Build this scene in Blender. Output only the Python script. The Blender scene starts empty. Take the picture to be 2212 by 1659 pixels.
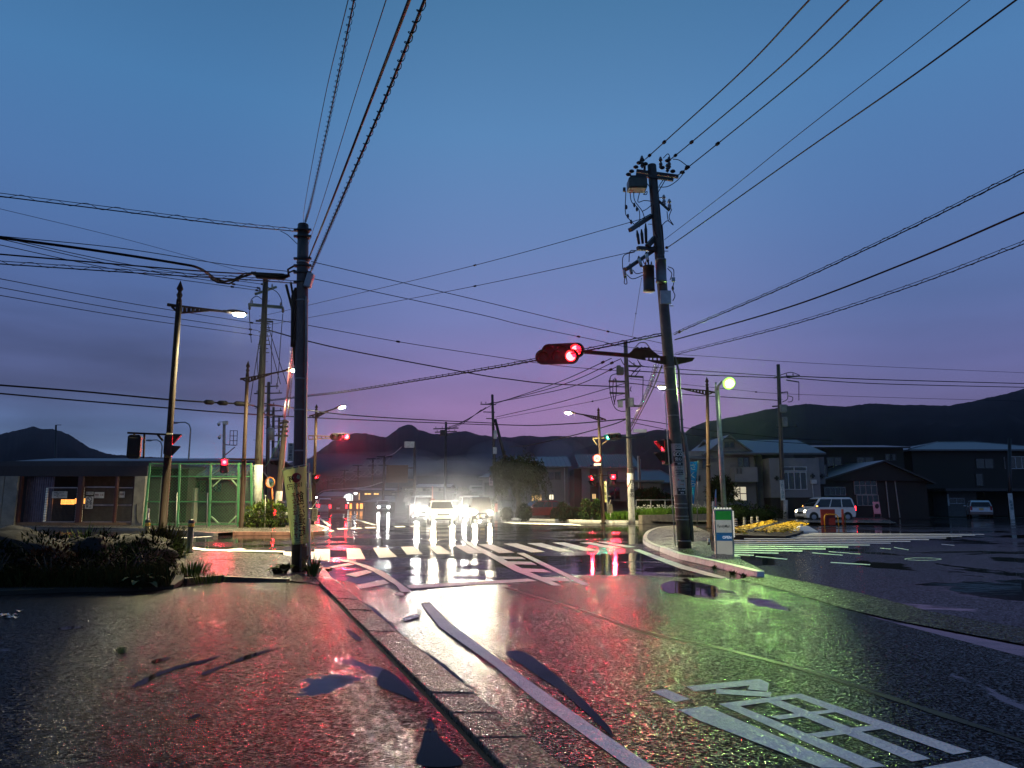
import bpy, bmesh, math, random
from mathutils import Vector, Matrix, noise
random.seed(7)
V = Vector
R = math.radians
SC = bpy.context.scene
COL = SC.collection
# ------------------------------------------------------------------ camera
F, H = 1600.0, 1.55                       # focal length in px of a 2212 px wide picture, eye height in m
PITCH = math.atan(250.5 / F)
cam = bpy.data.objects.new('camera', bpy.data.cameras.new('camera'))
COL.objects.link(cam)
cam.location = (0, 0, H)
cam.rotation_euler = (math.pi / 2 + PITCH, 0, 0)
cam.data.sensor_width = 36
cam.data.lens = 36 * F / 2212
cam.data.clip_start = 0.05
cam.data.clip_end = 9000
SC.camera = cam
# ------------------------------------------------------------------ view
SC.view_settings.view_transform = 'Standard'
SC.view_settings.look = 'None'
SC.view_settings.exposure = 0
SC.view_settings.gamma = 1
SC.cycles.max_bounces = 6
SC.cycles.transparent_max_bounces = 12
SC.cycles.caustics_reflective = False
SC.cycles.caustics_refractive = False
SC.cycles.sample_clamp_indirect = 6
SC.cycles.volume_bounces = 0
# ------------------------------------------------------------------ dusk sky
W = bpy.data.worlds.new('World'); SC.world = W; W.use_nodes = True
def sky():
    nt = W.node_tree; N = nt.nodes; L = nt.links; N.clear()
    def m(op, a, b=None, c=None, clamp=False):
        n = N.new('ShaderNodeMath'); n.operation = op; n.use_clamp = clamp
        for i, v in enumerate((a, b, c)):
            if v is None: continue
            if isinstance(v, (int, float)): n.inputs[i].default_value = v
            else: L.new(v, n.inputs[i])
        return n.outputs[0]
    tc = N.new('ShaderNodeTexCoord'); sx = N.new('ShaderNodeSeparateXYZ')
    L.new(tc.outputs['Generated'], sx.inputs[0])
    x, y, z = sx.outputs
    def ramp(stops):
        r = N.new('ShaderNodeValToRGB'); e = r.color_ramp.elements
        while len(e) < len(stops): e.new(0.5)
        for k, (p, c) in enumerate(stops):
            e[k].position = p; e[k].color = (*c, 1)
        L.new(z, r.inputs[0]); return r.outputs[0]
    lin = lambda *c: tuple((v / 255 / 12.92 if v < 10 else ((v / 255 + .055) / 1.055) ** 2.4) for v in c)
    centre = ramp([(0, lin(112, 90, 136)), (.06, lin(136, 104, 152)), (.12, lin(138, 106, 156)), (.17, lin(121, 107, 159)), (.234, lin(103, 111, 163)), (.34, lin(88, 116, 165)), (.46, lin(75, 119, 165)), (.6, lin(58, 105, 146)), (1, lin(34, 66, 104))])
    left = ramp([(0, lin(80, 108, 152)), (.05, lin(98, 126, 168)), (.085, lin(78, 102, 146)), (.13, lin(66, 74, 112)), (.19, lin(68, 81, 125)), (.27, lin(69, 95, 146)), (.37, lin(65, 104, 154)), (.48, lin(59, 108, 155)), (.62, lin(48, 94, 135)), (1, lin(30, 60, 98))])
    right = ramp([(0, lin(90, 84, 124)), (.1, lin(99, 91, 138)), (.16, lin(87, 91, 141)), (.24, lin(76, 97, 147)), (.36, lin(70, 105, 155)), (.48, lin(65, 111, 159)), (.62, lin(51, 97, 140)), (1, lin(30, 60, 98))])
    h = m('SQRT', m('ADD', m('MULTIPLY', x, x), m('MULTIPLY', y, y)))
    az = m('DIVIDE', x, m('MAXIMUM', h, .001))               # sine of the azimuth
    fwd = m('GREATER_THAN', y, 0)
    def sm(v, a, b):
        n = N.new('ShaderNodeMapRange'); n.interpolation_type = 'SMOOTHSTEP'
        L.new(v, n.inputs[0]); n.inputs[1].default_value = a; n.inputs[2].default_value = b
        return n.outputs[0]
    wl = m('SUBTRACT', 1, sm(az, -.46, -.02)); wr = sm(az, .14, .5)
    back = sm(y, .3, -.3)
    def mix(a, b, f):
        n = N.new('ShaderNodeMix'); n.data_type = 'RGBA'
        L.new(f, n.inputs[0]); L.new(a, n.inputs[6]); L.new(b, n.inputs[7]); return n.outputs[2]
    c = mix(mix(centre, left, wl), right, wr)
    c = mix(c, left, back)
    # thin stratus low in the sky
    mp = N.new('ShaderNodeMapping'); mp.inputs['Scale'].default_value = (2.6, 2.6, 15)
    L.new(tc.outputs['Generated'], mp.inputs[0])
    nz = N.new('ShaderNodeTexNoise'); nz.inputs['Scale'].default_value = 1.5; nz.inputs['Detail'].default_value = 4; nz.inputs['Roughness'].default_value = .5
    L.new(mp.outputs[0], nz.inputs[0])
    low = m('MULTIPLY', sm(z, .36, .06), m('ADD', .4, m('MULTIPLY', wl, .7)))
    cl = m('ADD', m('MULTIPLY', m('MULTIPLY', m('SUBTRACT', nz.outputs[0], .5), low), 1.5), 1)
    vm = N.new('ShaderNodeVectorMath'); vm.operation = 'SCALE'
    L.new(c, vm.inputs[0]); L.new(cl, vm.inputs['Scale'])
    hs = N.new('ShaderNodeHueSaturation'); hs.inputs['Saturation'].default_value = .97; L.new(vm.outputs[0], hs.inputs['Color'])
    bg = N.new('ShaderNodeBackground'); L.new(hs.outputs[0], bg.inputs[0]); bg.inputs[1].default_value = SKY
    ns = N.new('ShaderNodeTexSky'); ns.sky_type = 'NISHITA'; ns.sun_disc = False
    ns.sun_elevation = R(-3); ns.sun_rotation = R(8); ns.altitude = 800
    b2 = N.new('ShaderNodeBackground'); L.new(ns.outputs[0], b2.inputs[0]); b2.inputs[1].default_value = .05
    ad = N.new('ShaderNodeAddShader'); L.new(bg.outputs[0], ad.inputs[0]); L.new(b2.outputs[0], ad.inputs[1])
    out = N.new('ShaderNodeOutputWorld'); L.new(ad.outputs[0], out.inputs[0])
SKY = 1.27
sky()
# lamp strengths, kept together for tuning
LAMP_LENS, LAMP_SPOT, FLOOD_LENS, FLOOD_SPOT = 1600, 8000, 60, 4200
RED_LENS, RED_SPOT, HEAD_LENS, HEAD_SPOT = 16, 2100, 560, 240
HAZE = .00017

# ------------------------------------------------------------------ pixel helpers (px of a 2212 x 1659 picture)
cs, sn = math.cos(PITCH), math.sin(PITCH)
def ray(px, py):
    a, u = (px - 1106) / F, (829.5 - py) / F
    return V((a, cs - sn * u, sn + cs * u))
def G(px, py=None, z=0.0):                 # point on the ground seen at a pixel
    if py is None: px, py = px
    v = ray(px, py); t = (z - H) / v.z
    return V((v.x * t, v.y * t, z))
def at(px, py, Y):                         # point at distance Y seen at a pixel
    v = ray(px, py); t = Y / v.y
    return V((v.x * t, Y, H + v.z * t))
def zr(x0, y0, f): return lambda x, y: ((x0 + x / f) / 1.85172, (y0 + y / f) / 1.85172)
Z1, Z3, Z4 = zr(0, 1500, 1.58), zr(1000, 1500, 1.843), zr(1900, 1500, 1.843)
ZA, Z5, Z6, Z7, Z8 = zr(900, 800, 2.074), zr(2400, 550, 2.37), zr(2700, 1400, 1.5845), zr(2050, 1300, 2.6024), zr(2500, 2500, 1.386)
B1, B2, B3, B4, B5, B6, B7 = zr(0, 700, 1.7696), zr(1150, 1750, 4.0218), zr(2550, 1700, 2.5517), zr(1200, 2150, 1.7992), zr(0, 2300, 1.7015), zr(2900, 2000, 1.8495), zr(1600, 1900, 4.424)
C1, C2, C3, C5 = zr(0, 1900, 3.16), zr(950, 1000, 1.843), zr(1130, 1850, 4.74), zr(2700, 1700, 3.16)
# ------------------------------------------------------------------ materials
MATS = {}
def pm(name, col, rough=.5, metal=0.0, var=.25, scale=4.0, bump=0.0, bscale=40.0, coat=0.0, emit=None, es=0.0, spec=.5, col2=None):
    if name in MATS: return MATS[name]
    mt = bpy.data.materials.new(name); mt.use_nodes = True
    nt = mt.node_tree; N = nt.nodes; L = nt.links; b = N['Principled BSDF']
    g = N.new('ShaderNodeNewGeometry')
    nz = N.new('ShaderNodeTexNoise'); nz.inputs['Scale'].default_value = scale; nz.inputs['Detail'].default_value = 5; nz.inputs['Roughness'].default_value = .65
    L.new(g.outputs['Position'], nz.inputs['Vector'])
    r = N.new('ShaderNodeValToRGB')
    lo = col2 or tuple(c * (1 - var) for c in col); hi = col if col2 else tuple(min(1, c * (1 + var)) for c in col)
    r.color_ramp.elements[0].position = .32; r.color_ramp.elements[1].position = .68
    r.color_ramp.elements[0].color = (*lo, 1); r.color_ramp.elements[1].color = (*hi, 1)
    L.new(nz.outputs[0], r.inputs[0]); L.new(r.outputs[0], b.inputs['Base Color'])
    mr = N.new('ShaderNodeMapRange'); mr.inputs[3].default_value = max(0.02, rough * .8); mr.inputs[4].default_value = min(1, rough * 1.2)
    L.new(nz.outputs[0], mr.inputs[0]); L.new(mr.outputs[0], b.inputs['Roughness'])
    b.inputs['Metallic'].default_value = metal; b.inputs['Coat Weight'].default_value = coat
    b.inputs['Specular IOR Level'].default_value = spec
    if bump:
        n2 = N.new('ShaderNodeTexNoise'); n2.inputs['Scale'].default_value = bscale; n2.inputs['Detail'].default_value = 4
        L.new(g.outputs['Position'], n2.inputs['Vector'])
        bp = N.new('ShaderNodeBump'); bp.inputs['Strength'].default_value = bump; bp.inputs['Distance'].default_value = .02
        L.new(n2.outputs[0], bp.inputs['Height']); L.new(bp.outputs[0], b.inputs['Normal'])
    if emit:
        b.inputs['Emission Color'].default_value = (*emit, 1); b.inputs['Emission Strength'].default_value = es
    MATS[name] = mt; return mt
def asphalt(name, col, grain, bump, rough, pud=.5, pscale=.35, aniso=(1, 1, 1), prough=.03, rip=.002, smax=1.0):
    """wet asphalt: stone grain, with pools of standing water where the surface dips"""
    mt = bpy.data.materials.new(name); mt.use_nodes = True
    nt = mt.node_tree; N = nt.nodes; L = nt.links; b = N['Principled BSDF']
    g = N.new('ShaderNodeNewGeometry'); P = g.outputs['Position']
    vo = N.new('ShaderNodeTexVoronoi'); vo.inputs['Scale'].default_value = grain; L.new(P, vo.inputs['Vector'])
    n1 = N.new('ShaderNodeTexNoise'); n1.inputs['Scale'].default_value = grain * .45; n1.inputs['Detail'].default_value = 3; L.new(P, n1.inputs['Vector'])
    mx = N.new('ShaderNodeMath'); mx.operation = 'MULTIPLY_ADD'; L.new(n1.outputs[0], mx.inputs[0]); mx.inputs[1].default_value = 1.2
    L.new(vo.outputs['Distance'], mx.inputs[2])
    mp = N.new('ShaderNodeMapping'); mp.inputs['Scale'].default_value = aniso; mp.inputs['Rotation'].default_value = (0, 0, R(14)); L.new(P, mp.inputs[0])
    n3 = N.new('ShaderNodeTexNoise'); n3.inputs['Scale'].default_value = pscale; n3.inputs['Detail'].default_value = 6; n3.inputs['Roughness'].default_value = .6; n3.inputs['Distortion'].default_value = .6
    L.new(mp.outputs[0], n3.inputs['Vector'])
    rp = N.new('ShaderNodeMapRange'); rp.interpolation_type = 'SMOOTHSTEP'
    L.new(n3.outputs[0], rp.inputs[0]); rp.inputs[1].default_value = pud; rp.inputs[2].default_value = pud + .035
    dry = N.new('ShaderNodeMath'); dry.operation = 'SUBTRACT'; dry.inputs[0].default_value = 1; L.new(rp.outputs[0], dry.inputs[1])
    bp = N.new('ShaderNodeBump'); bp.inputs['Distance'].default_value = .012
    sm = N.new('ShaderNodeMath'); sm.operation = 'MULTIPLY_ADD'; L.new(dry.outputs[0], sm.inputs[0]); sm.inputs[1].default_value = bump; sm.inputs[2].default_value = .0
    L.new(sm.outputs[0], bp.inputs['Strength']); L.new(mx.outputs[0], bp.inputs['Height'])
    # slow ripples on the water
    nr = N.new('ShaderNodeTexNoise'); nr.inputs['Scale'].default_value = 2.2; nr.inputs['Detail'].default_value = 2; L.new(P, nr.inputs['Vector'])
    b2 = N.new('ShaderNodeBump'); b2.inputs['Distance'].default_value = .02; L.new(rp.outputs[0], b2.inputs['Strength']); b2.inputs['Distance'].default_value = rip; L.new(nr.outputs[0], b2.inputs['Height'])
    L.new(b2.outputs[0], bp.inputs['Normal'])
    L.new(bp.outputs[0], b.inputs['Normal'])
    rr = N.new('ShaderNodeMapRange'); L.new(dry.outputs[0], rr.inputs[0]); rr.inputs[3].default_value = prough; rr.inputs[4].default_value = rough
    st = N.new('ShaderNodeSeparateColor'); L.new(vo.outputs['Color'], st.inputs[0])
    rs = N.new('ShaderNodeMapRange'); L.new(st.outputs[0], rs.inputs[0]); rs.inputs[3].default_value = rough * .6; rs.inputs[4].default_value = rough * 1.5
    L.new(rs.outputs[0], rr.inputs[4])
    L.new(rr.outputs[0], b.inputs['Roughness'])
    cr = N.new('ShaderNodeValToRGB'); cr.color_ramp.elements[0].position = .3; cr.color_ramp.elements[1].position = .75
    cr.color_ramp.elements[0].color = (*[c * .55 for c in col], 1); cr.color_ramp.elements[1].color = (*[c * 1.5 for c in col], 1)
    n4 = N.new('ShaderNodeTexNoise'); n4.inputs['Scale'].default_value = 1.1; n4.inputs['Detail'].default_value = 8; n4.inputs['Roughness'].default_value = .7; L.new(P, n4.inputs['Vector'])
    ts = N.new('ShaderNodeMath'); ts.operation = 'MULTIPLY_ADD'; L.new(st.outputs[1], ts.inputs[0]); ts.inputs[1].default_value = .35; L.new(n4.outputs[0], ts.inputs[2])
    t2 = N.new('ShaderNodeMath'); t2.operation = 'SUBTRACT'; L.new(ts.outputs[0], t2.inputs[0]); t2.inputs[1].default_value = .17
    L.new(t2.outputs[0], cr.inputs[0]); L.new(cr.outputs[0], b.inputs['Base Color'])
    sl = N.new('ShaderNodeMapRange'); sl.interpolation_type = 'SMOOTHSTEP'; L.new(st.outputs[2], sl.inputs[0]); sl.inputs[1].default_value = .38; sl.inputs[2].default_value = .85; sl.inputs[3].default_value = .03; sl.inputs[4].default_value = smax
    n6 = N.new('ShaderNodeTexNoise'); n6.inputs['Scale'].default_value = grain * .42; n6.inputs['Detail'].default_value = 2; L.new(P, n6.inputs['Vector'])
    s6 = N.new('ShaderNodeMapRange'); s6.interpolation_type = 'SMOOTHSTEP'; L.new(n6.outputs[0], s6.inputs[0]); s6.inputs[1].default_value = .40; s6.inputs[2].default_value = .62; s6.inputs[3].default_value = .12; s6.inputs[4].default_value = 1.0
    m6 = N.new('ShaderNodeMath'); m6.operation = 'MULTIPLY'; L.new(sl.outputs[0], m6.inputs[0]); L.new(s6.outputs[0], m6.inputs[1])
    m7 = N.new('ShaderNodeMix'); m7.data_type = 'FLOAT'; L.new(rp.outputs[0], m7.inputs[0]); L.new(m6.outputs[0], m7.inputs[2]); m7.inputs[3].default_value = .22
    L.new(m7.outputs[0], b.inputs['Specular IOR Level'])
    b.inputs['IOR'].default_value = 1.35
    MATS[name] = mt; return mt
def glow(name, col, s):
    if name in MATS: return MATS[name]
    mt = bpy.data.materials.new(name); mt.use_nodes = True
    nt = mt.node_tree; N = nt.nodes; b = N['Principled BSDF']
    b.inputs['Base Color'].default_value = (*[min(.8, c * .6) for c in col], 1); b.inputs['Roughness'].default_value = .2
    b.inputs['Emission Color'].default_value = (*col, 1); b.inputs['Emission Strength'].default_value = s
    MATS[name] = mt; return mt
def cloth_mat(name, col):
    mt = pm(name, col, .8, var=.12, scale=3); N = mt.node_tree.nodes; L = mt.node_tree.links; b = N['Principled BSDF']
    if 'Translucent BSDF' not in N:
        t = N.new('ShaderNodeBsdfTranslucent'); t.inputs[0].default_value = (*[min(1, c * 1.25) for c in col], 1); mx = N.new('ShaderNodeMixShader'); mx.inputs[0].default_value = .68
        L.new(b.outputs[0], mx.inputs[1]); L.new(t.outputs[0], mx.inputs[2]); L.new(mx.outputs[0], N['Material Output'].inputs[0])
    return mt
BLACK = pm('black_rubber', (.012, .012, .013), .45)
DARKST = pm('dark_brown_steel', (.020, .011, .007), .7, .0, spec=.12)
CONC = pm('wet_concrete', (.16, .15, .135), .35, bump=.3)
POLE = pm('weathered_pole_concrete', (.05, .042, .038), .42, var=.5, scale=3, bump=.15)
STEEL = pm('galvanised_steel', (.25, .25, .25), .4, .6)
WHITE = pm('white_paint', (.72, .72, .7), .4, var=.1)
GLASSD = pm('dark_window_glass', (.012, .014, .018), .06, spec=.6)
CABLE = pm('cable_sheath', (.005, .005, .006), .6, spec=.12)
# ------------------------------------------------------------------ mesh builder
class MB:
    def __init__(s): s.v = []; s.f = []; s.sm = []
    def add(s, vs, fs, smooth=False):
        o = len(s.v); s.v += [V(v) for v in vs]
        for f in fs: s.f.append([i + o for i in f]); s.sm.append(smooth)
        return s
    def box(s, c, d, M=None):
        c = V(c); x, y, z = [k / 2 for k in d]
        vs = [V((i * x, j * y, k * z)) for k in (-1, 1) for j in (-1, 1) for i in (-1, 1)]
        if M is not None: vs = [M @ v for v in vs]
        return s.add([v + c for v in vs], [(0, 2, 3, 1), (4, 5, 7, 6), (0, 1, 5, 4), (2, 6, 7, 3), (0, 4, 6, 2), (1, 3, 7, 5)])
    def beam(s, a, b, w, h=None, up=(0, 0, 1)):
        a, b = V(a), V(b); d = b - a; l = d.length
        if l < 1e-6: return s
        d.normalize(); up = V(up)
        if abs(d.dot(up)) > .98: up = V((0, 1, 0))
        r = d.cross(up).normalized(); u = r.cross(d); h = h or w
        vs = [p + r * (i * w / 2) + u * (j * h / 2) for p in (a, b) for j in (-1, 1) for i in (-1, 1)]
        return s.add(vs, [(0, 2, 3, 1), (4, 5, 7, 6), (0, 1, 5, 4), (2, 6, 7, 3), (0, 4, 6, 2), (1, 3, 7, 5)])
    def cyl(s, a, b, r0, r1=None, n=12, caps=True):
        return s.tube([a, b], [r0, r0 if r1 is None else r1], n, caps)
    def tube(s, pts, r, n=8, caps=True):
        pts = [V(p) for p in pts]; k = len(pts)
        if not isinstance(r, (list, tuple)): r = [r] * k
        o = len(s.v); px = None
        for i, p in enumerate(pts):
            d = (pts[min(i + 1, k - 1)] - pts[max(i - 1, 0)])
            if d.length < 1e-9: d = V((0, 0, 1))
            d.normalize()
            if px is None:
                t = V((0, 0, 1)) if abs(d.z) < .9 else V((1, 0, 0)); px = d.cross(t).normalized()
            else:
                px = (px - d * px.dot(d))
                px = px.normalized() if px.length > 1e-6 else d.orthogonal().normalized()
            q = d.cross(px)
            for j in range(n):
                a = 2 * math.pi * j / n
                s.v.append(p + (px * math.cos(a) + q * math.sin(a)) * r[i])
        for i in range(k - 1):
            for j in range(n):
                s.f.append([o + i * n + j, o + i * n + (j + 1) % n, o + (i + 1) * n + (j + 1) % n, o + (i + 1) * n + j]); s.sm.append(True)
        if caps:
            s.f.append([o + j for j in range(n)][::-1]); s.sm.append(False)
            s.f.append([o + (k - 1) * n + j for j in range(n)]); s.sm.append(False)
        return s
    def lathe(s, c, prof, n=16):                 # prof: (radius, height)
        c = V(c); return s.tube([c + V((0, 0, h)) for r, h in prof], [max(r, .0005) for r, h in prof], n)
    def prism(s, poly, M, d):                     # 2-d polygon extruded by d along M's z
        n = len(poly)
        vs = [M @ V((x, y, 0)) for x, y in poly] + [M @ V((x, y, d)) for x, y in poly]
        return s.add(vs, [list(range(n))[::-1], list(range(n, 2 * n))] + [(i, (i + 1) % n, n + (i + 1) % n, n + i) for i in range(n)])
    def quad(s, a, b, c, d): return s.add([a, b, c, d], [(0, 1, 2, 3)])
    def poly(s, pts): return s.add(pts, [list(range(len(pts)))])
    def ball(s, c, r, n=10, m=7, M=None):
        c = V(c); rx, ry, rz = r if isinstance(r, (tuple, list)) else (r, r, r); o = len(s.v)
        vs = []
        for i in range(m + 1):
            t = math.pi * i / m
            for j in range(n):
                a = 2 * math.pi * j / n
                p = V((rx * math.sin(t) * math.cos(a), ry * math.sin(t) * math.sin(a), rz * math.cos(t)))
                vs.append((M @ p if M is not None else p) + c)
        fs = [(i * n + j, (i + 1) * n + j, (i + 1) * n + (j + 1) % n, i * n + (j + 1) % n) for i in range(m) for j in range(n)]
        return s.add(vs, fs, True)
    def build(s, name, mat, parent=None, loc=None, bevel=0, rz=0.0):
        me = bpy.data.meshes.new(name)
        off = V(loc) if loc is not None else V((0, 0, 0))
        me.from_pydata([v - off for v in s.v], [], s.f)
        me.polygons.foreach_set('use_smooth', s.sm)
        me.materials.append(mat); me.update()
        o = bpy.data.objects.new(name, me); COL.objects.link(o)
        if parent: o.parent = parent
        elif loc is not None: o.location = off
        if bevel:
            b = o.modifiers.new('bevel', 'BEVEL'); b.width = bevel; b.segments = 2; b.limit_method = 'ANGLE'
        return o
def tag(o, label=None, cat=None, group=None, kind=None):
    if label: o['label'] = label
    if cat: o['category'] = cat
    if group: o['group'] = group
    if kind: o['kind'] = kind
    return o
def thing(name, label, cat, loc=(0, 0, 0), rz=0.0, group=None):
    o = bpy.data.objects.new(name, None); COL.objects.link(o); o.empty_display_size = .1
    o.location = loc; o.rotation_euler = (0, 0, rz)
    return tag(o, label, cat, group)
def struct(name, mb, mat): return tag(mb.build(name, mat), kind='structure')
def lamp(kind, root, loc, power, col, radius=.1, to=None, size=60, blend=.4):
    d = bpy.data.lights.new('lamp_light', kind); d.energy = power; d.color = col; d.shadow_soft_size = radius
    if kind == 'SPOT': d.spot_size = R(size); d.spot_blend = blend
    o = bpy.data.objects.new('lamp_light', d); COL.objects.link(o); o.parent = root; o.location = loc
    if to is not None: o.rotation_euler = V(to).to_track_quat('-Z', 'Y').to_euler()
    return o
def frame(o, x, y):                                # matrix with origin o, x right, y up, z out of the face
    x = V(x).normalized(); y = V(y).normalized(); z = x.cross(y)
    return Matrix(((x.x, y.x, z.x, o[0]), (x.y, y.y, z.y, o[1]), (x.z, y.z, z.z, o[2]), (0, 0, 0, 1)))
# ------------------------------------------------------------------ lettering
GLY = {}
def glyph(t):
    if t in GLY: return GLY[t]
    c = bpy.data.curves.new('lettering', 'FONT'); c.body = t; c.size = 1; c.align_x = 'CENTER'; c.align_y = 'CENTER'; c.resolution_u = 2; c.offset = .014
    o = bpy.data.objects.new('lettering', c); COL.objects.link(o)
    dg = bpy.context.evaluated_depsgraph_get(); e = o.evaluated_get(dg); me = e.to_mesh()
    r = ([(v.co.x, v.co.y) for v in me.vertices], [list(p.vertices) for p in me.polygons])
    e.to_mesh_clear(); bpy.data.objects.remove(o); bpy.data.curves.remove(c)
    GLY[t] = r; return r
def text(mb, t, M, size, sx=1.0, mirror=False, vertical=False, pitch=1.05, warp=None):
    if vertical:
        n = len(t)
        for i, ch in enumerate(t):
            text(mb, ch, M @ Matrix.Translation((0, ((n - 1) / 2 - i) * size * pitch, 0)), size, sx, mirror, warp=warp)
        return mb
    vs, fs = glyph(t); k = -1 if mirror else 1
    out = [M @ V((x * size * sx * k, y * size, 0)) for x, y in vs]
    return mb.add(out, fs)
# ------------------------------------------------------------------ splines for cables
def spline(pts, n=10):
    pts = [V(p) for p in pts]
    if len(pts) == 2: pts = [pts[0], (pts[0] + pts[1]) / 2, pts[1]]
    e = [pts[0] * 2 - pts[1]] + pts + [pts[-1] * 2 - pts[-2]]; out = []
    for i in range(1, len(e) - 2):
        a, b, c, d = e[i - 1:i + 3]
        for k in range(n):
            t = k / n
            out.append(.5 * ((2 * b) + (c - a) * t + (2 * a - 5 * b + 4 * c - d) * t * t + (3 * b - a - 3 * c + d) * t ** 3))
    return out + [pts[-1]]
# ================================================================== SETTING
ROAD = asphalt('wet_junction_asphalt', (.015, .015, .017), 48, .16, .15, pud=.46, pscale=.30, aniso=(.75, 1, 1), prough=.06, rip=.006)
NEAR = asphalt('wet_coarse_asphalt', (.014, .0135, .015), 56, .54, .16, pud=.585, pscale=.42, aniso=(1.5, .5, 1), prough=.03)
LOT = asphalt('wet_old_asphalt', (.012, .0115, .012), 58, .54, .17, pud=.60, pscale=.55, prough=.03, smax=.6)
PARK = asphalt('wet_parking_asphalt', (.011, .012, .016), 48, .10, .18, pud=.50, pscale=.22, prough=.04)
PAVE = asphalt('wet_pavement', (.11, .105, .09), 40, .25, .26, pud=.60, pscale=.9, prough=.08)
BLOCK = asphalt('wet_gutter_concrete', (.15, .125, .10), 46, .9, .34, pud=.72, pscale=1.2, smax=.95)
PAINT = asphalt('road_paint', (.56, .56, .55), 55, .30, .42, pud=.70, pscale=1.4, prough=.2, smax=.35)
PAINT.node_tree.nodes['Color Ramp'].color_ramp.elements[0].color = (.62, .62, .61, 1)
KERBW = pm('painted_kerb', (.78, .76, .70), .45, var=.12, scale=7, bump=.2)
SOIL = pm('soil', (.02, .018, .012), .8, bump=.5, bscale=8)
def sheet(name, pts, mat, z, cuts=0):
    return struct(name, MB().poly([V((p[0], p[1], z)) for p in pts]), mat)
struct('ground', MB().poly([(-1150, -100, -.05), (1150, -100, -.05), (1150, 1500, -.05), (-1150, 1500, -.05)]), pm('dark_field', (.02, .024, .014), .7, scale=.2, bump=.3, bscale=2))
# asphalt of the junction and the roads that leave it
vp = V((-.256, 1, 0)).normalized()           # direction of the far road
ax = V((vp.y, -vp.x, 0))
far0 = G(770, 1106)
sheet('road', [(-70, -9), (75, -9), (75, 66), (34, 66), (22, 60), far0 + ax * 12 + vp * 0, far0 + ax * 9 + vp * 620, far0 - ax * 7 + vp * 620, far0 - ax * 8, (-22, 46), (-28, 42), (-70, 45)], ROAD, 0)
# gutter line on the near left
gl = [G(*B4(*p)) for p in ((170, 370), (380, 600), (700, 900), (930, 1180), (1080, 1310), (1420, 1650))]
gr = [G(*B4(*p)) for p in ((250, 240), (430, 450), (620, 600), (860, 820), (1160, 1050), (1430, 1280), (1800, 1590))]
g0, g1 = gl[0], gl[-1]; gd = (g1 - g0).normalized()
gn = V((-gd.y, gd.x, 0));  gn = gn if gn.x > 0 else -gn
wid = sum((p - g0).dot(gn) for p in gr[1:]) / (len(gr) - 1)
def gp(s, o, z=0): p = g0 + gd * s + gn * o; return V((p.x, p.y, z))
# near carriageway with coarser new asphalt
sheet('near_road', [gp(-1.5, wid), gp(1.2, wid + 1.0), G(880, 1278), G(1120, 1256), G(1290, 1243), G(1560, 1250), G(1634, 1254), G(1900, 1338), G(2212, 1420), V((12, 4, 0)), V((12, -8, 0)), gp(26, wid)], NEAR, .004)
# near left lot
sheet('lot', [gp(-.5, -.06), gp(26, -.06), V((-26, -8, 0)), V((-26, 13.4, 0)), G(-20, 1283), G(220, 1281), G(330, 1280), G(480, 1262), G(625, 1262)], LOT, .030)
# pavement on the left corner
sheet('pavement', [(-26, 27), G(-60, 1178), G(300, 1180), G(405, 1192), G(600, 1199), G(690, 1216), gp(-1.2, .3), gp(-.5, -.06), G(625, 1258), G(480, 1252), G(300, 1240), (-26, 17)], PAVE, .034)
# gutter blocks
m = MB()
for i in range(-3, 36):
    a, b = i * .6 + random.uniform(-.004, .004), i * .6 + .585
    h = .038 + random.uniform(-.008, .008); t = random.uniform(-.006, .006)
    m.add([gp(a, 0, -.04), gp(b, 0, -.04), gp(b, wid, -.04), gp(a, wid, -.04), gp(a, .0, h + .012), gp(b, .0, h + .012 + t), gp(b, wid, h - .02 + t), gp(a, wid, h - .02)],
          [(3, 2, 1, 0), (4, 5, 6, 7), (0, 1, 5, 4), (1, 2, 6, 5), (2, 3, 7, 6), (3, 0, 4, 7)])
o = struct('gutter', m, BLOCK); b = o.modifiers.new('bevel', 'BEVEL'); b.width = .012; b.segments = 2
struct('gutter_channel', MB().quad(gp(-2, -.07, .006), gp(26, -.07, .006), gp(26, .002, .006), gp(-2, .002, .006)), SOIL)
struct('gutter_grate', MB().box(G(*B4(150, 232)) + V((0, 0, .022)), (.45, .3, .03)), pm('rusty_iron', (.06, .03, .018), .5, .5))
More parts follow.
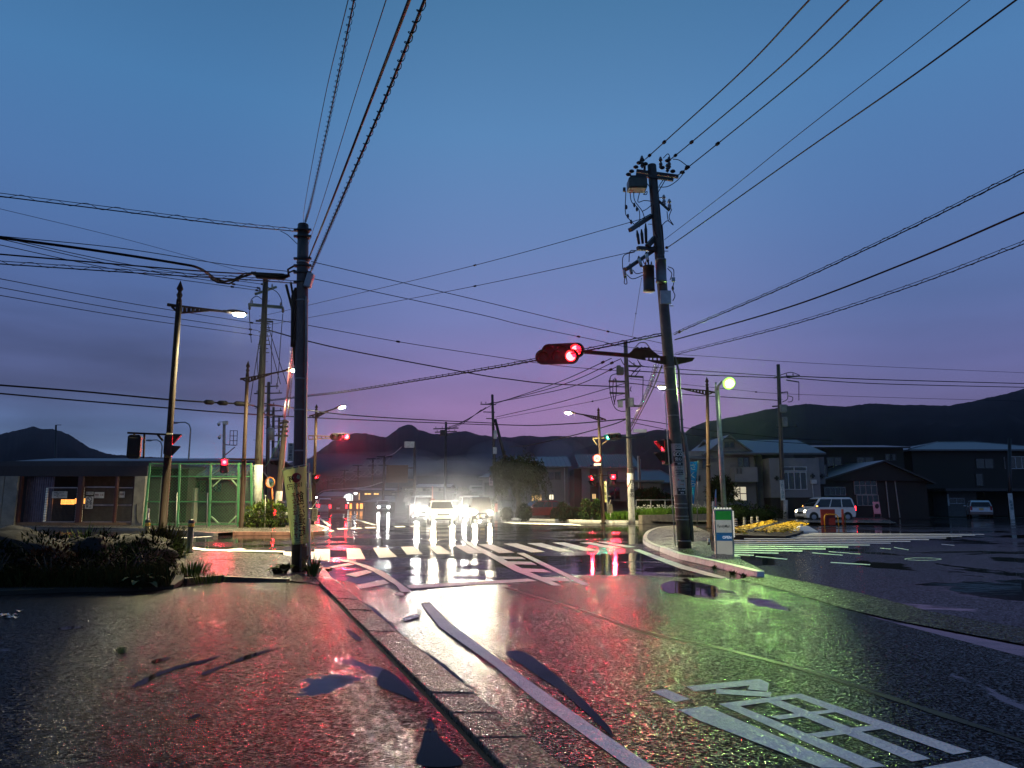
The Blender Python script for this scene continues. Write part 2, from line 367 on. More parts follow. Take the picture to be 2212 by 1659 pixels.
# parking lot and forecourt on the right
kb = [Z4(1480, 1128), Z4(1350, 1140), Z4(1268, 1172), Z4(1238, 1215), Z4(1250, 1250), Z4(1290, 1276), Z4(1360, 1302), B3(400, 1365), B3(600, 1412), B3(780, 1455), B3(1000, 1512), B3(1215, 1572)]
kp = [G(p) for p in kb]
edge_hi = [G(*B6(*p)) for p in ((300, 560), (650, 628), (1000, 700), (1560, 850), (2212, 965))]
edge_lo = [G(*B6(*p)) for p in ((110, 592), (500, 690), (900, 812), (1300, 902), (2212, 1075))]
sheet('parking_lot', [G(*B3(1290, 1552)), G(*B3(1010, 1400)), G(*B3(580, 1310)), G(*B3(740, 1200)), G(*B3(1000, 1120)), G(1585, 1152), G(1700, 1140), (75, 44), (75, 6)] + [p for p in edge_hi[::-1]], PARK, .006)
m = MB()
for i in range(4):
    a, b, c, d = edge_hi[i], edge_hi[i + 1], edge_lo[i + 1], edge_lo[i]
    mid = lambda p, q, t: p + (q - p) * t
    z = .03
    m.add([a + V((0, 0, z)), b + V((0, 0, z)), mid(b, c, .4) + V((0, 0, .012)), mid(a, d, .4) + V((0, 0, .012))], [(0, 1, 2, 3)])
    m.add([mid(a, d, .4) + V((0, 0, .012)), mid(b, c, .4) + V((0, 0, .012)), mid(b, c, .46) + V((0, 0, .045)), mid(a, d, .46) + V((0, 0, .045))], [(0, 1, 2, 3)])
    m.add([mid(a, d, .46) + V((0, 0, .045)), mid(b, c, .46) + V((0, 0, .045)), c + V((0, 0, .012)), d + V((0, 0, .012))], [(0, 1, 2, 3)])
struct('driveway_gutter', m, asphalt('wet_driveway_concrete', (.045, .043, .04), 46, .6, .36, pud=.7, pscale=1.2, smax=.6))
# raised corner pavement on the right with its white kerb
isl = [p for p in kp] + [G(*B3(1300, 1556)), G(*B3(1010, 1400)), G(*B3(760, 1330)), G(*B3(740, 1215)), G(*B3(745, 1130)), G(*B3(560, 1045))]
m = MB(); m.poly([V((p.x, p.y, .13)) for p in isl[:12] + [isl[12]] + isl[13:]])
struct('corner_pavement', m, PAVE)
def kerb(name, pts, w, h, mat, seg=.6, z=0.0):
    m = MB(); q = spline(pts, 8); L = 0; run = [q[0]]; last = q[0]
    for p in q[1:]:
        while (p - last).length >= seg:
            last = last + (p - last).normalized() * seg; run.append(last)
    run.append(q[-1])
    for a, b in zip(run, run[1:]):
        d = (b - a); l = d.length
        if l < .05: continue
        d.normalize(); n = V((-d.y, d.x, 0))
        a2 = a + d * .006; b2 = b - d * .006
        for s in (1,):
            vs = [a2 - n * 0, b2 - n * 0, b2 + n * w, a2 + n * w]
            hh = h + random.uniform(-.004, .004)
            m.add([V((v.x, v.y, z)) for v in vs] + [V((a2.x, a2.y, hh)) + n * .02, V((b2.x, b2.y, hh)) + n * .02, V((b2.x, b2.y, hh)) + n * w, V((a2.x, a2.y, hh)) + n * w],
                  [(3, 2, 1, 0), (4, 5, 6, 7), (0, 1, 5, 4), (1, 2, 6, 5), (2, 3, 7, 6), (3, 0, 4, 7)])
    o = struct(name, m, mat); b = o.modifiers.new('bevel', 'BEVEL'); b.width = .012; b.segments = 2
    return o
kerb('kerb', kp[6:], .17, .15, KERBW)
kerb('kerb', kp[:7], .17, .14, CONC)
# corner across the side road on the left
ip = [G(*Z1(-900, 975)), G(*Z1(0, 975)), G(*Z1(900, 985)), G(*Z1(1380, 1020)), G(*Z1(1480, 1012)), G(*Z1(1900, 1012)), G(*Z1(2030, 1006)), G(*Z1(2052, 985)), G(*Z1(1990, 962))]
m = MB(); m.poly([V((p.x, p.y, .14)) for p in ip] + [V((-24, 52, .14)), V((-62, 52, .14))])
struct('far_pavement', m, PAVE)
kerb('kerb', [ip[8], ip[7], ip[6]][::1], .2, .16, KERBW, .8)
kerb('kerb', [ip[6], ip[5], ip[4]], .2, .16, pm('reddish_kerb', (.34, .17, .12), .4, var=.3), .8)
kerb('kerb', [ip[3], ip[2], ip[1], ip[0]], .2, .15, CONC, 1.0)
# far side: verge, stone wall and kerb
vk = [G(*Z4(205, 1062)), G(*Z4(450, 1075)), G(*Z4(690, 1082)), G(*Z4(800, 1084)), G(*Z4(1000, 1092)), G(*Z4(1220, 1092))]
m = MB(); m.poly([V((p.x, p.y, .13)) for p in vk] + [V((24, 47, .13)), V((34, 70, .13)), V((-1, 76, .13))])
struct('verge', m, PAVE)
kerb('kerb', vk[::-1], .2, .16, KERBW, .9)
# ------------------------------------------------------------------ painted markings
def mark(name, polys, z=.012):
    m = MB()
    for i, q in enumerate(polys): m.poly([V((p[0], p[1], .0066 + (z - .012) * .35 + (i % 7) * .0003)) for p in q])
    o = struct(name, m, PAINT); return o
q4 = lambda *ps: [G(*B4(*p)) for p in ps]
bars = [((105, 85), (215, 85), (215, 165), (98, 165)), ((335, 80), (430, 80), (470, 155), (340, 160)), ((525, 75), (625, 75), (700, 140), (570, 150)), ((725, 68), (815, 66), (882, 120), (770, 125)),
        ((918, 63), (1005, 60), (1092, 118), (985, 121)), ((1105, 56), (1195, 54), (1315, 113), (1210, 117)), ((1285, 50), (1370, 48), (1545, 110), (1432, 113)), ((1465, 45), (1560, 42), (1765, 104), (1665, 108)),
        ((1635, 42), (1735, 40), (1965, 100), (1862, 103)), ((1815, 38), (1905, 36), (2145, 94), (2045, 98))]
cw = [q4(*b) for b in bars]
z4q = lambda *ps: [G(*Z4(*p)) for p in ps]
cw += [z4q((770, 1236), (850, 1234), (1085, 1275), (985, 1279)), z4q((905, 1232), (965, 1230), (1185, 1268), (1120, 1272))]
mark('crosswalk_marking', cw)
mark('stop_line', [q4((765, 347), (1200, 324), (1640, 298), (1705, 315), (1260, 342), (800, 369))], .013)
cl = [(250, 158), (400, 192), (520, 242), (620, 302), (690, 345), (728, 396)]
cr_ = [(335, 160), (470, 198), (590, 243), (685, 305), (745, 350), (806, 394)]
mark('edge_marking', [q4(cl[i], cr_[i], cr_[i + 1], cl[i + 1]) for i in range(5)] + [q4(*p) for p in (((210, 212), (350, 186), (390, 197), (250, 224)), ((325, 268), (478, 236), (522, 252), (400, 288)), ((400, 346), (600, 306), (645, 331), (430, 373)), ((670, 408), (740, 402), (752, 422), (690, 418)), ((735, 585), (842, 556), (866, 570), (752, 606)))], .013)
mark('hatched_island_marking', [q4((1150, 18), (1185, 16), (1640, 245), (1885, 347), (1822, 348), (1545, 243)), q4((1560, 112), (1612, 112), (2090, 342), (2030, 345)),
     q4((1385, 137), (1590, 141), (1628, 157), (1410, 157)), q4((1420, 173), (1660, 176), (1706, 199), (1470, 192)), q4((1540, 222), (1750, 229), (1812, 254), (1610, 250)), q4((1710, 286), (1905, 291), (1960, 318), (1780, 313))], .0125)
wl_ = [(868, 478), (1000, 645), (1400, 930), (1700, 1180), (2159, 1512)]
wr_ = [(935, 470), (1070, 610), (1500, 930), (1850, 1180), (2159, 1400)]
wL = [G(*B4(*p)) for p in wl_]; wR = [G(*B4(*p)) for p in wr_]
d = (wL[-1] - wL[-2]).normalized(); wL.append(wL[-1] + d * 9); wR.append(wL[-1] + (wR[-1] - wL[-2]))
mark('lane_line', [[wL[i], wR[i], wR[i + 1], wL[i + 1]] for i in range(5)])
kl = [Z4(1165, 1290), Z4(1340, 1362), Z4(1500, 1424), Z4(1700, 1478), B3(860, 1572)]
kr = [Z4(1212, 1287), Z4(1390, 1352), Z4(1560, 1412), Z4(1740, 1462), B3(905, 1560)]
mark('edge_marking', [[G(kl[i]), G(kr[i]), G(kr[i + 1]), G(kl[i + 1])] for i in range(4)])
z8 = lambda *ps: [G(*Z8(*p)) for p in ps]
mark('word_marking', [z8((145, 372), (225, 360), (362, 416), (278, 432)), z8((340, 345), (745, 303), (800, 328), (385, 372)), z8((700, 325), (798, 330), (790, 372), (680, 362)), z8((508, 360), (812, 378), (806, 404), (505, 386)),
     z8((295, 476), (450, 455), (492, 530), (425, 542)), z8((450, 455), (1260, 800), (1090, 800), (410, 535)),
     z8((520, 443), (975, 386), (1010, 402), (600, 462)), z8((520, 443), (600, 440), (1450, 790), (1330, 800)), z8((905, 392), (975, 386), (1920, 708), (1820, 725)), z8((760, 420), (830, 410), (1695, 748), (1592, 764)),
     z8((800, 512), (1185, 470), (1215, 482), (860, 530)), z8((1010, 610), (1395, 560), (1430, 582), (1075, 632)),
     z8((1650, 800), (1995, 735), (2260, 830), (2100, 900))], .0135)
# long zebra on the right side road, parking bay lines
z = [];
z6 = lambda *ps: [G(*Z6(*p)) for p in ps]
for i in range(13):
    t = i / 12
    y = 1163 + (1297 - 1163) * t ** 1.25; x0 = 850 - 475 * min(1, t * 2.6); x1 = 1960 - 1460 * t ** 1.3
    hw = 1.5 + 2.6 * t
    z.append(z6((x0, y - hw), (x1, y - hw + 6), (x1, y + hw + 6), (x0, y + hw)))
mark('crosswalk_marking', z)
mark('bay_line', [z6(*p) for p in (((512, 1307), (715, 1325), (705, 1330), (508, 1312)), ((870, 1285), (1065, 1300), (1060, 1304), (868, 1289)), ((975, 1277), (1175, 1294), (1172, 1297), (973, 1280)), ((988, 1345), (1240, 1360), (1234, 1366), (985, 1351)), ((1300, 1256), (1370, 1261), (1366, 1264), (1298, 1259)), ((1390, 1251), (1482, 1267), (1478, 1270), (1388, 1254)), ((1690, 1231), (1772, 1238), (1770, 1241), (1688, 1234)))], .014)
c = [G(*Z6(1572 + 118 * math.cos(a), 1327 + 9 * math.sin(a))) for a in [k * .2 for k in range(-17, 14)]]
c2 = [G(*Z6(1572 + 108 * math.cos(a), 1327 + 7 * math.sin(a))) for a in [k * .2 for k in range(-17, 14)]]
mark('turning_circle_marking', [[c[i], c[i + 1], c2[i + 1], c2[i]] for i in range(30)], .014)
z3 = lambda *ps: [G(*Z3(*p)) for p in ps]
mark('crosswalk_marking', [z3(*p) for p in (((490, 1146), (600, 1143), (625, 1152), (540, 1158)), ((640, 1131), (715, 1129), (725, 1137), (650, 1140)), ((740, 1127), (815, 1126), (828, 1133), (752, 1136)), ((845, 1123), (915, 1121), (930, 1129), (860, 1131)), ((1060, 1116), (1130, 1114), (1150, 1121), (1080, 1123)), ((1175, 1113), (1240, 1111), (1262, 1118), (1195, 1120)))])
mark('lane_line', [z3(*p) for p in (((745, 1048), (775, 1032), (790, 1034), (762, 1049)), ((745, 1048), (762, 1048), (790, 1064), (770, 1066)), ((770, 1066), (790, 1064), (935, 1105), (900, 1106)), ((495, 1048), (510, 1048), (600, 1110), (575, 1112)))])
z1 = lambda *ps: [G(*Z1(*p)) for p in ps]
mark('crosswalk_marking', [z1((330 - 20 * i, 1040 + 13 * i), (760, 1038 + 12 * i), (760, 1044 + 12 * i), (330 - 20 * i, 1047 + 13 * i)) for i in range(7)] + [z1((920, 1028 + 11 * i), (1010, 1027 + 11 * i), (1010, 1033 + 11 * i), (920, 1034 + 11 * i)) for i in range(5)])
mark('edge_marking', [z1((1200, 1085), (1310, 1100), (1800, 1112), (1800, 1122), (1290, 1112), (1190, 1100)), z1((1330, 1020), (1345, 1022), (1010, 1040), (1000, 1036)), z1((1400, 1105), (1520, 1095), (1560, 1100), (1450, 1120)), z1((1790, 1118), (1990, 1118), (2000, 1165), (1790, 1170))])
z4 = z4q
mark('crosswalk_marking', [z4((200 + 36 * i, 1086 + i * .8), (225 + 36 * i, 1085 + i * .8), (330 + 36 * i, 1097 + i * .9), (295 + 36 * i, 1098 + i * .9)) for i in range(14)])
# ------------------------------------------------------------------ mountains
def ridge(name, pts, Y, base_px, mat, depth, seed, rough=1.0):
    n = 420; m = MB(); top = []
    px = [p[0] for p in pts]
    for i in range(n + 1):
        x = px[0] + (px[-1] - px[0]) * i / n
        k = max(j for j in range(len(pts)) if pts[j][0] <= x + 1e-6); k = min(k, len(pts) - 2)
        t = (x - pts[k][0]) / (pts[k + 1][0] - pts[k][0]); y = pts[k][1] + (pts[k + 1][1] - pts[k][1]) * t
        y += rough * (noise.noise(V((x * .05, seed, 0))) * 1.6 + noise.noise(V((x * .17, seed, 3))) * 1.2 + noise.noise(V((x * .45, seed, 5))) * .7 + noise.noise(V((x * 1.3, seed, 7))) * .8)
        top.append(at(x, y, Y))
    rows = 12; vs = []
    for r in range(-3, rows + 1):
        for i, p in enumerate(top):
            t = abs(r) / (rows if r > 0 else 3)
            yy = p.y - depth * t if r > 0 else p.y + depth * .8 * t
            zz = p.z * (1 - t ** .8 * (.96 if r > 0 else 1)) - 2 * t
            xx = p.x * (yy / p.y if r > 0 else 1)
            if 0 < r < rows: zz += (noise.noise(V((xx * .012, yy * .012, seed))) + .5 * noise.noise(V((xx * .05, yy * .05, seed)))) * p.z * .22 * math.sin(math.pi * t) ; xx += noise.noise(V((xx * .008, yy * .02, seed + 9))) * 12 * t
            vs.append(V((xx, yy, max(zz, -3))))
    w = n + 1; R_ = rows + 4
    m.add(vs, [(r * w + i, r * w + i + 1, (r + 1) * w + i + 1, (r + 1) * w + i) for r in range(R_ - 1) for i in range(n)], True)
    return tag(m.build(name, mat), kind='structure')
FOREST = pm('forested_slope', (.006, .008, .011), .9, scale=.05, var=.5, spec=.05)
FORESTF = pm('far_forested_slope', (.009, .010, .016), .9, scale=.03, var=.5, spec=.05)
mc = [(560, 1010), (610, 1003), (650, 994), (669, 989), (686, 977), (716, 954), (740, 943), (763, 936), (789, 936), (812, 941), (833, 945), (842, 939), (851, 932), (862, 924), (874, 918), (884, 917.5), (892, 920), (904, 928), (914, 930), (921, 933), (933, 938), (965, 936), (985, 933), (1006, 931), (1020, 935), (1038, 940), (1065, 943), (1102, 945), (1120, 942), (1143, 941), (1173, 944), (1202, 941), (1231, 943), (1269, 943), (1310, 942), (1350, 938), (1400, 938), (1440, 944), (1480, 952), (1560, 962), (1700, 985)]
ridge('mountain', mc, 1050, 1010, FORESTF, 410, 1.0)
mr_ = [(1180, 1000), (1260, 968), (1330, 948), (1366, 938), (1393, 933), (1422, 928), (1466, 931), (1480, 934), (1495, 922), (1524, 911), (1561, 905), (1600, 897), (1628, 891), (1669, 882), (1700, 877), (1741, 872), (1785, 876), (1830, 878), (1860, 874), (1887, 871), (1935, 874), (1989, 875), (2050, 876), (2097, 868), (2138, 858), (2180, 849), (2212, 840), (2300, 812), (2420, 800), (2700, 840)]
ridge('mountain', mr_, 700, 1000, FOREST, 280, 4.0)
ml_ = [(-420, 990), (-250, 962), (-120, 948), (-40, 940), (0, 938), (35, 930), (60, 924), (73, 922), (92, 926), (113, 927), (130, 931), (147, 938), (170, 951), (191, 966), (215, 975), (239, 981), (280, 985), (342, 988), (420, 994), (560, 1003), (700, 1020)]
ridge('mountain', ml_, 850, 1000, FOREST, 300, 8.0)

# ------------------------------------------------------------------ standing water and seams
WATER = pm('standing_water', (.004, .004, .005), .05, var=.1, spec=.10); WATER.node_tree.nodes['Principled BSDF'].inputs['IOR'].default_value = 1.2
SEAM = pm('tar_seam', (.005, .005, .006), .45, spec=.1)
def puddle(pts, z, seed, amp=.04, name='puddle'):
    q = [G(*p) for p in pts]; amp *= .35; q = spline([q[-1]] + q + [q[0], q[1]], 6)[6:-6]; out = []
    for a, b in zip(q, q[1:]):
        k = max(2, int((b - a).length / .07))
        for i in range(k):
            p = a + (b - a) * i / k; f = amp * min(1, (b - a).length * 2)
            out.append(V((p.x + f * noise.noise(V((p.x * 5, p.y * 5, seed))) + f * .5 * noise.noise(V((p.x * 17, p.y * 17, seed))), p.y + f * 1.5 * noise.noise(V((p.x * 5, p.y * 5, seed + 9))), z)))
    struct(name, MB().poly(out), WATER)
b5 = lambda *ps: [B5(*p) for p in ps]
b4 = lambda *ps: [B4(*p) for p in ps]
puddle(b5((885, 795), (955, 745), (1040, 705), (1200, 645), (1400, 598), (1500, 572), (1390, 618), (1200, 668), (1060, 722), (985, 772)), .0345, 1, .03)
puddle(b5((1380, 690), (1560, 622), (1650, 580), (1760, 548), (2010, 488), (1900, 520), (1760, 568), (1650, 606), (1540, 640), (1400, 705)), .0345, 2, .03)
puddle(b5((1280, 1010), (1340, 980), (1365, 990), (1300, 1018)), .0345, 3, .03); puddle(b5((1030, 610), (1120, 585), (1150, 592), (1060, 628)), .0345, 4, .03); puddle(b5((390, 385), (480, 365), (580, 372), (450, 392)), .0345, 5, .06)
puddle(b4((590, 985), (640, 990), (720, 1050), (850, 1190), (830, 1215), (740, 1170), (560, 1090)), .0345, 6, .05); puddle(b4((940, 1330), (1000, 1470), (1080, 1560), (1170, 1680), (850, 1680), (870, 1540), (900, 1420)), .0345, 7, .06)
puddle(b4((330, 690), (365, 690), (445, 755), (400, 760)), .0345, 8, .04)
puddle(b4((1470, 838), (1560, 820), (1660, 855), (1900, 1045), (2160, 1300), (2260, 1440), (2190, 1390), (1920, 1145), (1770, 1040), (1600, 925)), .009, 9, .10)
puddle(b4((425, 455), (500, 490), (590, 560), (720, 690), (700, 690), (560, 575), (470, 510)), .009, 10, .04); puddle(b4((800, 770), (1000, 890), (1180, 1040), (1160, 1045), (960, 905), (830, 810)), .009, 11, .04)
puddle([Z4(1250, 1432), Z4(1420, 1420), Z4(1490, 1440), Z4(1470, 1452), Z4(1300, 1448)], .009, 12, .08); puddle([Z4(1370, 1555), Z4(1440, 1522), Z4(1510, 1530), Z4(1500, 1600), Z4(1420, 1610)], .009, 13, .10)
sq = [B4(1480, 365), B4(1700, 430), B4(1900, 490), B4(2159, 545), Z8(0, 20), Z8(500, 110), Z8(1000, 255), Z8(1300, 350), Z8(1700, 490), Z8(2212, 640)]
sp_ = [G(*B4(1480, 365)), G(*B4(1900, 490)), G(*Z8(150, 52)), G(*Z8(500, 125)), G(*Z8(1000, 255)), G(*Z8(1300, 352)), G(*Z8(1750, 500)), G(*Z8(2300, 680))]
S_ = spline(sp_, 12); m = MB()
for a, b in zip(S_, S_[1:]):
    n = V((-(b - a).y, (b - a).x, 0)).normalized(); w1 = .035 + .03 * noise.noise(a * 3); w2 = .035 + .03 * noise.noise(b * 3)
    m.quad(V((a.x, a.y, .0085)) - n * w1, V((b.x, b.y, .0085)) - n * w2, V((b.x, b.y, .0085)) + n * w2, V((a.x, a.y, .0085)) + n * w1)
struct('road_seam', m, SEAM)
# ================================================================== STREET LAMPS, SIGNALS, POLES, CABLES
LWHITE, LGREEN = (1.0, .84, .40), (.55, 1.0, .26)
LENS = glow('lamp_lens', (1, .95, .70), LAMP_LENS)
LENSG = glow('flood_lens', (.50, 1.0, .18), 1.3)
COREG = glow('flood_core', (.75, 1.0, .5), FLOOD_LENS)
REDL = glow('red_lens', (1, .006, .018), RED_LENS)
REDC = glow('red_lens_core', (1, .02, .022), 42)
GRNL = glow('green_lens', (.02, .9, .55), 9)
OFFL = pm('unlit_lens', (.03, .012, .012), .15)
def street_lamp(label, base, top_px, arm_px, tip, stub_px, group='brown street lamps with spear finials', power=1.0):
    """base: ground point; top_px: tip of the finial; arm_px: where the arm leaves; tip: lens point; stub_px"""
    Y = base.y
    top = at(*top_px, Y); arm = at(*arm_px, Y); stub = at(*stub_px, Y)
    r = thing('street_lamp', label, 'street lamp', base, 0, group)
    L = lambda p: V(p) - base
    h = L(arm).z
    bx = L(arm); w = .17
    m = MB(); tp = V((bx.x * 1.0, 0, h + .12))
    m.tube([V((0, 0, 0)), V((0, 0, .05)), V((0, 0, .05)), V((bx.x * .45, 0, h * .45)), V((bx.x * .46, 0, h * .46)), tp], [.2, .2, .125, .118, .10, .092], 12)
    m.lathe(V((bx.x * .45, 0, h * .45 - .06)), [(.118, 0), (.135, .02), (.135, .1), (.105, .14)], 12)
    m.build('pole', DARKST, r)
    t = L(top); hh = t.z - tp.z
    MB().lathe(tp, [(.092, 0), (.085, hh * .18), (.06, hh * .24), (.10, hh * .38), (.055, hh * .5), (.06, hh * .54), (.11, hh * .64), (.075, hh * .76), (.035, hh * .9), (.004, hh)], 12).build('finial', DARKST, r)
    e = L(tip); ax_ = (e - bx); ax_.z = 0; l = ax_.length; ax_.normalize()
    n = V((-ax_.y, ax_.x, 0))
    s = L(stub)
    m = MB(); a0 = bx; dz = (e.z + .08 - a0.z)
    head0 = a0 + ax_ * (l - .42) + V((0, 0, dz * (l - .42) / l))
    st = a0 + V((s.x - bx.x, s.y, s.z - bx.z))
    # upper flange, lower flange and webs leave round-ended openings in the tapering arm
    m.beam(a0 + V((0, 0, .05)), head0, .07, .06); m.beam(a0 - V((0, 0, .20)), a0 + (head0 - a0) * .62 - V((0, 0, .02)), .07, .06)
    for k in range(6):
        t = .04 + k * .085; p = a0 + (head0 - a0) * t
        m.beam(p + V((0, 0, .03)), p - V((0, 0, .2 * (1 - t / .62))), .06, .10, up=ax_)
    m.beam(a0 + (head0 - a0) * .5, head0, .065, .07)
    m.beam(a0 + V((0, 0, .03)), st + V((0, 0, .0)), .07, .10); m.beam(a0 - V((0, 0, .18)), a0 + (st - a0) * .6 - V((0, 0, .04)), .07, .07)
    m.build('arm', DARKST, r)
    hd = (V((e.x, e.y, e.z + .05)) - head0).normalized()
    q = hd.cross(n); M = Matrix((hd, n, V((0, 0, 1)))).transposed().to_3x3()
    c = V((e.x, e.y, e.z + .05))
    MB().ball(c + V((0, 0, .05)), (.40, .17, .075), 14, 8, M).tube([head0 - ax_ * .1, c - ax_ * .25], [.05, .06], 8).build('lamp_head', DARKST, r)
    MB().ball(c - V((0, 0, .015)) + ax_ * .08, (.22, .13, .085), 14, 8, M).build('lens', LENS, r)
    lamp('SPOT', r, c - V((0, 0, .13)), LAMP_SPOT * power, LWHITE, .16, (0, 0, -1), 154, .7)
    return r
bA = G(348, 1186); lA = street_lamp('tall brown street lamp whose arm points right, carrying two pedestrian signals above the boulders', bA, (388, 606), (386, 664), at(512, 680, bA.y + 1.6), (362, 658), power=1.1)
bB = G(521, 1146); lB = street_lamp('brown street lamp at the right end of the green fence, bulb beside the telephone pole', bB, (535, 779), (534, 818), at(632, 801, bB.y - .4), (519, 819), power=1.2)
bC = G(676, 1132); lC = street_lamp('brown street lamp right behind the telephone pole, carrying the left red traffic light', bC, (683.5, 873), (683, 896), at(737, 881, bC.y - .8), (668, 899))
bD = G(1303, 1130); lD = street_lamp('brown street lamp across the junction with a speed limit sign and two pedestrian signals', bD, (1293, 880), (1293, 902), at(1230, 893, bD.y - .8), (1309, 907))
bG = V((at(1530, 1100, 42).x, 42, 0)); lG = street_lamp('brown street lamp behind the beige store sign, arm reaching left past the transformer pole', bG, (1526.5, 814), (1528, 846), at(1433, 838, bG.y - .6), (1545, 848))
# green flood light on a plain pole
bH = V((at(1566, 1105, 27).x, 27, 0)); r = thing('flood_light', 'plain grey pole with a bright green tinted round flood light behind the store sign', 'flood light', bH)
tH = at(1549, 842, 27) - bH
MB().tube([V((0, 0, 0)), tH], [.095, .085], 12).build('pole', STEEL, r)
MB().tube([V((0, 0, 0)) + tH * .13, tH * .155], [.1, .1], 12).build('yellow_band', pm('yellow_paint', (.65, .38, .02), .4), r)
MB().tube([tH - V((0, 0, .12)), tH + V((.02, -.1, .12)), tH + V((.16, -.2, .3))], [.05, .05, .04], 8).tube([tH + V((-.06, 0, -.05)), tH + V((-.05, -.05, .28))], [.035, .03], 6).build('bracket', STEEL, r)
lc = at(1575, 828, 26.75) - bH; fd = V((.05, -1, -.42)).normalized()
MB().tube([lc - fd * .26, lc - fd * .16, lc - fd * .02, lc + fd * .0], [.06, .19, .25, .255], 18).build('lamp_head', STEEL, r)
o = MB().tube([lc + fd * .002, lc + fd * .03, lc + fd * .05], [.235, .21, .17], 18).build('lens', LENSG, r); MB().ball(lc + fd * .05, (.15, .15, .12), 14, 8).build('lamp_bulb', COREG, o)
lamp('SPOT', r, lc + fd * .1, FLOOD_SPOT, LGREEN, .22, fd, 150, .5)
# small lights further away
def far_lamp(label, head_px, Y, h, side=1, col=(1, 1, .95), goose=True, lit=0.0):
    p = at(*head_px, Y); base = V((p.x + side * h, Y, 0)); r = thing('street_lamp', label, 'street lamp', base)
    q = p - base
    MB().tube([V((0, 0, 0)), V((0, 0, q.z - .5)), V((-side * .15, 0, q.z - .12)), V((-side * .5, 0, q.z + .08)), V((q.x + side * .2, 0, q.z + .05))], [.09, .06, .055, .05, .05], 8).build('pole', STEEL, r)
    MB().ball(q + V((0, 0, .03)), (.32, .14, .09)).build('lamp_head', STEEL, r)
    if lit:
        MB().ball(q - V((0, 0, .06)), (.2, .16, .1), 8, 5).build('lens', glow('far_lens_%d' % int(lit), col, lit), r)
    return r
far_lamp('unlit gooseneck street lamp behind the green fence, head bent to the left', (378, 914), 62, 1.35)
far_lamp('unlit small street lamp beside the hanging pedestrian signal, head to the left', (322, 952), 66, 1.2)
far_lamp('small lit street lamp far down the road beside the second banner', B2(462, 957), 130, .9, -1, lit=60)
far_lamp('small lit street lamp far down the road above the white hatchback', B2(713, 936), 150, .8, 1, lit=60)
far_lamp('small lit street lamp on the corner of the white hall', B2(1098, 890), 118, .7, -1, lit=60)
far_lamp('small lit lamp in front of the tiled house behind the oncoming cars', B2(1896, 1056), 92, .6, 1, lit=40)
# ------------------------------------------------------------------ signals
HOUSE = pm('signal_housing', (.010, .010, .010), .5, spec=.2)
def vehicle_signal(label, c, face, lit, lens, side=1, visor=.36, power=1.0, tilt=.08, gantry=None):
    """three lights in a row; lit counts from the viewer's left"""
    f = V(face).normalized(); xr = V((-f.y, f.x, 0)).normalized()          # right as the viewer sees it
    r = thing('traffic_light', label, 'traffic light', c)
    fz = (f - V((0, 0, tilt))).normalized(); up = xr.cross(-fz) * -1
    up = fz.cross(xr); up = up if up.z > 0 else -up
    M = frame((0, 0, 0), xr, up)
    if (M.to_3x3() @ V((0, 0, 1))).dot(f) < 0: M = M @ Matrix.Scale(-1, 4, (0, 0, 1))
    m = MB(); n = 12; pl = []
    for k in range(n + 1):
        a = math.pi / 2 - math.pi * k / n; pl.append((.44 + .235 * math.cos(a), .235 * math.sin(a)))
    for k in range(n + 1):
        a = -math.pi / 2 - math.pi * k / n; pl.append((-.44 + .235 * math.cos(a), .235 * math.sin(a)))
    m.prism(pl, M @ Matrix.Translation((0, 0, -.11)), .11)
    m.build('housing', HOUSE, r, bevel=.015)
    for k in range(3):
        x = (k - 1) * .42
        o = MB()
        ring = [M @ V((x + .15 * math.cos(a), .15 * math.sin(a), .012)) for a in [i * math.pi / 10 for i in range(20)]]
        ctr = M @ V((x, 0, .035)); o.add(ring + [M @ V((x + .09 * math.cos(a), .09 * math.sin(a), .03)) for a in [i * math.pi / 10 for i in range(20)]] + [ctr], [(i, (i + 1) % 20, 20 + (i + 1) % 20, 20 + i) for i in range(20)] + [(20 + i, 20 + (i + 1) % 20, 40) for i in range(20)], True)
        ol = o.build('lens', lens if k == lit else OFFL, r)
        if k == lit: MB().ball(M @ V((x, 0, .024)), (.145, .016, .145) if abs(f.y) > .7 else (.06, .06, .095), 14, 8).build('lit_core', REDC if lens is REDL else glow('green_core', (.25, 1, .75), 30), ol)
        v = MB(); nn = 16; a0, a1 = math.radians(-38), math.radians(218)
        P = []
        for (rr, z0) in ((.168, 0), (.176, visor)):
            for i in range(nn + 1):
                a = a0 + (a1 - a0) * i / nn; zz = z0 * (.55 + .45 * max(0, math.sin(a))) if z0 else 0
                P.append(M @ V((x + rr * math.cos(a), rr * math.sin(a), zz)))
        v.add(P, [(i, i + 1, nn + 2 + i, nn + 1 + i) for i in range(nn)], True)
        ob = v.build('visor', HOUSE, r); s = ob.modifiers.new('thickness', 'SOLIDIFY'); s.thickness = .008
    lp = M @ V(((lit - 1) * .42, 0, .36))
    col = (1, .02, .06) if lens is REDL else (.05, 1, .6)
    if power: lamp('SPOT', r, lp, RED_SPOT * power, col, .13, fz - V((0, 0, .06)), 125, .7)
    return r
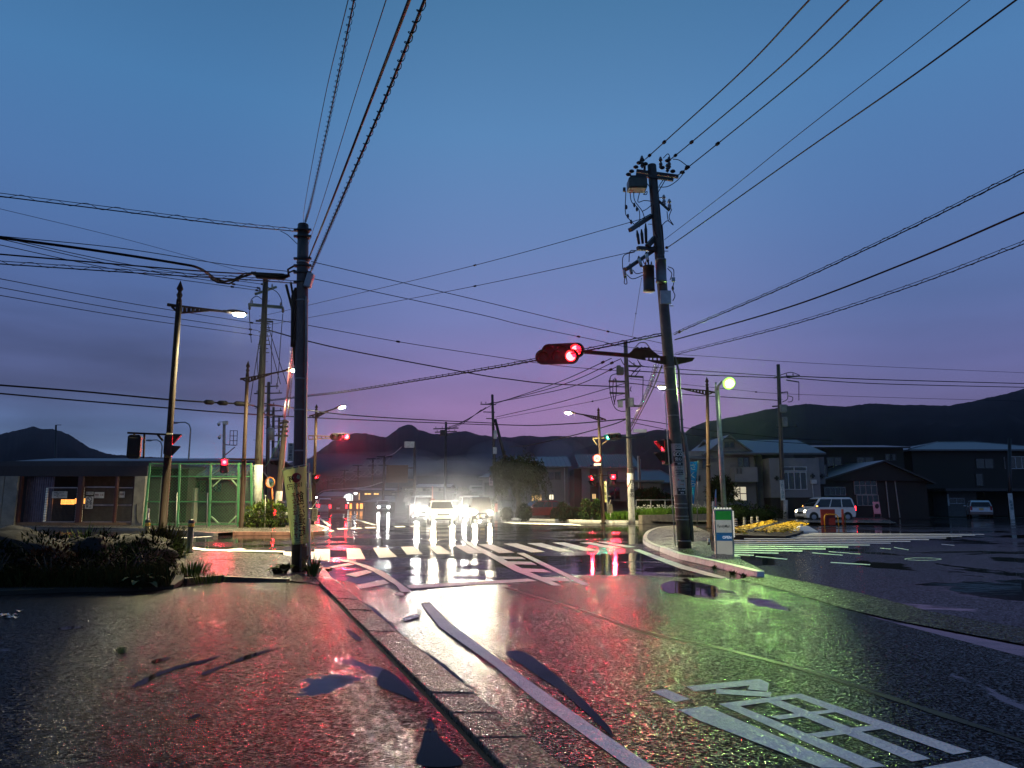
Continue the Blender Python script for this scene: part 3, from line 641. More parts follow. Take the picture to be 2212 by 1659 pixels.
def ped_signal(label, c, face, lit=True, w=.40, h=.78, power=.35):
    f = V(face).normalized(); xr = V((-f.y, f.x, 0)).normalized(); r = thing('pedestrian_signal', label, 'pedestrian signal', c, 0, 'pedestrian signals')
    M = Matrix(((xr.x, 0, f.x, 0), (xr.y, 0, f.y, 0), (0, 1, 0, 0), (0, 0, 0, 1)))
    m = MB(); m.prism([(-w / 2, -h / 2 + .06), (-w / 2 + .06, -h / 2), (w / 2 - .06, -h / 2), (w / 2, -h / 2 + .06), (w / 2, h / 2 - .06), (w / 2 - .06, h / 2), (-w / 2 + .06, h / 2), (-w / 2, h / 2 - .06)], M @ Matrix.Translation((0, 0, -.09)), .2)
    m.prism([(-w / 2 + .05, -h / 2 + .1), (w / 2 - .05, -h / 2 + .1), (w / 2 - .05, h / 2 - .1), (-w / 2 + .05, h / 2 - .1)], M @ Matrix.Translation((0, 0, -.13)), .045)
    m.build('housing', HOUSE, r, bevel=.02)
    for k, z in ((0, h * .23), (1, -h * .23)):
        s = w * .34
        MB().quad(*[M @ V((x * s, z + y * s, .118)) for x, y in ((-1, -1), (1, -1), (1, 1), (-1, 1))]).build('lens', (REDL if (k == 0 and lit) else OFFL), r)
        if k == 0 and lit: MB().ball(M @ V((0, z, .118)), (s * .62, s * .62, .03), 12, 6, M.to_3x3()).build('lit_core', REDC, r)
        v = MB()
        a, b = s * 1.16, .24
        T = [M @ V(p) for p in ((-a, z + a, .115), (a, z + a, .115), (a, z + a * .92, .115 + b), (-a, z + a * .92, .115 + b))]
        v.quad(*T)
        for k2 in (-1, 1): v.add([M @ V(p) for p in ((k2 * a, z + a, .115), (k2 * a, z + a * .92, .115 + b), (k2 * a, z - a, .115))], [(0, 1, 2)])
        ob = v.build('visor', HOUSE, r); sd = ob.modifiers.new('thickness', 'SOLIDIFY'); sd.thickness = .008
    if lit: lamp('SPOT', r, M @ V((0, h * .23, .16)), RED_SPOT * power, (1, .03, .06), .11, f, 130, .7)
    return r
# left: on the tall lamp
p = at(290, 965, bA.y); ped_signal('dark pedestrian signal seen from behind, hanging from the arm above the low building', p, (-.25, 1, 0), False)
p = at(364, 962, bA.y - .25); ped_signal('pedestrian signal seen side on with glowing red hoods, on the tall street lamp', p, (.93, .36, 0), True, power=.5)
m = MB(); a = at(276, 935, bA.y); b = at(392, 940, bA.y); c = at(352, 952, bA.y)
m.beam(a, b, .07, .06); m.beam(at(312, 938, bA.y), at(310, 990, bA.y), .05, .05); m.beam(at(340, 938, bA.y), c, .05, .06); m.beam(at(290, 935, bA.y), at(290, 945, bA.y), .05)
tag(m.build('signal_bracket', DARKST, loc=a), 'dark steel bracket across the tall street lamp that holds two pedestrian signals', 'signal bracket')
p = at(485, 1006, bB.y - .2); ped_signal('red pedestrian signal facing us in front of the green fence', p, (.25, -1, 0), True)
m = MB(); m.beam(at(488, 991, bB.y - .1), at(560, 993, bB.y - .1), .06, .08)
tag(m.build('signal_bracket', DARKST, loc=at(520, 992, bB.y - .1)), 'short dark bracket on the street lamp by the green fence, holding one red signal', 'signal bracket')
# left traffic light on lamp C
pC = at(735, 943.5, bC.y - .6)
vehicle_signal('left red traffic light glowing in front of the mountain slope', pC, (.1, -1, 0), 2, REDL, power=1.6)
m = MB(); a = at(667, 941, bC.y - .1); b = at(722, 943, bC.y - .5); m.beam(a, b, .08, .07); m.beam(a - V((0, 0, .25)), b - V((0, 0, .1)), .07, .06)
for k in range(7):
    t = k / 6; m.beam(a + (b - a) * t, a + (b - a) * t - V((0, 0, .25 - .15 * t)), .05, .05)
tag(m.build('signal_gantry', pm('pinkish_brown_steel', (.12, .07, .05), .4), loc=a), 'perforated brown arm holding the left red traffic light on its street lamp', 'signal arm')
ped_signal('small side on pedestrian signal low on the street lamp behind the green banner', at(679, 1034, bC.y - .2), (.95, -.3, 0), True, .34, .6, .15)
# across: lamp D
ped_signal('left of the two red pedestrian signals on the lamp across the junction, side on', at(1282, 1038, bD.y - .1), (-.8, -.6, 0), True)
ped_signal('right of the two red pedestrian signals on the lamp across the junction, facing us', at(1324, 1036, bD.y - .1), (.1, -1, 0), True)
m = MB(); m.beam(at(1283, 1028, bD.y), at(1325, 1027, bD.y), .06, .06); tag(m.build('signal_bracket', DARKST, loc=at(1299, 1028, bD.y)), 'thin dark bracket behind the two red pedestrian signals across the junction', 'signal bracket'); m = MB(); m.beam(at(1281, 947, bD.y), at(1318, 946, bD.y), .10, .08); m.beam(at(1290, 962, bD.y), at(1281, 948, bD.y), .06, .06); m.beam(at(1298, 962, bD.y), at(1316, 947, bD.y), .06, .06)
tag(m.build('signal_bracket', pm('ochre_steel', (.15, .11, .05), .4), loc=at(1299, 947, bD.y)), 'ochre winged cross arm above the speed limit sign across the junction', 'signal bracket')
# speed limit sign
sp = at(1290, 990, bD.y - .18); r = thing('speed_limit_sign', 'round white speed limit sign reading 30 on the lamp across the junction', 'road sign', sp)
disc = lambda rr, y: MB().add([V((rr * math.cos(a), y, rr * math.sin(a))) for a in [k * math.pi / 12 for k in range(24)]], [list(range(24))])
MB().cyl((0, .0, 0), (0, .02, 0), .30, n=24).build('disc', pm('sign_red', (.45, .02, .02), .4), r)
disc(.235, -.003).build('face', WHITE, r)
text(MB(), '30', frame((0, -.007, 0), (1, 0, 0), (0, 0, 1)), .3).build('number', pm('sign_blue', (.02, .05, .3), .4), r)
MB().box((0, 0, -.42), (.5, .02, .16)).build('sub_plate', WHITE, r)
# ------------------------------------------------------------------ utility poles
def concrete_pole(name, label, base, top, r0, r1, mat=POLE, group=None, steps=True, bands=()):
    r = thing(name, label, 'utility pole', base, 0, group); t = top - base
    m = MB(); k = 10; m.tube([t * (i / k) for i in range(k + 1)], [r0 + (r1 - r0) * i / k for i in range(k + 1)], 16)
    m.lathe(t, [(r1, 0), (r1 * .9, .03), (.01, .05)], 16); m.build('shaft', mat, r)
    if steps:
        for i in range(int((t.z - 2) / .9)):
            z = 2.2 + i * .9; p = t * (z / t.z); s = -1 if i % 2 else 1; rr = r0 + (r1 - r0) * z / t.z
            MB().cyl(p + V((s * rr * .9, -.02, 0)), p + V((s * (rr + .13), -.02, 0)), .012, n=6).build('step_bolt', BLACK, r)
    for z in bands:
        p = t * (z / t.z); rr = r0 + (r1 - r0) * z / t.z
        MB().lathe(p, [(rr + .001, 0), (rr + .012, .002), (rr + .012, .03), (rr + .001, .032)], 16).build('steel_band', STEEL, r)
    return r, t
def insulator(m, p, h=.25, r=.06, up=V((0, 0, 1))):
    p = V(p); m.tube([p, p + up * h * .2, p + up * h * .22, p + up * h * .5, p + up * h * .52, p + up * h * .8, p + up * h], [r * .4, r * .5, r, r * .6, r, r * .6, r * .3], 10)
def crossarm(root, a, b, w=.1, mat=None, ins=(), name='crossarm'):
    o = MB().beam(a, b, w, w).build(name, mat or BLACK, root)
    for t in ins:
        m = MB(); insulator(m, V(a) + (V(b) - V(a)) * t + V((0, 0, w / 2)), .22, .05); m.build('insulator', pm('grey_porcelain', (.12, .12, .12), .25), o)
    return o
PORC = pm('white_porcelain', (.55, .55, .55), .22)
INSG = pm('grey_porcelain', (.12, .12, .12), .25)
# --- telephone pole on the left corner
bP = G(645, 1238); tP = at(655, 487, bP.y)
rP, t = concrete_pole('telephone_pole', 'stout dark telephone pole on the left corner with a green banner strapped to it', bP, tP, .155, .125, pm('dark_old_pole', (.035, .024, .02), .34, var=.6, scale=2.5, bump=.2), steps=False, bands=(1.9, 2.6, 3.5, 4.2, 6.0, 6.9))
L = lambda p: V(p) - bP
def atP(px, py, dy=0.0): return at(px, py, bP.y + dy) - bP
MB().tube([atP(649, 1235, -.16), atP(658, 1000, -.15), atP(662, 760, -.14), atP(661, 640, -.13)], .028, 8).build('conduit', pm('grey_conduit', (.2, .17, .16), .35), rP)
MB().tube([atP(669, 1255, -.1), atP(668, 1180, -.1), atP(667, 1120, -.1)], .035, 10).build('white_guard', pm('guy_guard', (.6, .58, .5), .4), rP)
MB().box(atP(657, 1195, -.17), (.18, .02, .27)).build('brown_plate', pm('brown_plate', (.2, .075, .03), .5), rP)
MB().box(atP(668, 606, -.1), (.16, .16, .34), Matrix.Rotation(.25, 3, 'Y')).build('terminal_box', pm('terminal_grey', (.35, .34, .36), .4), rP, bevel=.03)
MB().tube([atP(632, 750), atP(636, 735), atP(637, 640), atP(640, 622)], [.05, .085, .085, .04], 12).tube([atP(645, 900), atP(638, 800), atP(635, 750)], .03, 8).tube([atP(634, 735), atP(632, 670), atP(618, 615)], .03, 8).tube([atP(638, 735), atP(640, 680), atP(628, 610)], .025, 8).build('cable_sleeve', CABLE, rP)
for (x, y) in ((655, 498), (655, 512), (655, 560), (655, 575), (655, 590), (655, 610)):
    m = MB(); p = atP(x, y); m.beam(p + V((-.2, -.05, 0)), p + V((.2, -.05, 0)), .05, .05); m.cyl(p - V((0, 0, .03)), p + V((0, 0, .03)), .15, n=14); m.build('pole_clamp', BLACK, rP)
# splice closure hanging on the cables
r = thing('splice_closure', 'long black cable splice closure hanging left of the telephone pole', 'splice closure', at(585, 596, bP.y))
q = lambda x, y: at(x, y, bP.y) - at(585, 596, bP.y)
MB().tube([q(543, 589), q(553, 592), q(556, 595), q(612, 598), q(617, 597), q(626, 595)], [.03, .05, .075, .078, .05, .03], 14).build('shell', CABLE, r)
MB().tube([q(624, 597), q(622, 582), q(634, 575), q(650, 577)], .025, 8).tube([q(622, 590), q(635, 584), q(650, 590)], .02, 8).tube([q(543, 592), q(520, 600), q(495, 613), q(470, 610), q(455, 602)], .02, 8).tube([q(543, 590), q(528, 591), q(505, 604), q(485, 608), q(462, 600), q(450, 590)], .02, 8).build('tail', CABLE, r)
# name plate on the pole
r = thing('name_plate', 'small white upright name plate with black characters left of the telephone pole', 'name plate', at(628, 977, bP.y - .1))
c = at(628, 977, bP.y - .1)
MB().box((0, 0, 0), (.135, .015, .40)).build('plate', pm('ivory_plate', (.55, .5, .42), .4), r, bevel=.006)
text(MB(), '貝山道雄村', frame((0, -.0105, .01), (1, 0, 0), (0, 0, 1)), .072, vertical=True).build('lettering', BLACK, r)
# --- wired poles on the left behind
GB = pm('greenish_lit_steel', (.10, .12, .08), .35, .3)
bQ = G(553, 1141); tQ = at(574, 598, bQ.y)
rQ, t = concrete_pole('utility_pole', 'tall utility pole with a white painted band at its foot beside the green fence', bQ, tQ, .24, .15, pm('pole_olive', (.024, .021, .015), .55, var=.4, scale=2, spec=.2))
aq = lambda x, y, d=0: at(x, y, bQ.y + d) - bQ
crossarm(rQ, aq(537, 658), aq(611, 664), .16, GB, (.1, .93)); crossarm(rQ, aq(552, 635, -.6), aq(596, 620, .9), .14, GB, (.2, .8)); crossarm(rQ, aq(553, 693), aq(590, 695), .1)
p0 = V((0, 0, .45)); d = (tQ - bQ).normalized()
MB().tube([d * .5, d * 2.2, d * 3.5], [.248, .243, .238], 16).build('white_band', pm('band_white', (.4, .4, .37), .5), rQ)
for (x, y) in ((539, 670), (611, 676)):
    m = MB(); insulator(m, aq(x, y), .35, .09); m.build('insulator', INSG, rQ)
m = MB()
for pts in (((539, 672), (540, 700), (543, 740)), ((611, 678), (606, 740), (602, 800), (598, 840)), ((589, 696), (587, 740), (586, 830)), ((577, 620), (597, 630), (607, 645), (609, 660)), ((540, 655), (545, 645), (556, 640), (570, 650)), ((575, 690), (600, 770), (620, 830)), ((577, 720), (590, 770), (606, 830)), ((568, 690), (552, 790), (540, 870)), ((571, 700), (556, 770), (560, 830))):
    m.tube(spline([aq(x, y) for x, y in pts], 5), .022, 5)
m.build('drop_wire', CABLE, rQ)
m = MB()
for i in range(9): p = aq(573 - i * .5, 690 + i * 9); m.beam(p + V((-.35 + .05 * (i % 3), 0, 0)), p + V((.34 - .07 * (i % 2), 0, 0)), .05, .05)
m.build('bracket', BLACK, rQ)
grp = 'far utility poles along the left side'
for lab, bx, by, tx, ty, Y, r0 in (('utility pole with small crossarms just right of the banded pole', 577, 1112, 580.5, 826, 58, .17), ('thin utility pole second to the right of the banded pole', 588, 1108, 591, 880, 66, .15), ('thin far utility pole left of the leaning wooden pole', 600, 1104, 603, 903, 80, .15)):
    b = V((at(bx, by, Y).x, Y, 0)); tt = at(tx, ty, Y); rr, t = concrete_pole('utility_pole', lab, b, tt, r0, r0 * .75, BLACK, grp)
    for z, w in ((.35, .8), (.9, 1.1), (1.9, .6), (2.6, .5)):
        crossarm(rr, t - V((w, 0, z)), t + V((w, 0, -z + .05)), .09, None, (.1, .9))
    m = MB(); m.lathe(t - V((-.35, 0, 4.6)), [(.01, 0), (.28, .02), (.28, .9), (.2, 1.0), (.01, 1.02)], 12); m.build('transformer', pm('transformer_grey', (.16, .17, .18), .4), rr)
b = G(600, 1116); b = V((at(598, 1116, 44).x, 44, 0)); tt = at(616, 908, 44)
rr, t = concrete_pole('utility_pole', 'leaning wooden pole with tangled cables behind the name plate', b, tt, .2, .15, pm('old_wood_pole', (.05, .035, .022), .6, bump=.3), steps=False)
for k in range(4): MB().beam(t + V((-.35, -.1, -.2 - .25 * k)), t + V((.25, -.1, -.1 - .28 * k)), .1, .12).build('bracket', BLACK, rr)
MB().tube([t * .0, t * .06, t * .33], [.205, .205, .19], 14).build('white_band', pm('band_grey', (.3, .29, .26), .5), rr)
# --- transformer pole on the right
bF = G(1480, 1193); YF = bF.y; tF = at(1408, 358, YF)
rF, t = concrete_pole('transformer_pole', 'tall leaning concrete pole with transformers, wrapped advert and overhead signal arm on the right corner', bF, tF, .20, .145, POLE, bands=(.32, .95, 1.05, 1.3, 1.42, 2.25, 4.1, 4.9, 5.6))
aF = lambda x, y, d=0: at(x, y, YF + d) - bF
z5 = lambda x, y, d=0: aF(*Z5(x, y), d)
z7 = lambda x, y, d=0: aF(*Z7(x, y), d)
crossarm(rF, z5(345, 318), z5(742, 372), .10, None, (.2,)); crossarm(rF, z5(340, 352, -.12), z5(695, 402, -.12), .09)
crossarm(rF, z5(285, 878, -.9), z5(505, 735, .1), .12); crossarm(rF, z5(245, 1252, -.9), z5(525, 1060, .1), .10); crossarm(rF, z5(355, 1050, -.3), z5(540, 1060), .12); crossarm(rF, z5(555, 600), z5(655, 690, -.2), .08); crossarm(rF, z5(520, 950), z5(450, 1030, -.2), .14)
SW = pm('switch_case', (.05, .06, .045), .4)
o = MB().box(z5(350, 452, -.15), (.60, .5, .36)).build('switch_box', SW, rF, bevel=.05)
MB().box(z5(350, 395, -.15), (.5, .46, .06)).build('lid', BLACK, o); MB().box(z5(230, 495, -.15), (.08, .1, .12)).build('cable_gland', BLACK, o)
for (x, y, k) in ((577, 300, 1), (657, 300, 1), (608, 650, .9), (660, 690, .9), (400, 290, 1), (640, 330, .7)):
    m = MB(); insulator(m, z5(x, y, -.1), .30 * k, .065); m.tube([z5(x, y, -.1) + V((0, 0, .3 * k)), z5(x, y, -.1) + V((0, 0, .42 * k))], [.07, .03], 8); m.build('insulator', PORC if k == .9 else INSG, rF)
for (x0, y0, x1, y1) in ((350, 880, 370, 1010), (392, 870, 405, 1005), (432, 815, 438, 1000)):
    MB().tube([z5(x0, y0, -.5), z5((x0 * 3 + x1) / 4, (y0 * 3 + y1) / 4, -.5), z5(x0 * .7 + x1 * .3, y0 * .7 + y1 * .3, -.5), z5(x1, y1, -.5)], [.02, .04, .05, .04], 10).build('fuse_cutout', BLACK, rF)
for (x0, y0, x1, y1) in ((368, 1150, 390, 1212), (440, 1105, 452, 1165), (285, 1222, 298, 1280), (230, 1258, 238, 1318)):
    o = MB().tube([z5(x0, y0, -.6), z5(x1, y1, -.6)], [.055, .05], 10).build('insulator', PORC, rF)
    MB().tube([z5(x0, y0 - 26, -.6), z5(x0, y0, -.6)], [.02, .05], 8).tube([z5(x1, y1, -.6), z5(x1 + 1, y1 + 14, -.6)], [.05, .04], 8).build('cap', BLACK, o)
for (x0, y0, y1, rr_, mm) in ((466, 1215, 1458, .175, BLACK), (582, 1150, 1372, .165, pm('transformer_grey', (.16, .17, .18), .4))):
    c = z5(x0, y1, -.32 if x0 < 500 else -.28); h = z5(x0, y0).z - z5(x0, y1).z
    o = MB().lathe(c, [(.02, 0), (rr_ * 1.06, .0), (rr_ * 1.06, .04), (rr_, .05), (rr_, h - .08), (rr_ * 1.04, h - .08), (rr_ * 1.04, h - .03), (rr_ * .3, h)], 18).build('transformer', mm, rF)
    m = MB()
    for k in (-1, 0, 1): insulator(m, c + V((k * .09, -.03, h)), .12, .03)
    m.build('bushing', INSG, o)
MB().box(z5(622, 1515, -.2), (.34, .06, .44)).build('white_panel', pm('panel_grey', (.42, .43, .44), .4), rF, bevel=.02)
MB().box(z5(695, 1347, -.15), (.10, .08, .13)).build('small_box', pm('panel_grey', (.42, .43, .44), .4), rF)
m = MB()
for pts in (((245, 510), (240, 700), (265, 760), (330, 830)), ((285, 520), (300, 610), (370, 690), (375, 850)), ((318, 515), (330, 600), (400, 700), (430, 800)), ((375, 520), (360, 610), (420, 598), (490, 605)), ((400, 700), (440, 680), (490, 640)), ((330, 820), (400, 770), (480, 725)),
            ((545, 470), (640, 465), (730, 410), (800, 330)), ((600, 195), (645, 155), (665, 200)), ((690, 205), (750, 215), (820, 265)), ((680, 680), (655, 760), (695, 830), (640, 790), (590, 830)), ((635, 700), (645, 780), (670, 810)), ((590, 830), (600, 960), (605, 1050)),
            ((340, 1070), (285, 1080), (275, 1180)), ((330, 1085), (225, 1120), (215, 1230), (225, 1260)), ((310, 1255), (345, 1290), (405, 1280)), ((250, 1297), (310, 1340), (410, 1305)), ((238, 1320), (230, 1380), (255, 1385), (248, 1320)), ((645, 1225), (695, 1250), (700, 1320)), ((640, 1240), (680, 1290), (665, 1350)), ((700, 1370), (690, 1440), (710, 1500), (690, 1550)), ((505, 640), (510, 850), (545, 950)), ((560, 640), (590, 900), (610, 1100)),
            ((405, 1160), (420, 1195), (440, 1215)), ((450, 1170), (455, 1200), (462, 1215)), ((440, 430), (470, 470), (478, 530)), ((410, 540), (445, 510), (440, 540), (415, 540)), ((560, 460), (600, 400)), ((545, 530), (620, 400))):
    m.tube(spline([z5(x, y, -.25) for x, y in pts], 6), .014, 5)
m.build('jumper_wire', CABLE, rF)
m = MB()
for (x, y) in ((250, 660), (325, 640), (350, 680), (265, 745), (295, 800), (690, 1430)): m.ball(z5(x, y, -.25), (.04, .04, .08), 8, 6)
m.build('wire_clamp', BLACK, rF)
for (x, y) in ((400, 215), (370, 240), (430, 250), (340, 280), (300, 320), (270, 350), (640, 220), (590, 285), (830, 280), (780, 330), (690, 320)): MB().ball(z5(x, y, -.1), (.09, .07, .06), 8, 6).build('dead_end_clamp', BLACK, rF)
# conduit up the right side
MB().tube([aF(1494, 1170, .0), aF(1486, 1000, .02), aF(1479, 945, .0), aF(1474, 930, .0), aF(1466, 800), aF(1458, 770)], [.075, .065, .06, .04, .035, .03], 12).build('conduit', pm('dark_conduit', (.09, .095, .10), .3), rF)
MB().tube([aF(1459, 1180, -.2), aF(1444, 980, -.2), aF(1436, 850, -.2)], .016, 6).build('earth_wire', pm('pale_guard', (.5, .48, .40), .35), rF)
# wrapped advert
r = thing('wrapped_advert', 'white advert sheet reading ECO wrapped round the transformer pole', 'advert', V((0, 0, 0)))
pz = lambda z: bF + t * (z / t.z)
z0, z1_ = aF(1466, 1069).z, aF(1458, 959).z
r.location = pz(z0)
ra = lambda z: .20 + (.145 - .20) * z / t.z + .008
th0 = -math.pi / 2 - .12
def wrap(x, z, e=0.0):
    rr = ra(z0 + z) + e; a = th0 + x / rr; c = pz(z0 + z) - pz(z0)
    return V((c.x + rr * math.cos(a), c.y + rr * math.sin(a), z))
hh = z1_ - z0
m = MB(); nn = 14
for i in range(nn):
    for j in range(8):
        xs = (-.21 + .42 * i / nn, -.21 + .42 * (i + 1) / nn); zs = (hh * j / 8, hh * (j + 1) / 8)
        m.add([wrap(xs[0], zs[0]), wrap(xs[1], zs[0]), wrap(xs[1], zs[1]), wrap(xs[0], zs[1])], [(0, 1, 2, 3)], True)
m.build('sheet', pm('advert_sheet', (.38, .37, .34), .35), r)
def wt(mb, s, x, z, size, e=.004, sx=1.0):
    vs, fs = glyph(s); mb.add([wrap(x + a * size * sx, z + b * size, e) for a, b in vs], fs)
def wq(mb, x0, x1, za, zb, e=.002, n=6):
    for i in range(n):
        a, b = x0 + (x1 - x0) * i / n, x0 + (x1 - x0) * (i + 1) / n
        mb.add([wrap(a, za, e), wrap(b, za, e), wrap(b, zb, e), wrap(a, zb, e)], [(0, 1, 2, 3)])
for blk in [(-.14, .17, hh * .64, hh * .84), (-.12, .17, hh * .565, hh * .63), (-.10, .18, .015, hh * .13), (-.05, .14, hh * .865, hh * .895)] + [(-.1 + .02 * k, .15, hh * (.47 - k * .04), hh * (.485 - k * .04)) for k in range(3)]:
    m = MB(); wq(m, *blk); m.build('print_block', BLACK, r)
m = MB(); wt(m, 'くるまの', .02, hh * .53, .07); wt(m, '工場', .05, hh * .43, .08); wt(m, '直進', .1, hh * .27, .06); wt(m, '〇〇', .03, hh * .94, .09)
m.build('black_print', BLACK, r)
m = MB(); wt(m, 'ECO', .02, hh * .785, .155, .005, .95); wt(m, '安心', .02, hh * .69, .11, .005); wt(m, '車検', .03, hh * .6, .05, .005); wt(m, '安心整備', .05, hh * .095, .055, .005); wt(m, '車検', .05, hh * .035, .055, .005)
m.build('white_print', WHITE, r)
m = MB(); wt(m, '←', -.01, hh * .28, .14, .005); wt(m, '10m先', .06, hh * .2, .05, .005)
m.build('red_print', pm('print_red', (.4, .03, .02), .4), r)
# overhead signal arm with the mountain silhouette
r = thing('signal_gantry', 'dark overhead signal arm with a snow capped mountain cut out on the transformer pole', 'signal arm', bF + z7(1600, 360))
o7 = z7(1600, 360)
w7 = lambda x, y, d=0: z7(x, y, d) - o7
m = MB(); m.beam(w7(700, 275, -.25), w7(1215, 318, -.22), .10, .11)
P7 = [(1190, 298), (1215, 292), (1250, 262), (1290, 222), (1318, 190), (1390, 190), (1420, 226), (1462, 268), (1505, 302), (1545, 326), (1545, 408), (1470, 392), (1215, 338)]
def slab(m, pts, d0, d1):
    n = len(pts); m.add([w7(x, y, d0) for x, y in pts] + [w7(x, y, d1) for x, y in pts], [list(range(n)), list(range(n, 2 * n))[::-1]] + [(i, i + n, (i + 1) % n + n, (i + 1) % n) for i in range(n)])
slab(m, [(1190, 298), (1215, 292), (1250, 262), (1300, 226), (1325, 240), (1345, 226), (1360, 238), (1378, 226), (1400, 236), (1420, 226), (1462, 268), (1505, 302), (1545, 326), (1545, 345), (1215, 338)], -.26, -.22)
slab(m, [(1215, 338), (1370, 340), (1370, 368), (1230, 342)], -.26, -.22); slab(m, [(1370, 360), (1545, 368), (1545, 408), (1470, 392)], -.26, -.22)
for x in (1370, 1412, 1452, 1498, 1535): slab(m, [(x, 338), (x + 16, 338), (x + 16, 372), (x, 366)], -.26, -.22)
m.build('beam', DARKST, r)
m = MB(); m.tube([w7(1250, 262, -.24), w7(1318, 188, -.24), w7(1338, 182, -.24), w7(1372, 182, -.24), w7(1390, 190, -.24), w7(1424, 228, -.24)], .016, 6); m.build('summit_outline', pm('outline_steel', (.12, .10, .08), .35), r)
m = MB(); slab(m, [(1670, 330), (1900, 340), (1872, 378), (1692, 420), (1640, 420), (1600, 400), (1600, 330)], -.02, .04); slab(m, [(1540, 322), (1600, 322), (1600, 412), (1540, 408)], -.26, .04)
m.build('stub', DARKST, r)
c1 = bF + z7(522, 268, -.30); c2 = bF + z7(464, 328, -.42)
vehicle_signal('upper red traffic light at the tip of the overhead arm', c1, (-.22, -1, 0), 2, REDL, power=0)
vehicle_signal('lower red traffic light overlapping the one at the tip of the overhead arm', c2, (-.12, -1, 0), 2, REDL, power=.8)
ped_signal('red pedestrian signal with a glowing hood on the left of the transformer pole', bF + aF(1440, 976, .1), (-.97, -.12, 0), True)
# --- far pole with the green signal
bE = V((at(1365, 1125, 50).x, 50, 0)); tE = at(1351, 739, 50); YE = 50
rE, t = concrete_pole('transformer_pole', 'utility pole with dark stays and grey boxes across the junction, carrying the green light', bE, tE, .21, .14, POLE, bands=(1.2, 2.0, 2.8, 3.6))
e7 = lambda x, y, d=0: at(*Z7(x, y), YE + d) - bE
for a, b, k in (((1195, 428), (1335, 432), (.5, .95)), ((1000, 585), (1170, 590), (.1, .4)), ((1010, 707), (1170, 712), ()), ((1200, 532), (1362, 542), ()), ((1245, 845), (1352, 842), ()), ((1090, 790), (1200, 770), ())): crossarm(rE, e7(*a), e7(*b), .12, None, k)
for (x, y, w, h) in ((1122, 822, .32, .45), (1236, 805, .34, .62)): MB().box(e7(x, y, -.2), (w, .3, h)).build('grey_box', pm('transformer_grey', (.16, .17, .18), .4), rE, bevel=.03)
MB().box(e7(1120, 480, -.1), (.5, .35, .55)).box(e7(1105, 435, -.1), (.3, .3, .2)).build('switch_box', SW, rE, bevel=.08)
m = MB()
for pts in (((1110, 500), (1020, 540), (1018, 700), (1060, 850), (1120, 895), (1185, 897)), ((1050, 560), (1045, 700), (1065, 830)), ((1078, 560), (1080, 700), (1062, 810)), ((1210, 370), (1260, 410), (1310, 430)), ((1300, 360), (1340, 420), (1420, 440)), ((1215, 470), (1260, 485), (1320, 480)), ((1360, 545), (1357, 680), (1355, 800)), ((1130, 360), (1150, 400), (1170, 420)), ((1235, 640), (1225, 680), (1240, 690)), ((1250, 800), (1265, 830), (1290, 845)), ((1230, 530), (1290, 460), (1330, 430)), ((1275, 535), (1330, 460))):
    m.tube(spline([e7(x, y, -.2) for x, y in pts], 6), .03, 5)
m.build('jumper_wire', CABLE, rE)
MB().tube([V((0, 0, 0)), (tE - bE) * .03, (tE - bE) * .16, (tE - bE) * .27], [.235, .222, .215, .21], 16).build('wrapped_sheet', pm('grey_sheet', (.34, .34, .33), .5), rE)
m = MB(); text(m, '御食事処', frame(e7(1222, 1800, -.1).copy() * 0 + V((.02, -.235, 2.3)), (1, 0, 0), (0, 0, 1)), .28, vertical=True); m.build('lettering', BLACK, rE)
vehicle_signal('small traffic light showing green, reaching left from the pole across the junction', at(1324, 943.5, 49), (-.9, -.75, 0), 0, GRNL, power=.25)
m = MB(); m.beam(at(1316, 946, 49.3), at(1372, 945, 50), .09, .12); m.beam(at(1372, 945, 50), at(1392, 943, 50.5), .12, .2)
tag(m.build('signal_gantry', BLACK, loc=at(1350, 945, 50)), 'thin dark arm holding the green light on the far pole', 'signal arm')
MB().box(at(*Z4(1215, 412), 50) - bE, (.9, .25, .22)).beam(at(*Z4(1150, 425), 50) - bE, at(*Z4(1190, 415), 50) - bE, .05, .05).build('pole_light', pm('panel_grey', (.42, .43, .44), .4), rE, bevel=.05)
# --- pole J with a stay, pole I, wooden sign pole and the row along the road
bJ = V((at(1071, 1105, 70).x, 70, 0)); tJ = at(1063.5, 853, 70); rJ, t = concrete_pole('utility_pole', 'thin utility pole with a slanting stay pole beside the weeping tree', bJ, tJ, .17, .12, BLACK)
j4 = lambda x, y: at(*Z4(x, y), 70) - bJ
crossarm(rJ, j4(40, 215), j4(155, 218), .09, None, (.05, .35, .7)); crossarm(rJ, j4(60, 272), j4(148, 275), .08); crossarm(rJ, j4(82, 320), j4(140, 322), .08)
MB().tube([j4(148, 325), j4(240, 690)], [.14, .16], 10).build('stay_pole', BLACK, rJ)
MB().box(j4(147, 558) - V((0, .2, 0)), (.36, .05, .62)).box(j4(150, 440) - V((0, .2, 0)), (.3, .2, .8)).build('notice', pm('panel_grey', (.42, .43, .44), .4), rJ)
MB().tube([V((0, 0, .45)), V((-.01, 0, 1.25))], [.18, .178], 12).build('orange_guard', pm('orange_guard', (.55, .08, .03), .5), rJ)
r = thing('vertical_sign', 'pale pink upright shop sign with dark characters on the thin stayed pole', 'shop sign', at(*Z4(118, 778), 69.6))
MB().box((0, 0, 0), (.36, .08, .92)).build('panel', pm('pinkish_panel', (.5, .36, .4), .5), r, bevel=.05)
text(MB(), '食事処', frame((0, -.045, .03), (1, 0, 0), (0, 0, 1)), .24, vertical=True).build('lettering', BLACK, r)
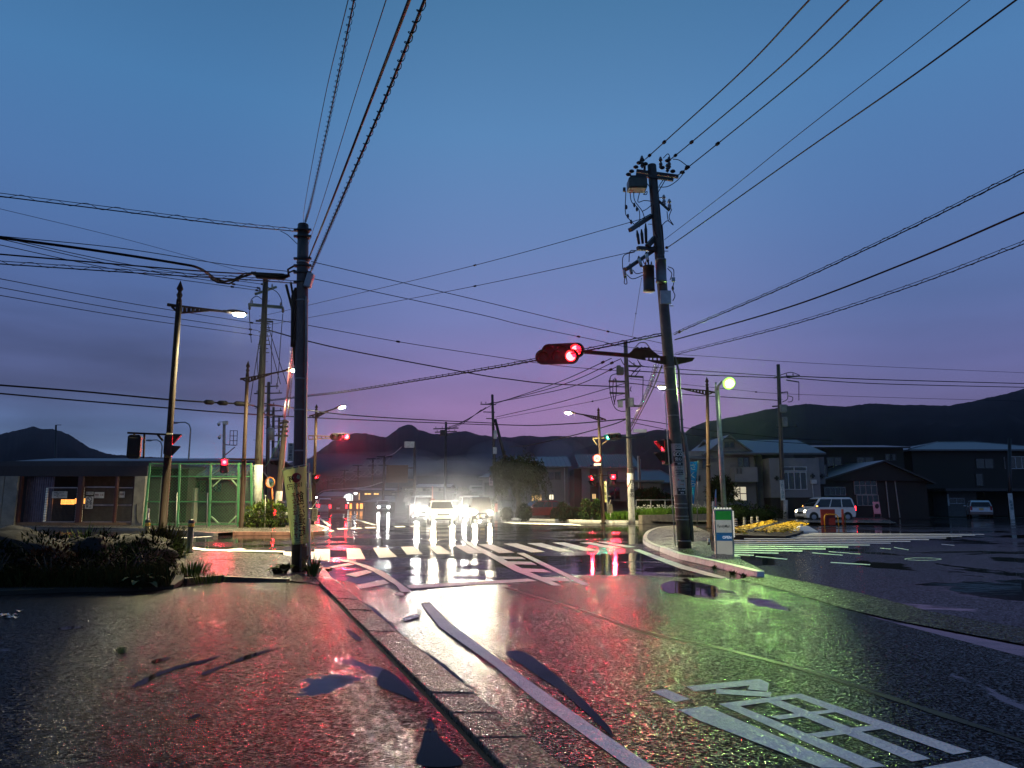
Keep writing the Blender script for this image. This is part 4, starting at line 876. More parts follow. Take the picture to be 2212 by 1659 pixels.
bI = V((at(1692, 1110, 58).x, 58, 0)); tI = at(1681, 788, 58); rI, t = concrete_pole('utility_pole', 'dark utility pole with a blue lettered sign in front of the right hand houses', bI, tI, .19, .14, pm('dark_old_pole', (.035, .024, .02), .34))
i6 = lambda x, y, d=0: at(*Z6(x, y), 58 + d) - bI
crossarm(rI, i6(625, 176), i6(790, 165), .11, None, (.25, .5, .75)); crossarm(rI, i6(705, 190), i6(785, 203), .08); crossarm(rI, i6(672, 270), i6(714, 266), .08); crossarm(rI, i6(640, 490), i6(775, 487), .07, None, (.05, .5, .95)); crossarm(rI, i6(616, 358), i6(712, 352), .10)
m = MB()
for pts in (((640, 170), (700, 148), (740, 142), (790, 160)), ((714, 266), (712, 310), (680, 330)), ((715, 290), (745, 300), (740, 325), (715, 330)), ((785, 203), (785, 320))): m.tube(spline([i6(*p) for p in pts], 5), .03, 5)
m.build('jumper_wire', CABLE, rI)
MB().box(i6(695, 455, -.2), (.38, .3, .75)).box(i6(685, 370, -.2), (.5, .35, .6)).build('grey_box', pm('transformer_grey', (.16, .17, .18), .4), rI, bevel=.04)
r = thing('vertical_sign', 'white upright sign with blue green characters on the dark pole by the right hand houses', 'shop sign', bI + i6(681, 888, -.3))
MB().box((0, 0, 0), (.33, .05, 1.55)).build('panel', pm('pale_panel', (.5, .56, .56), .5), r, bevel=.02)
text(MB(), '酒百丁目前', frame((0, -.03, .05), (1, 0, 0), (0, 0, 1)), .27, vertical=True).build('lettering', pm('teal_print', (.01, .12, .16), .5), r)
MB().tube([i6(694, 1042) + V((0, 0, -.4)), i6(694, 950)], [.25, .24], 14).build('wrapped_sheet', pm('grey_sheet', (.34, .34, .33), .5), rI)
grp = 'utility poles receding along the far road'
for k, (x0, y0, x1, y1, Y) in enumerate(((805.5, 1100, 830.5, 985, 105), (790, 1098, 806, 990, 128), (760, 1096, 774, 1005, 150), (736, 1095, 744.5, 1015, 178), (716, 1094, 720, 1029, 205), (704, 1093, 708, 1032, 240), (696, 1092, 699, 1036, 275), (685, 1092, 686.5, 1039, 320))):
    tt = at(x1, y1, Y); b = V((tt.x - .05, Y, 0))
    rr, t = concrete_pole('utility_pole', ('nearest utility pole of the row along the far road, left of the brown board' if k == 0 else 'far utility pole with crossarms, number %s counting away along the road' % ('two three four five six seven eight'.split()[k - 1])), b, tt, .2, .15, BLACK, grp, steps=False)
    crossarm(rr, t + V((-1.1, 0, -.1)), t + V((1.1, 0, -.1)), .16); crossarm(rr, t + V((-.8, 0, -1.3)), t + V((.6, 0, -1.3)), .14)
tt = at(963.5, 912, 88); b = V((tt.x, 88, 0)); rr, t = concrete_pole('utility_pole', 'utility pole with a square crossarm frame above the oncoming white van', b, tt, .2, .13, BLACK)
for k, w in ((.8, 1.5), (1.2, 1.3), (1.6, .8)): crossarm(rr, t + V((-w, 0, -k)), t + V((w, 0, -k + .1)), .12, None, (.1, .35, .65, .9))
MB().box(t + V((-.35, -.2, -1.3)), (.6, .3, .7)).build('switch_box', BLACK, rr)
# brown sign board seen from behind on its own pole
bK = V((at(896, 1102, 68).x, 68, 0)); r = thing('direction_board', 'brown road sign board seen from behind on a tall brown pole', 'road sign', bK)
k2 = lambda x, y: at(*B2(x, y), 68) - bK
BR = pm('brown_board', (.13, .06, .04), .55, var=.15)
MB().tube([V((0, 0, 0)), k2(2045, 80)], [.16, .12], 12).build('pole', pm('brown_pole', (.06, .04, .035), .4), r)
c = (k2(1590, 445) + k2(1938, 725)) / 2; o = MB().box(c, (abs(k2(1938, 500).x - k2(1590, 500).x), .06, abs(k2(1700, 445).z - k2(1700, 725).z))).build('board', BR, r)
m = MB()
for i in range(8): m.beam(k2(1590, 470 + i * 33) - V((0, .05, 0)), k2(1938, 470 + i * 33) - V((0, .05, 0)), .04, .035)
m.build('stiffener', BR, o)
MB().beam(k2(1938, 490), k2(2045, 490), .1, .1).beam(k2(1938, 680), k2(2045, 680), .1, .1).beam(k2(1780, 725), k2(1780, 960), .06, .06).build('bracket', BR, r)
MB().box(k2(1965, 115), (.9, .4, .55)).beam(k2(1930, 80), k2(2045, 85), .08, .1).build('lamp_box', pm('panel_grey', (.42, .43, .44), .4), r)
# two tone sign plate seen edge on
r = thing('sign_post', 'grey sign post carrying a tall board seen edge on beside the flowering verge', 'sign post', G(1385, 1118)); b = G(1385, 1118)
s4 = lambda x, y: at(*Z4(x, y), b.y) - b
MB().tube([V((0, 0, 0)), s4(1218, 620)], [.06, .05], 10).build('post', STEEL, r)
MB().beam(s4(1200, 598) , s4(1206, 835), .06, .3).build('board', pm('ivory_plate', (.55, .5, .42), .4), r); MB().beam(s4(1211, 598) , s4(1219, 835), .05, .3).build('board', pm('brown_plate', (.2, .075, .03), .5), r)
# camera mast behind the fence
Yc = 54; b = V((at(484, 1100, Yc).x, Yc, 0)); r = thing('camera_mast', 'grey mast with dome cameras, a control box and a ladder frame behind the green fence', 'camera mast', b)
c1_ = lambda x, y: at(*Z1(x, y), Yc) - b
MB().tube([V((0, 0, 0)), c1_(1417, 310)], [.14, .10], 10).build('mast', pm('mast_grey', (.2, .19, .18), .4), r)
MB().box(c1_(1425, 302), (.34, .3, .26)).build('control_box', pm('panel_grey', (.42, .43, .44), .4), r, bevel=.03)
for (x, y) in ((1383, 315), (1386, 398)):
    o = MB().beam(c1_(x, y - 18), c1_(1415, y - 18), .05, .05).lathe(c1_(x, y), [(.1, 0), (.12, .06), (.1, .14), (.02, .15)], 12).build('dome_camera', pm('panel_grey', (.42, .43, .44), .4), r)
    MB().ball(c1_(x, y), .095).build('dome', GLASSD, o)
m = MB()
for x in (1455, 1477, 1500): m.beam(c1_(x, 350), c1_(x - 3, 445), .035, .035)
for y in (352, 385, 415, 443): m.beam(c1_(1453, y), c1_(1500, y), .035, .035)
m.beam(c1_(1420, 440), c1_(1490, 445), .05, .05); m.beam(c1_(1425, 505), c1_(1485, 455), .05, .05)
m.build('ladder_frame', DARKST, r)
b = V((at(119, 1100, 70).x, 70, 0)); r = thing('thin_mast', 'thin dark mast in front of the left mountain', 'mast', b); MB().tube([V((0, 0, 0)), at(121, 918, 70) - b], [.14, .08], 8).tube([at(121, 918, 70) - b, at(121, 918, 70) - b + V((.5, 0, 0))], .03, 6).build('mast', BLACK, r)
# ------------------------------------------------------------------ cables
def cable(label, pts, w=2.0, group='overhead cables', lash=None, name='cable', knots=(), ext=(0, 0), mat=None, hang=0):
    """pts: (px, py, distance); w: width in px where the first point is"""
    P = [at(*p) for p in pts]
    if ext[0]: P = [P[0] + (P[0] - P[1]) * ext[0]] + P
    if ext[1]: P = P + [P[-1] + (P[-1] - P[-2]) * ext[1]]
    S = spline(P, 14); r = w * .5 * sum(p[2] for p in pts) / len(pts) / F
    r = max(r, .004); m = MB(); m.tube(S, r, 5)
    if lash:                                         # messenger wire above, coil in between
        gap, step = lash
        up = [p + V((0, 0, gap)) for p in S]; m.tube(up, r * .6, 5)
        L = 0; coil = []; last = S[0]
        for a, b in zip(S, S[1:]):
            k = max(1, int((b - a).length / step * 8))
            for i in range(k):
                p = a + (b - a) * i / k; L += (b - a).length / k; d = (b - a).normalized(); n = d.cross(V((0, 0, 1))).normalized(); u = n.cross(d)
                ph = L / step * 2 * math.pi; coil.append(p + V((0, 0, gap * .5)) + (u * math.cos(ph) + n * math.sin(ph)) * (gap * .55 + r))
        m.tube(coil, r * .45, 4)
    for k in knots:
        i = min(len(S) - 2, int(k * (len(S) - 1))); d = (S[i + 1] - S[i]).normalized(); m.tube([S[i] - d * r * 7, S[i] - d * r * 4, S[i] + d * r * 4, S[i] + d * r * 7], [r, r * 3, r * 3, r], 8)
    o = m.build(name, mat or CABLE, loc=P[0]); tag(o, label, 'cable', group); return o
yP, yQ = bP.y, bQ.y
HANG = []
# toward the camera from the telephone pole
g = 'cables from the telephone pole over the camera'
cable('lashed cable with open loops, second from the left above the telephone pole top', [(659, 482, yP), (673, 432, 13), (715, 240, 9), (765, 0, 6)], 2.2, g, (.03, .18), ext=(0, .8))
cable('thinnest leftmost wire rising from the telephone pole top', [(655, 483, yP), (659, 440, 13.4), (700, 220, 9), (752, 0, 6.2)], 1.4, g, ext=(0, .8))
cable('thin wire between the looped cables above the telephone pole', [(666, 528, yP), (698, 432, 12.2), (765, 215, 8.6), (834, 0, 6)], 1.6, g, ext=(0, .8))
cable('thickest smooth black cable rising from the telephone pole', [(668, 556, yP), (718, 432, 11.5), (800, 220, 8.2), (884, 0, 5.8)], 5.2, g, ext=(0, .8))
cable('thick lashed cable with loops, rightmost above the telephone pole', [(672, 585, yP), (738, 432, 11), (830, 220, 8), (918, 0, 5.8)], 3.6, g, (.035, .22), ext=(0, .8))
# to the left from the telephone pole
g = 'cables running left from the telephone pole'
cable('topmost cable on the left with a zigzag lashing, ending at the telephone pole top', [(642, 500, yP), (480, 484, 14.5), (240, 454, 13.4), (0, 424, 12.4)], 2.6, g, (.06, .52), ext=(0, .5))
cable('thick black bundle sagging left of the splice closure', [(553, 588, yP), (500, 605, yP), (470, 606, yP), (432, 580, 14.8), (380, 568, 14.4), (200, 540, 13.5), (0, 513, 12.6)], 6.0, g, ext=(0, .5))
cable('black cable just under the thick bundle at the left', [(545, 592, yP), (440, 586, 15), (220, 568, 14), (0, 549, 13)], 3.4, g, ext=(0, .5))
cable('lower zigzag lashed cable running left behind the splice closure', [(640, 612, yP), (545, 605, 15), (330, 592, 14.2), (150, 580, 13.5), (0, 570, 12.9)], 2.6, g, (.055, .5), ext=(0, .5))
cable('thin support wire above the thick bundle at the left', [(640, 588, yP), (480, 570, 14.6), (260, 536, 13.6), (0, 510, 12.6)], 1.8, g, ext=(0, .5))
cable('short drooping wire between the top cable and the telephone pole', [(606, 499, yP - .1), (622, 508, yP - .1), (642, 527, yP)], 1.6, g)
g = 'power lines running left from the banded pole'
for k, (x0, y0, x1, y1) in enumerate(((567, 614, 0, 512), (558, 622, 0, 516), (555, 627, 0, 529))):
    cable(('upper', 'middle', 'lower')[k] + ' of three high power lines ending at the crossarm of the banded pole', [(x0, y0, yQ), ((x0 + x1) / 2, (y0 + y1) / 2 + 9, 35), (x1, y1, 29)], 1.7, g, ext=(0, .5), knots=(.02, .08))
for k, (x0, y0, x1, y1) in enumerate(((561, 700, 0, 602), (558, 714, 0, 621), (558, 725, 0, 638))):
    cable(('upper', 'middle', 'lower')[k] + ' of the three thin lines crossing the tall street lamp arm', [(x0, y0, yQ), ((x0 + x1) / 2, (y0 + y1) / 2 + 4, 35), (x1, y1, 29)], 1.6, g, ext=(0, .5), knots=(.03,))
cable('faint highest thin wire at the left above the thick bundle', [(574, 600, yQ), (280, 519, 35), (0, 451, 29)], 1.0, g, ext=(0, .5))
g = 'low cables crossing the left background'
cable('thick low cable with two splice sleeves passing behind the tall street lamp', [(0, 832, 33), (180, 846, 35), (362, 863, 37), (470, 870, 39), (530, 873, 40), (556, 880, yQ), (572, 893, yQ)], 3.6, g, ext=(.5, 0), knots=(.545, .6, .68, .715))
cable('long low double cable from the left edge to the thin stayed pole', [(0, 850, 33), (180, 866, 36), (359, 881, 38), (530, 894, 42), (756, 906, 55), (1064, 918, 70)], 2.6, g, ext=(.5, 0))
cable('long cable from the banded pole to the thin stayed pole, just above its neighbour', [(572, 872, yQ), (666, 886, 46), (760, 897, 52), (900, 906, 60), (1064, 914, 70)], 2.4, g)
# across the junction
g = 'thin wires crossing over the junction'
cable('upper wire from the telephone pole to the transformer pole with one bead', [(672, 565, yP), (1026, 647, 17.5), (1287, 710, 20), (1432, 742, YF)], 1.5, g, knots=(.72,))
cable('second wire from the telephone pole, passing above the red traffic light', [(672, 601, yP), (1026, 677, 17.5), (1128, 702, 18.5), (1288, 735, 20), (1340, 747, 20.6), (1430, 760, YF)], 1.5, g, knots=(.55,))
cable('upper of two wires rising from the banded pole to the transformer pole', [(577, 680, yQ), (668, 659, 35), (1026, 573, 26), (1362, 480, YF), (1405, 466, YF)], 1.2, g, knots=(.5,))
cable('lower of two wires rising from the banded pole to the transformer pole', [(577, 702, yQ), (668, 686, 35), (1026, 618, 26), (1370, 543, YF), (1415, 530, YF)], 1.2, g, knots=(.5,))
cable('thin sagging wire from the banded pole passing behind the red traffic light', [(577, 688, yQ), (667, 703, 42), (860, 738, 45), (1026, 764, 47), (1207, 790, 49), (1350, 802, YE)], 1.5, g, knots=(.4,))
cable('thick sagging cable from the banded pole to the far pole with grey boxes', [(576, 712, yQ), (666, 737, 42), (775, 761, 43), (1026, 808, 46), (1107, 820, 47), (1190, 829, 48), (1350, 836, YE)], 2.6, g)
cable('lashed cable with bright wet highlights rising from the left to the overhead signal arm', [(581, 866, 58), (666, 856, 44), (759, 845, 37), (1026, 802, 27), (1150, 780, 23.5), (1315, 748, 21.6), (1432, 724, YF)], 2.2, g, (.07, .5))
g = 'lines between the stayed pole and the far pole'
for k, (y0, xm, ym, x1, y1) in enumerate(((872, 1200, 828, 1321, 774), (873, 1215, 831, 1341, 775), (874, 1225, 838, 1336, 791))):
    cable(('first', 'second', 'third')[k] + ' of the three lines from the stayed pole crossarm rising to the far pole', [(1070 - k * 12, y0, 70), (xm, ym, 58), (x1, y1, 50)], 1.7, g, knots=(.95,))
cable('dark line from below the stayed pole crossarm to the far pole side arm', [(1071, 901, 70), (1200, 871, 60), (1316, 838, 50), (1350, 828, 50)], 1.6, g)
cable('faint lower line from the stayed pole rising right with beads', [(1071, 905, 70), (1200, 882, 60), (1299, 863, 50), (1350, 850, 50)], 1.0, g, knots=(.6,))
for k, (y0, x1, y1) in enumerate(((876, 938, 939), (880, 950, 938), (885, 965, 938))):
    cable(('upper', 'middle', 'lower')[k] + ' of three lines dropping left from the stayed pole', [(1060 - k * 10, y0, 70), (1000, (y0 + y1) / 2 + 3, 78), (965 - 2 * k, 924 + k * 3, 88)], 1.3, g)
cable('dark cable from the stayed pole passing behind the lit lamp to the far pole', [(1064, 917, 70), (1150, 919, 64), (1236, 915, 57), (1290, 911, 53), (1352, 905, YE)], 2.4, g)
cable('slack cable from the far pole to low behind the left of the speed limit lamp', [(1352, 906, YE), (1320, 918, 50), (1240, 940, 54), (1150, 960, 60), (1100, 966, 66)], 2.2, g)
# along the road on the right
g = 'cables along the right side road'
cable('lashed cable dropping steeply from the overhead arm to the far pole', [(1418, 792, YF), (1402, 840, 29), (1380, 888, 40), (1363, 922, YE)], 1.6, g, (.12, .6), mat=pm('wet_cable', (.05, .05, .05), .25))
cable('straight dark cable dropping from the transformer pole to the far pole', [(1430, 790, YF), (1408, 845, 30), (1382, 896, 42), (1364, 930, YE)], 2.4, g)
for k, (p0, p1, p2) in enumerate((((1394, 344), (1446, 297), (1748, 0)), ((1449, 344), (1506, 297), (1833, 0)), ((1464, 379), (1567, 297), (1905, 0)))):
    cable(('left', 'middle', 'right')[k] + ' of the three thick power lines rising right from the transformer pole top', [(*p0, YF), (*p1, 19.8), ((p1[0] + p2[0]) / 2 + 5, (p1[1] + p2[1]) / 2 + 6, 14.5), (*p2, 10.5)], 3.2, g, ext=(0, .9), knots=(.07, .22))
cable('thin wire with a ball near the top right corner', [(1435, 518, YF), (1576, 410, 17.5), (1717, 297, 14.5), (1960, 107, 11), (2095, 0, 9.5)], 1.8, g, ext=(0, .9), knots=(.9,))
cable('lone dark cable rising to the top right corner from the middle of the transformer pole', [(1437, 536, YF), (1465, 519, 20.5), (1728, 333, 15), (1960, 172, 11.5), (2195, 0, 9.3)], 3.0, g, ext=(0, .9), knots=(.05, .1))
cable('upper lashed cable leaving the right edge, with a sleeve by the transformer pole', [(1456, 723, YF), (1500, 703, 20.5), (1700, 618, 17.4), (1960, 497, 14.4), (2212, 372, 12)], 2.4, g, (.05, .5), ext=(0, .6), knots=(.09,))
cable('thick middle cable leaving the right edge', [(1458, 734, YF), (1700, 665, 17.6), (1960, 567, 14.6), (2212, 459, 12)], 3.8, g, ext=(0, .6))
cable('lower lashed cable leaving the right edge', [(1460, 766, YF), (1700, 705, 17.8), (1960, 622, 14.8), (2212, 527, 12.2)], 2.0, g, (.055, .45), ext=(0, .6))
cable('long hanging stay wire left of the transformer cans', [(1386, 600, YF - .2), (1378, 650, YF + 4), (1366, 726, YF + 10)], 1.0, g, knots=(.7,))
g = 'distant lines on the right'
cable('upper line from the far pole to the dark pole by the houses', [(1355, 789, YE), (1458, 797, 52), (1570, 805, 55), (1676, 812, 58)], 1.8, g)
cable('second line from the far pole to the dark pole by the houses', [(1355, 800, YE), (1458, 807, 52), (1570, 812, 55), (1676, 816, 58)], 2.2, g)
cable('line passing behind the flood light to the dark pole, lowest of three', [(1360, 828, YE), (1400, 833, 51), (1465, 850, 53), (1570, 858, 55), (1682, 865, 58)], 1.9, g)
cable('faint beaded line behind the flood light head', [(1360, 818, YE), (1465, 829, 53), (1600, 843, 56), (1682, 850, 58), (1900, 858, 66), (2230, 867, 80)], .9, g, knots=(.5,))
cable('upper line from the dark pole to the right edge', [(1700, 812, 58), (1900, 820, 62), (2230, 829, 70)], 2.0, g, ext=(0, .5))
cable('lower line from the dark pole to the right edge', [(1700, 816, 58), (1900, 829, 62), (2230, 837, 70)], 1.8, g, ext=(0, .5))
cable('faint highest line over the right hand houses', [(1500, 768, 45), (1800, 787, 50), (2230, 806, 60)], .9, g, ext=(.3, .5))
cable('cable from the far pole over the right hand house roofs', [(1363, 904, YE), (1430, 914, 52), (1495, 926, 54), (1680, 945, 58), (1800, 952, 62)], 1.7, g)
cable('second cable from the far pole toward the right hand house roofs', [(1363, 912, YE), (1430, 926, 52), (1495, 940, 54), (1680, 955, 58), (1800, 960, 62)], 1.5, g)
g = 'pale lit lines along the far road'
LITC = pm('lit_far_line', (.30, .31, .33), .3, .3)  # light caught on the far wires, put into their pale colour
rp = [(830.5, 986, 105), (806, 992, 128), (774, 1006, 150), (744.5, 1016, 178), (720, 1030, 205), (708, 1033, 240), (699, 1037, 275)]
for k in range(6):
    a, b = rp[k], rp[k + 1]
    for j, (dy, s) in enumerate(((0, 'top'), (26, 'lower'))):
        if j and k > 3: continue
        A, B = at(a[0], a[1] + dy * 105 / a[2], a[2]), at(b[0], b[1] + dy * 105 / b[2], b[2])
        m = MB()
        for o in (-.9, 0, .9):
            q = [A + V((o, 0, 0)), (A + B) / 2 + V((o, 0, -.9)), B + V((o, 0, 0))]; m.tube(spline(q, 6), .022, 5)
        tag(m.build('cable', LITC, loc=A), s + ' pale lit lines between the ' + ('first', 'second', 'third', 'fourth', 'fifth', 'sixth')[k] + ' and next pole of the far road', 'cable', g)
cable('pale lit lines from the brown board pole to the first far road pole', [(868, 965, 80), (850, 980, 92), (832, 986, 105)], 1.2, g, mat=LITC)
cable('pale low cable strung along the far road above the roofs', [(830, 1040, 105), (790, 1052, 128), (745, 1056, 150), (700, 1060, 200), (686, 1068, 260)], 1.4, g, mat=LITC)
g = 'tangled wires by the leaning pole'
cable('pale green cable looping left from the leaning pole', [(612, 925, 44), (600, 960, 44), (585, 990, 45), (573, 1008, 46)], 1.8, g, mat=pm('green_cable', (.12, .3, .2), .4))
cable('reddish lit lashed cable hanging left of the telephone pole', [(634, 738, 20), (628, 790, 24), (622, 840, 31), (614, 905, 44)], 2.2, g, (.06, .5), mat=pm('red_lit_cable', (.2, .07, .06), .3))  # red light on this cable is put into its colour
cable('pale beaded cable between the reddish one and the telephone pole', [(636, 742, 20), (631, 800, 26), (626, 860, 34), (622, 900, 44)], 1.2, g, (.06, .4), mat=pm('wet_cable', (.05, .05, .05), .25))
# ================================================================== VEHICLES
TYRE = pm('tyre_rubber', (.012, .012, .013), .6); RIM = pm('alloy_rim', (.35, .35, .36), .3, .8)
TAILG = glow('tail_lens', (1, .02, .03), 9); AMBER = glow('amber_lens', (1, .33, .03), 10)
HEADW = glow('head_lens_white', (1, .98, .90), HEAD_LENS); HEADY = glow('head_lens_warm', (1, .84, .55), HEAD_LENS * .8)
PLATE_Y = pm('plate_yellow', (.6, .5, .2), .5); PLATE_W = pm('plate_white', (.6, .6, .58), .5)
KEI = dict(L=3.4, W=1.48, low=[(-1.66, .28), (-1.70, .55), (-1.68, .98), (1.18, .98), (1.52, .90), (1.67, .74), (1.70, .42), (1.62, .24)], up=[(-1.68, .98), (-1.56, 1.66), (-1.38, 1.76), (.42, 1.76), (.66, 1.68), (1.20, .98)], wheels=(-1.2, 1.25), wr=.28)
HATCH = dict(L=3.9, W=1.68, low=[(-1.86, .30), (-1.94, .55), (-1.88, .92), (1.0, .95), (1.62, .84), (1.90, .68), (1.95, .40), (1.85, .22)], up=[(-1.88, .92), (-1.62, 1.38), (-1.3, 1.50), (.1, 1.52), (.42, 1.45), (1.18, .93)], wheels=(-1.22, 1.28), wr=.3)
VAN = dict(L=4.6, W=1.72, low=[(-2.28, .32), (-2.32, .6), (-2.30, 1.08), (1.62, 1.08), (2.08, .96), (2.28, .76), (2.32, .44), (2.2, .26)], up=[(-2.30, 1.08), (-2.18, 1.78), (-1.98, 1.90), (.85, 1.90), (1.12, 1.80), (1.78, 1.06)], wheels=(-1.45, 1.45), wr=.33)
WAGON = dict(L=4.0, W=1.70, low=[(-1.90, .30), (-1.96, .55), (-1.94, 1.0), (1.26, 1.02), (1.72, .92), (1.95, .76), (2.0, .42), (1.9, .24)], up=[(-1.94, 1.0), (-1.80, 1.64), (-1.6, 1.74), (.5, 1.75), (.78, 1.66), (1.36, 1.0)], wheels=(-1.28, 1.36), wr=.31)
def car(label, spec, loc, rz, paint, name='car', cat='car', head=None, tail=False, amber=False, plate=PLATE_W, group=None, spot=1.0, roofcol=None):
    r = thing(name, label, cat, loc, rz, group); Wd = spec['W'] / 2; up = spec['up']; low = spec['low']
    zb = min(p[1] for p in up); zt = max(p[1] for p in up); taper = .80
    wy = lambda z: Wd if z <= zb else Wd * (1 - (1 - taper) * (z - zb) / (zt - zb))
    m = MB()
    for poly in (low, up):
        n = len(poly); vs = [V((x, -wy(z), z)) for x, z in poly] + [V((x, wy(z), z)) for x, z in poly]
        m.add(vs, [list(range(n)), list(range(n, 2 * n))[::-1]] + [(i, i + n, (i + 1) % n + n, (i + 1) % n) for i in range(n)], False)
    body = m.build('body', paint, r, bevel=.05); body.modifiers['bevel'].segments = 3
    # glass
    xr0, xr1 = up[1][0] + .03, up[-2][0]
    def side(s, xa, xb):
        za, zz = zb + .03, zt - .14
        def xs(z, x):                          # follow screen slopes
            return x
        k = (zz - zb) / (zt - zb)
        fa = up[-1][0] + (up[-2][0] - up[-1][0]) * .08 - .1; fb = up[-2][0] - .08
        ra = up[0][0] + .12; rb = up[1][0] + .14
        A = lambda t, z: (ra + (rb - ra) * (z - za) / (zz - za)) * (1 - t) + (fa + (fb - fa) * (z - za) / (zz - za)) * t
        q = [(A(xa, za), za), (A(xb, za), za), (A(xb, zz), zz), (A(xa, zz), zz)]
        MB().quad(*[V((x, s * (wy(z) + .006), z)) for x, z in (q if s < 0 else q[::-1])]).build('side_window', GLASSD, r)
    for s in (-1, 1):
        side(s, 0, .30); side(s, .325, .62); side(s, .645, 1)
    def screen(nm, p, q, o):
        a, b = V((p[0], 0, p[1])), V((q[0], 0, q[1])); d = b - a; n = V((d.z, 0, -d.x)).normalized() * o
        lo, hi = a + d * .10 + n * .008, a + d * .94 + n * .008
        MB().quad(V((lo.x, -wy(lo.z) + .07, lo.z)), V((lo.x, wy(lo.z) - .07, lo.z)), V((hi.x, wy(hi.z) - .07, hi.z)), V((hi.x, -wy(hi.z) + .07, hi.z))).build(nm, GLASSD, r)
    screen('windscreen', up[-1], up[-2], 1); screen('rear_window', up[0], up[1], -1)
    for wx in spec['wheels']:
        for s in (-1, 1):
            w = MB().cyl((wx, s * (Wd - .17), spec['wr']), (wx, s * (Wd + .004), spec['wr']), spec['wr'], n=20).build('wheel', TYRE, r)
            MB().tube([(wx, s * (Wd + .001), spec['wr']), (wx, s * (Wd + .010), spec['wr'])], [spec['wr'] * .66, spec['wr'] * .5], 12).build('rim', RIM, w)
            a = MB(); n = 18; rr = spec['wr'] + .05
            a.add([V((wx + rr * math.cos(t), s * (Wd + .002), spec['wr'] + .02 + rr * math.sin(t))) for t in [k * 2 * math.pi / n for k in range(n)]], [list(range(n))]); a.build('wheel_arch', BLACK, r)
    fx, fz = low[-3][0], low[-3][1]
    for s in (-1, 1):
        c = V((fx - .06, s * (Wd - .22), fz - .06))
        MB().ball(c, (.10, .19, .13), 12, 8).build('headlight', head or pm('clear_lens', (.4, .4, .4), .1), r)
        if head: lamp('SPOT', r, c + V((.14, 0, 0)), HEAD_SPOT * spot, (1, .93, .78) if head is HEADY else (1, .98, .92), .09, (1, -.04 * s, -.045), 100, .9)
        t = V((low[1][0] - .0, s * (Wd - .11), zb - .06))
        MB().box(t, (.07, .15, .34)).build('tail_light', TAILG if tail else pm('unlit_tail_lens', (.25, .01, .01), .2), r, bevel=.02)
        if tail: lamp('SPOT', r, t - V((.08, 0, 0)), 60, (1, .02, .03), .1, (-1, 0, -.05), 140, .6)
        mr = V((up[-1][0] - .22, s * (Wd + .11), zb + .1)); MB().box(mr, (.12, .18, .15)).build('door_mirror', paint, r, bevel=.04)
        if amber: MB().ball(mr + V((.03, s * .06, 0)), (.05, .07, .035), 8, 6).build('side_indicator', AMBER, r)
    MB().box((low[1][0] - .012, 0, .78), (.012, .33, .165)).build('number_plate', plate, r)
    MB().box((low[-2][0] + .012, 0, .46), (.012, .33, .165)).build('number_plate', plate, r)
    MB().box((low[-2][0] + .0, 0, .62), (.03, spec['W'] * .5, .12)).box((low[-2][0] + .0, 0, .30), (.03, spec['W'] * .62, .09)).build('grille', BLACK, r)
    return r
WPAINT = pm('pearl_white_paint', (.70, .70, .70), .25, var=.04, coat=.6); SILV = pm('silver_paint', (.42, .44, .45), .3, .5, var=.05, coat=.5)
DPAINT = pm('dark_maroon_paint', (.02, .012, .014), .2, coat=.6); BPAINT = pm('black_paint', (.012, .012, .014), .2, coat=.6); RPAINT = pm('red_paint', (.25, .012, .01), .25, coat=.5)
SPAINT = pm('pale_pink_white_paint', (.55, .52, .50), .3, coat=.4)
def face(px, Y, ang=0): return V((at(px, 1120, Y).x, Y, 0)), math.atan2(-Y, -at(px, 1120, Y).x) + ang
g = 'oncoming cars waiting at the stop line'
l, a = face(1037, 54, .10); car('dark oncoming car with warm headlights, rightmost of those waiting at the stop line', KEI, l, a, DPAINT, head=HEADY, plate=PLATE_Y, group=g)
l, a = face(952, 51, .08); car('white oncoming car with a dark windscreen in the middle of the waiting queue', HATCH, l, a, SPAINT, head=HEADY, plate=PLATE_W, group=g)
l, a = face(912, 60, .10); car('tall white oncoming van, leftmost at the stop line behind the white car', VAN, l, a, WPAINT, name='van', cat='van', head=HEADW, group=g, spot=1.2)
l, a = face(1014, 63, .10); car('pale oncoming van mostly hidden behind the dark car with warm headlights', VAN, l, a, SPAINT, name='van', cat='van', head=HEADW, group=g, spot=1.2)
l, a = face(990, 72, .08); car('oncoming car behind the queue, only its white headlights showing between the others', HATCH, l, a, SILV, head=HEADW, group=g, spot=1.3)
l, a = face(826, 98, .06); car('lone oncoming car with white headlights further left on the far road', HATCH, l, a, SILV, head=HEADW, spot=.8)
bk = math.pi
l, a = face(729, 72, bk + .02); car('black minivan driving away with red tail lights lit', WAGON, l, a, BPAINT, name='minivan', cat='minivan', tail=True)
l, a = face(701, 84, bk - .02); car('white hatchback driving away beside the black minivan', KEI, l, a, WPAINT, tail=True)
l, a = face(675, 104, bk - .1); car('white saloon driving away far left of the white hatchback', HATCH, l, a, WPAINT, tail=True)
l, a = face(630, 44, bk - .1); car('dark car with red tail lights half hidden behind the green banner', HATCH, l, a, BPAINT, tail=True)
l = G(*Z6(955, 1084)); car('white tall wagon turning right to left with its amber indicator lit', WAGON, l, math.pi + .12, WPAINT, head=glow('dim_head_lens', (1, .82, .5), 14), amber=True, tail=True, spot=.06)
l = V((at(2115, 1110, 66).x, 66, 0)); car('silver compact car parked by the far right house, rear toward us', HATCH, l, math.atan2(l.y, l.x) + .1, SILV, plate=PLATE_Y)
l = V((at(*Z4(470, 1000), 64).x, 64, 0)); car('dark red car parked beside the pale house behind the hedge bushes', HATCH, l, math.radians(200), RPAINT, tail=False)

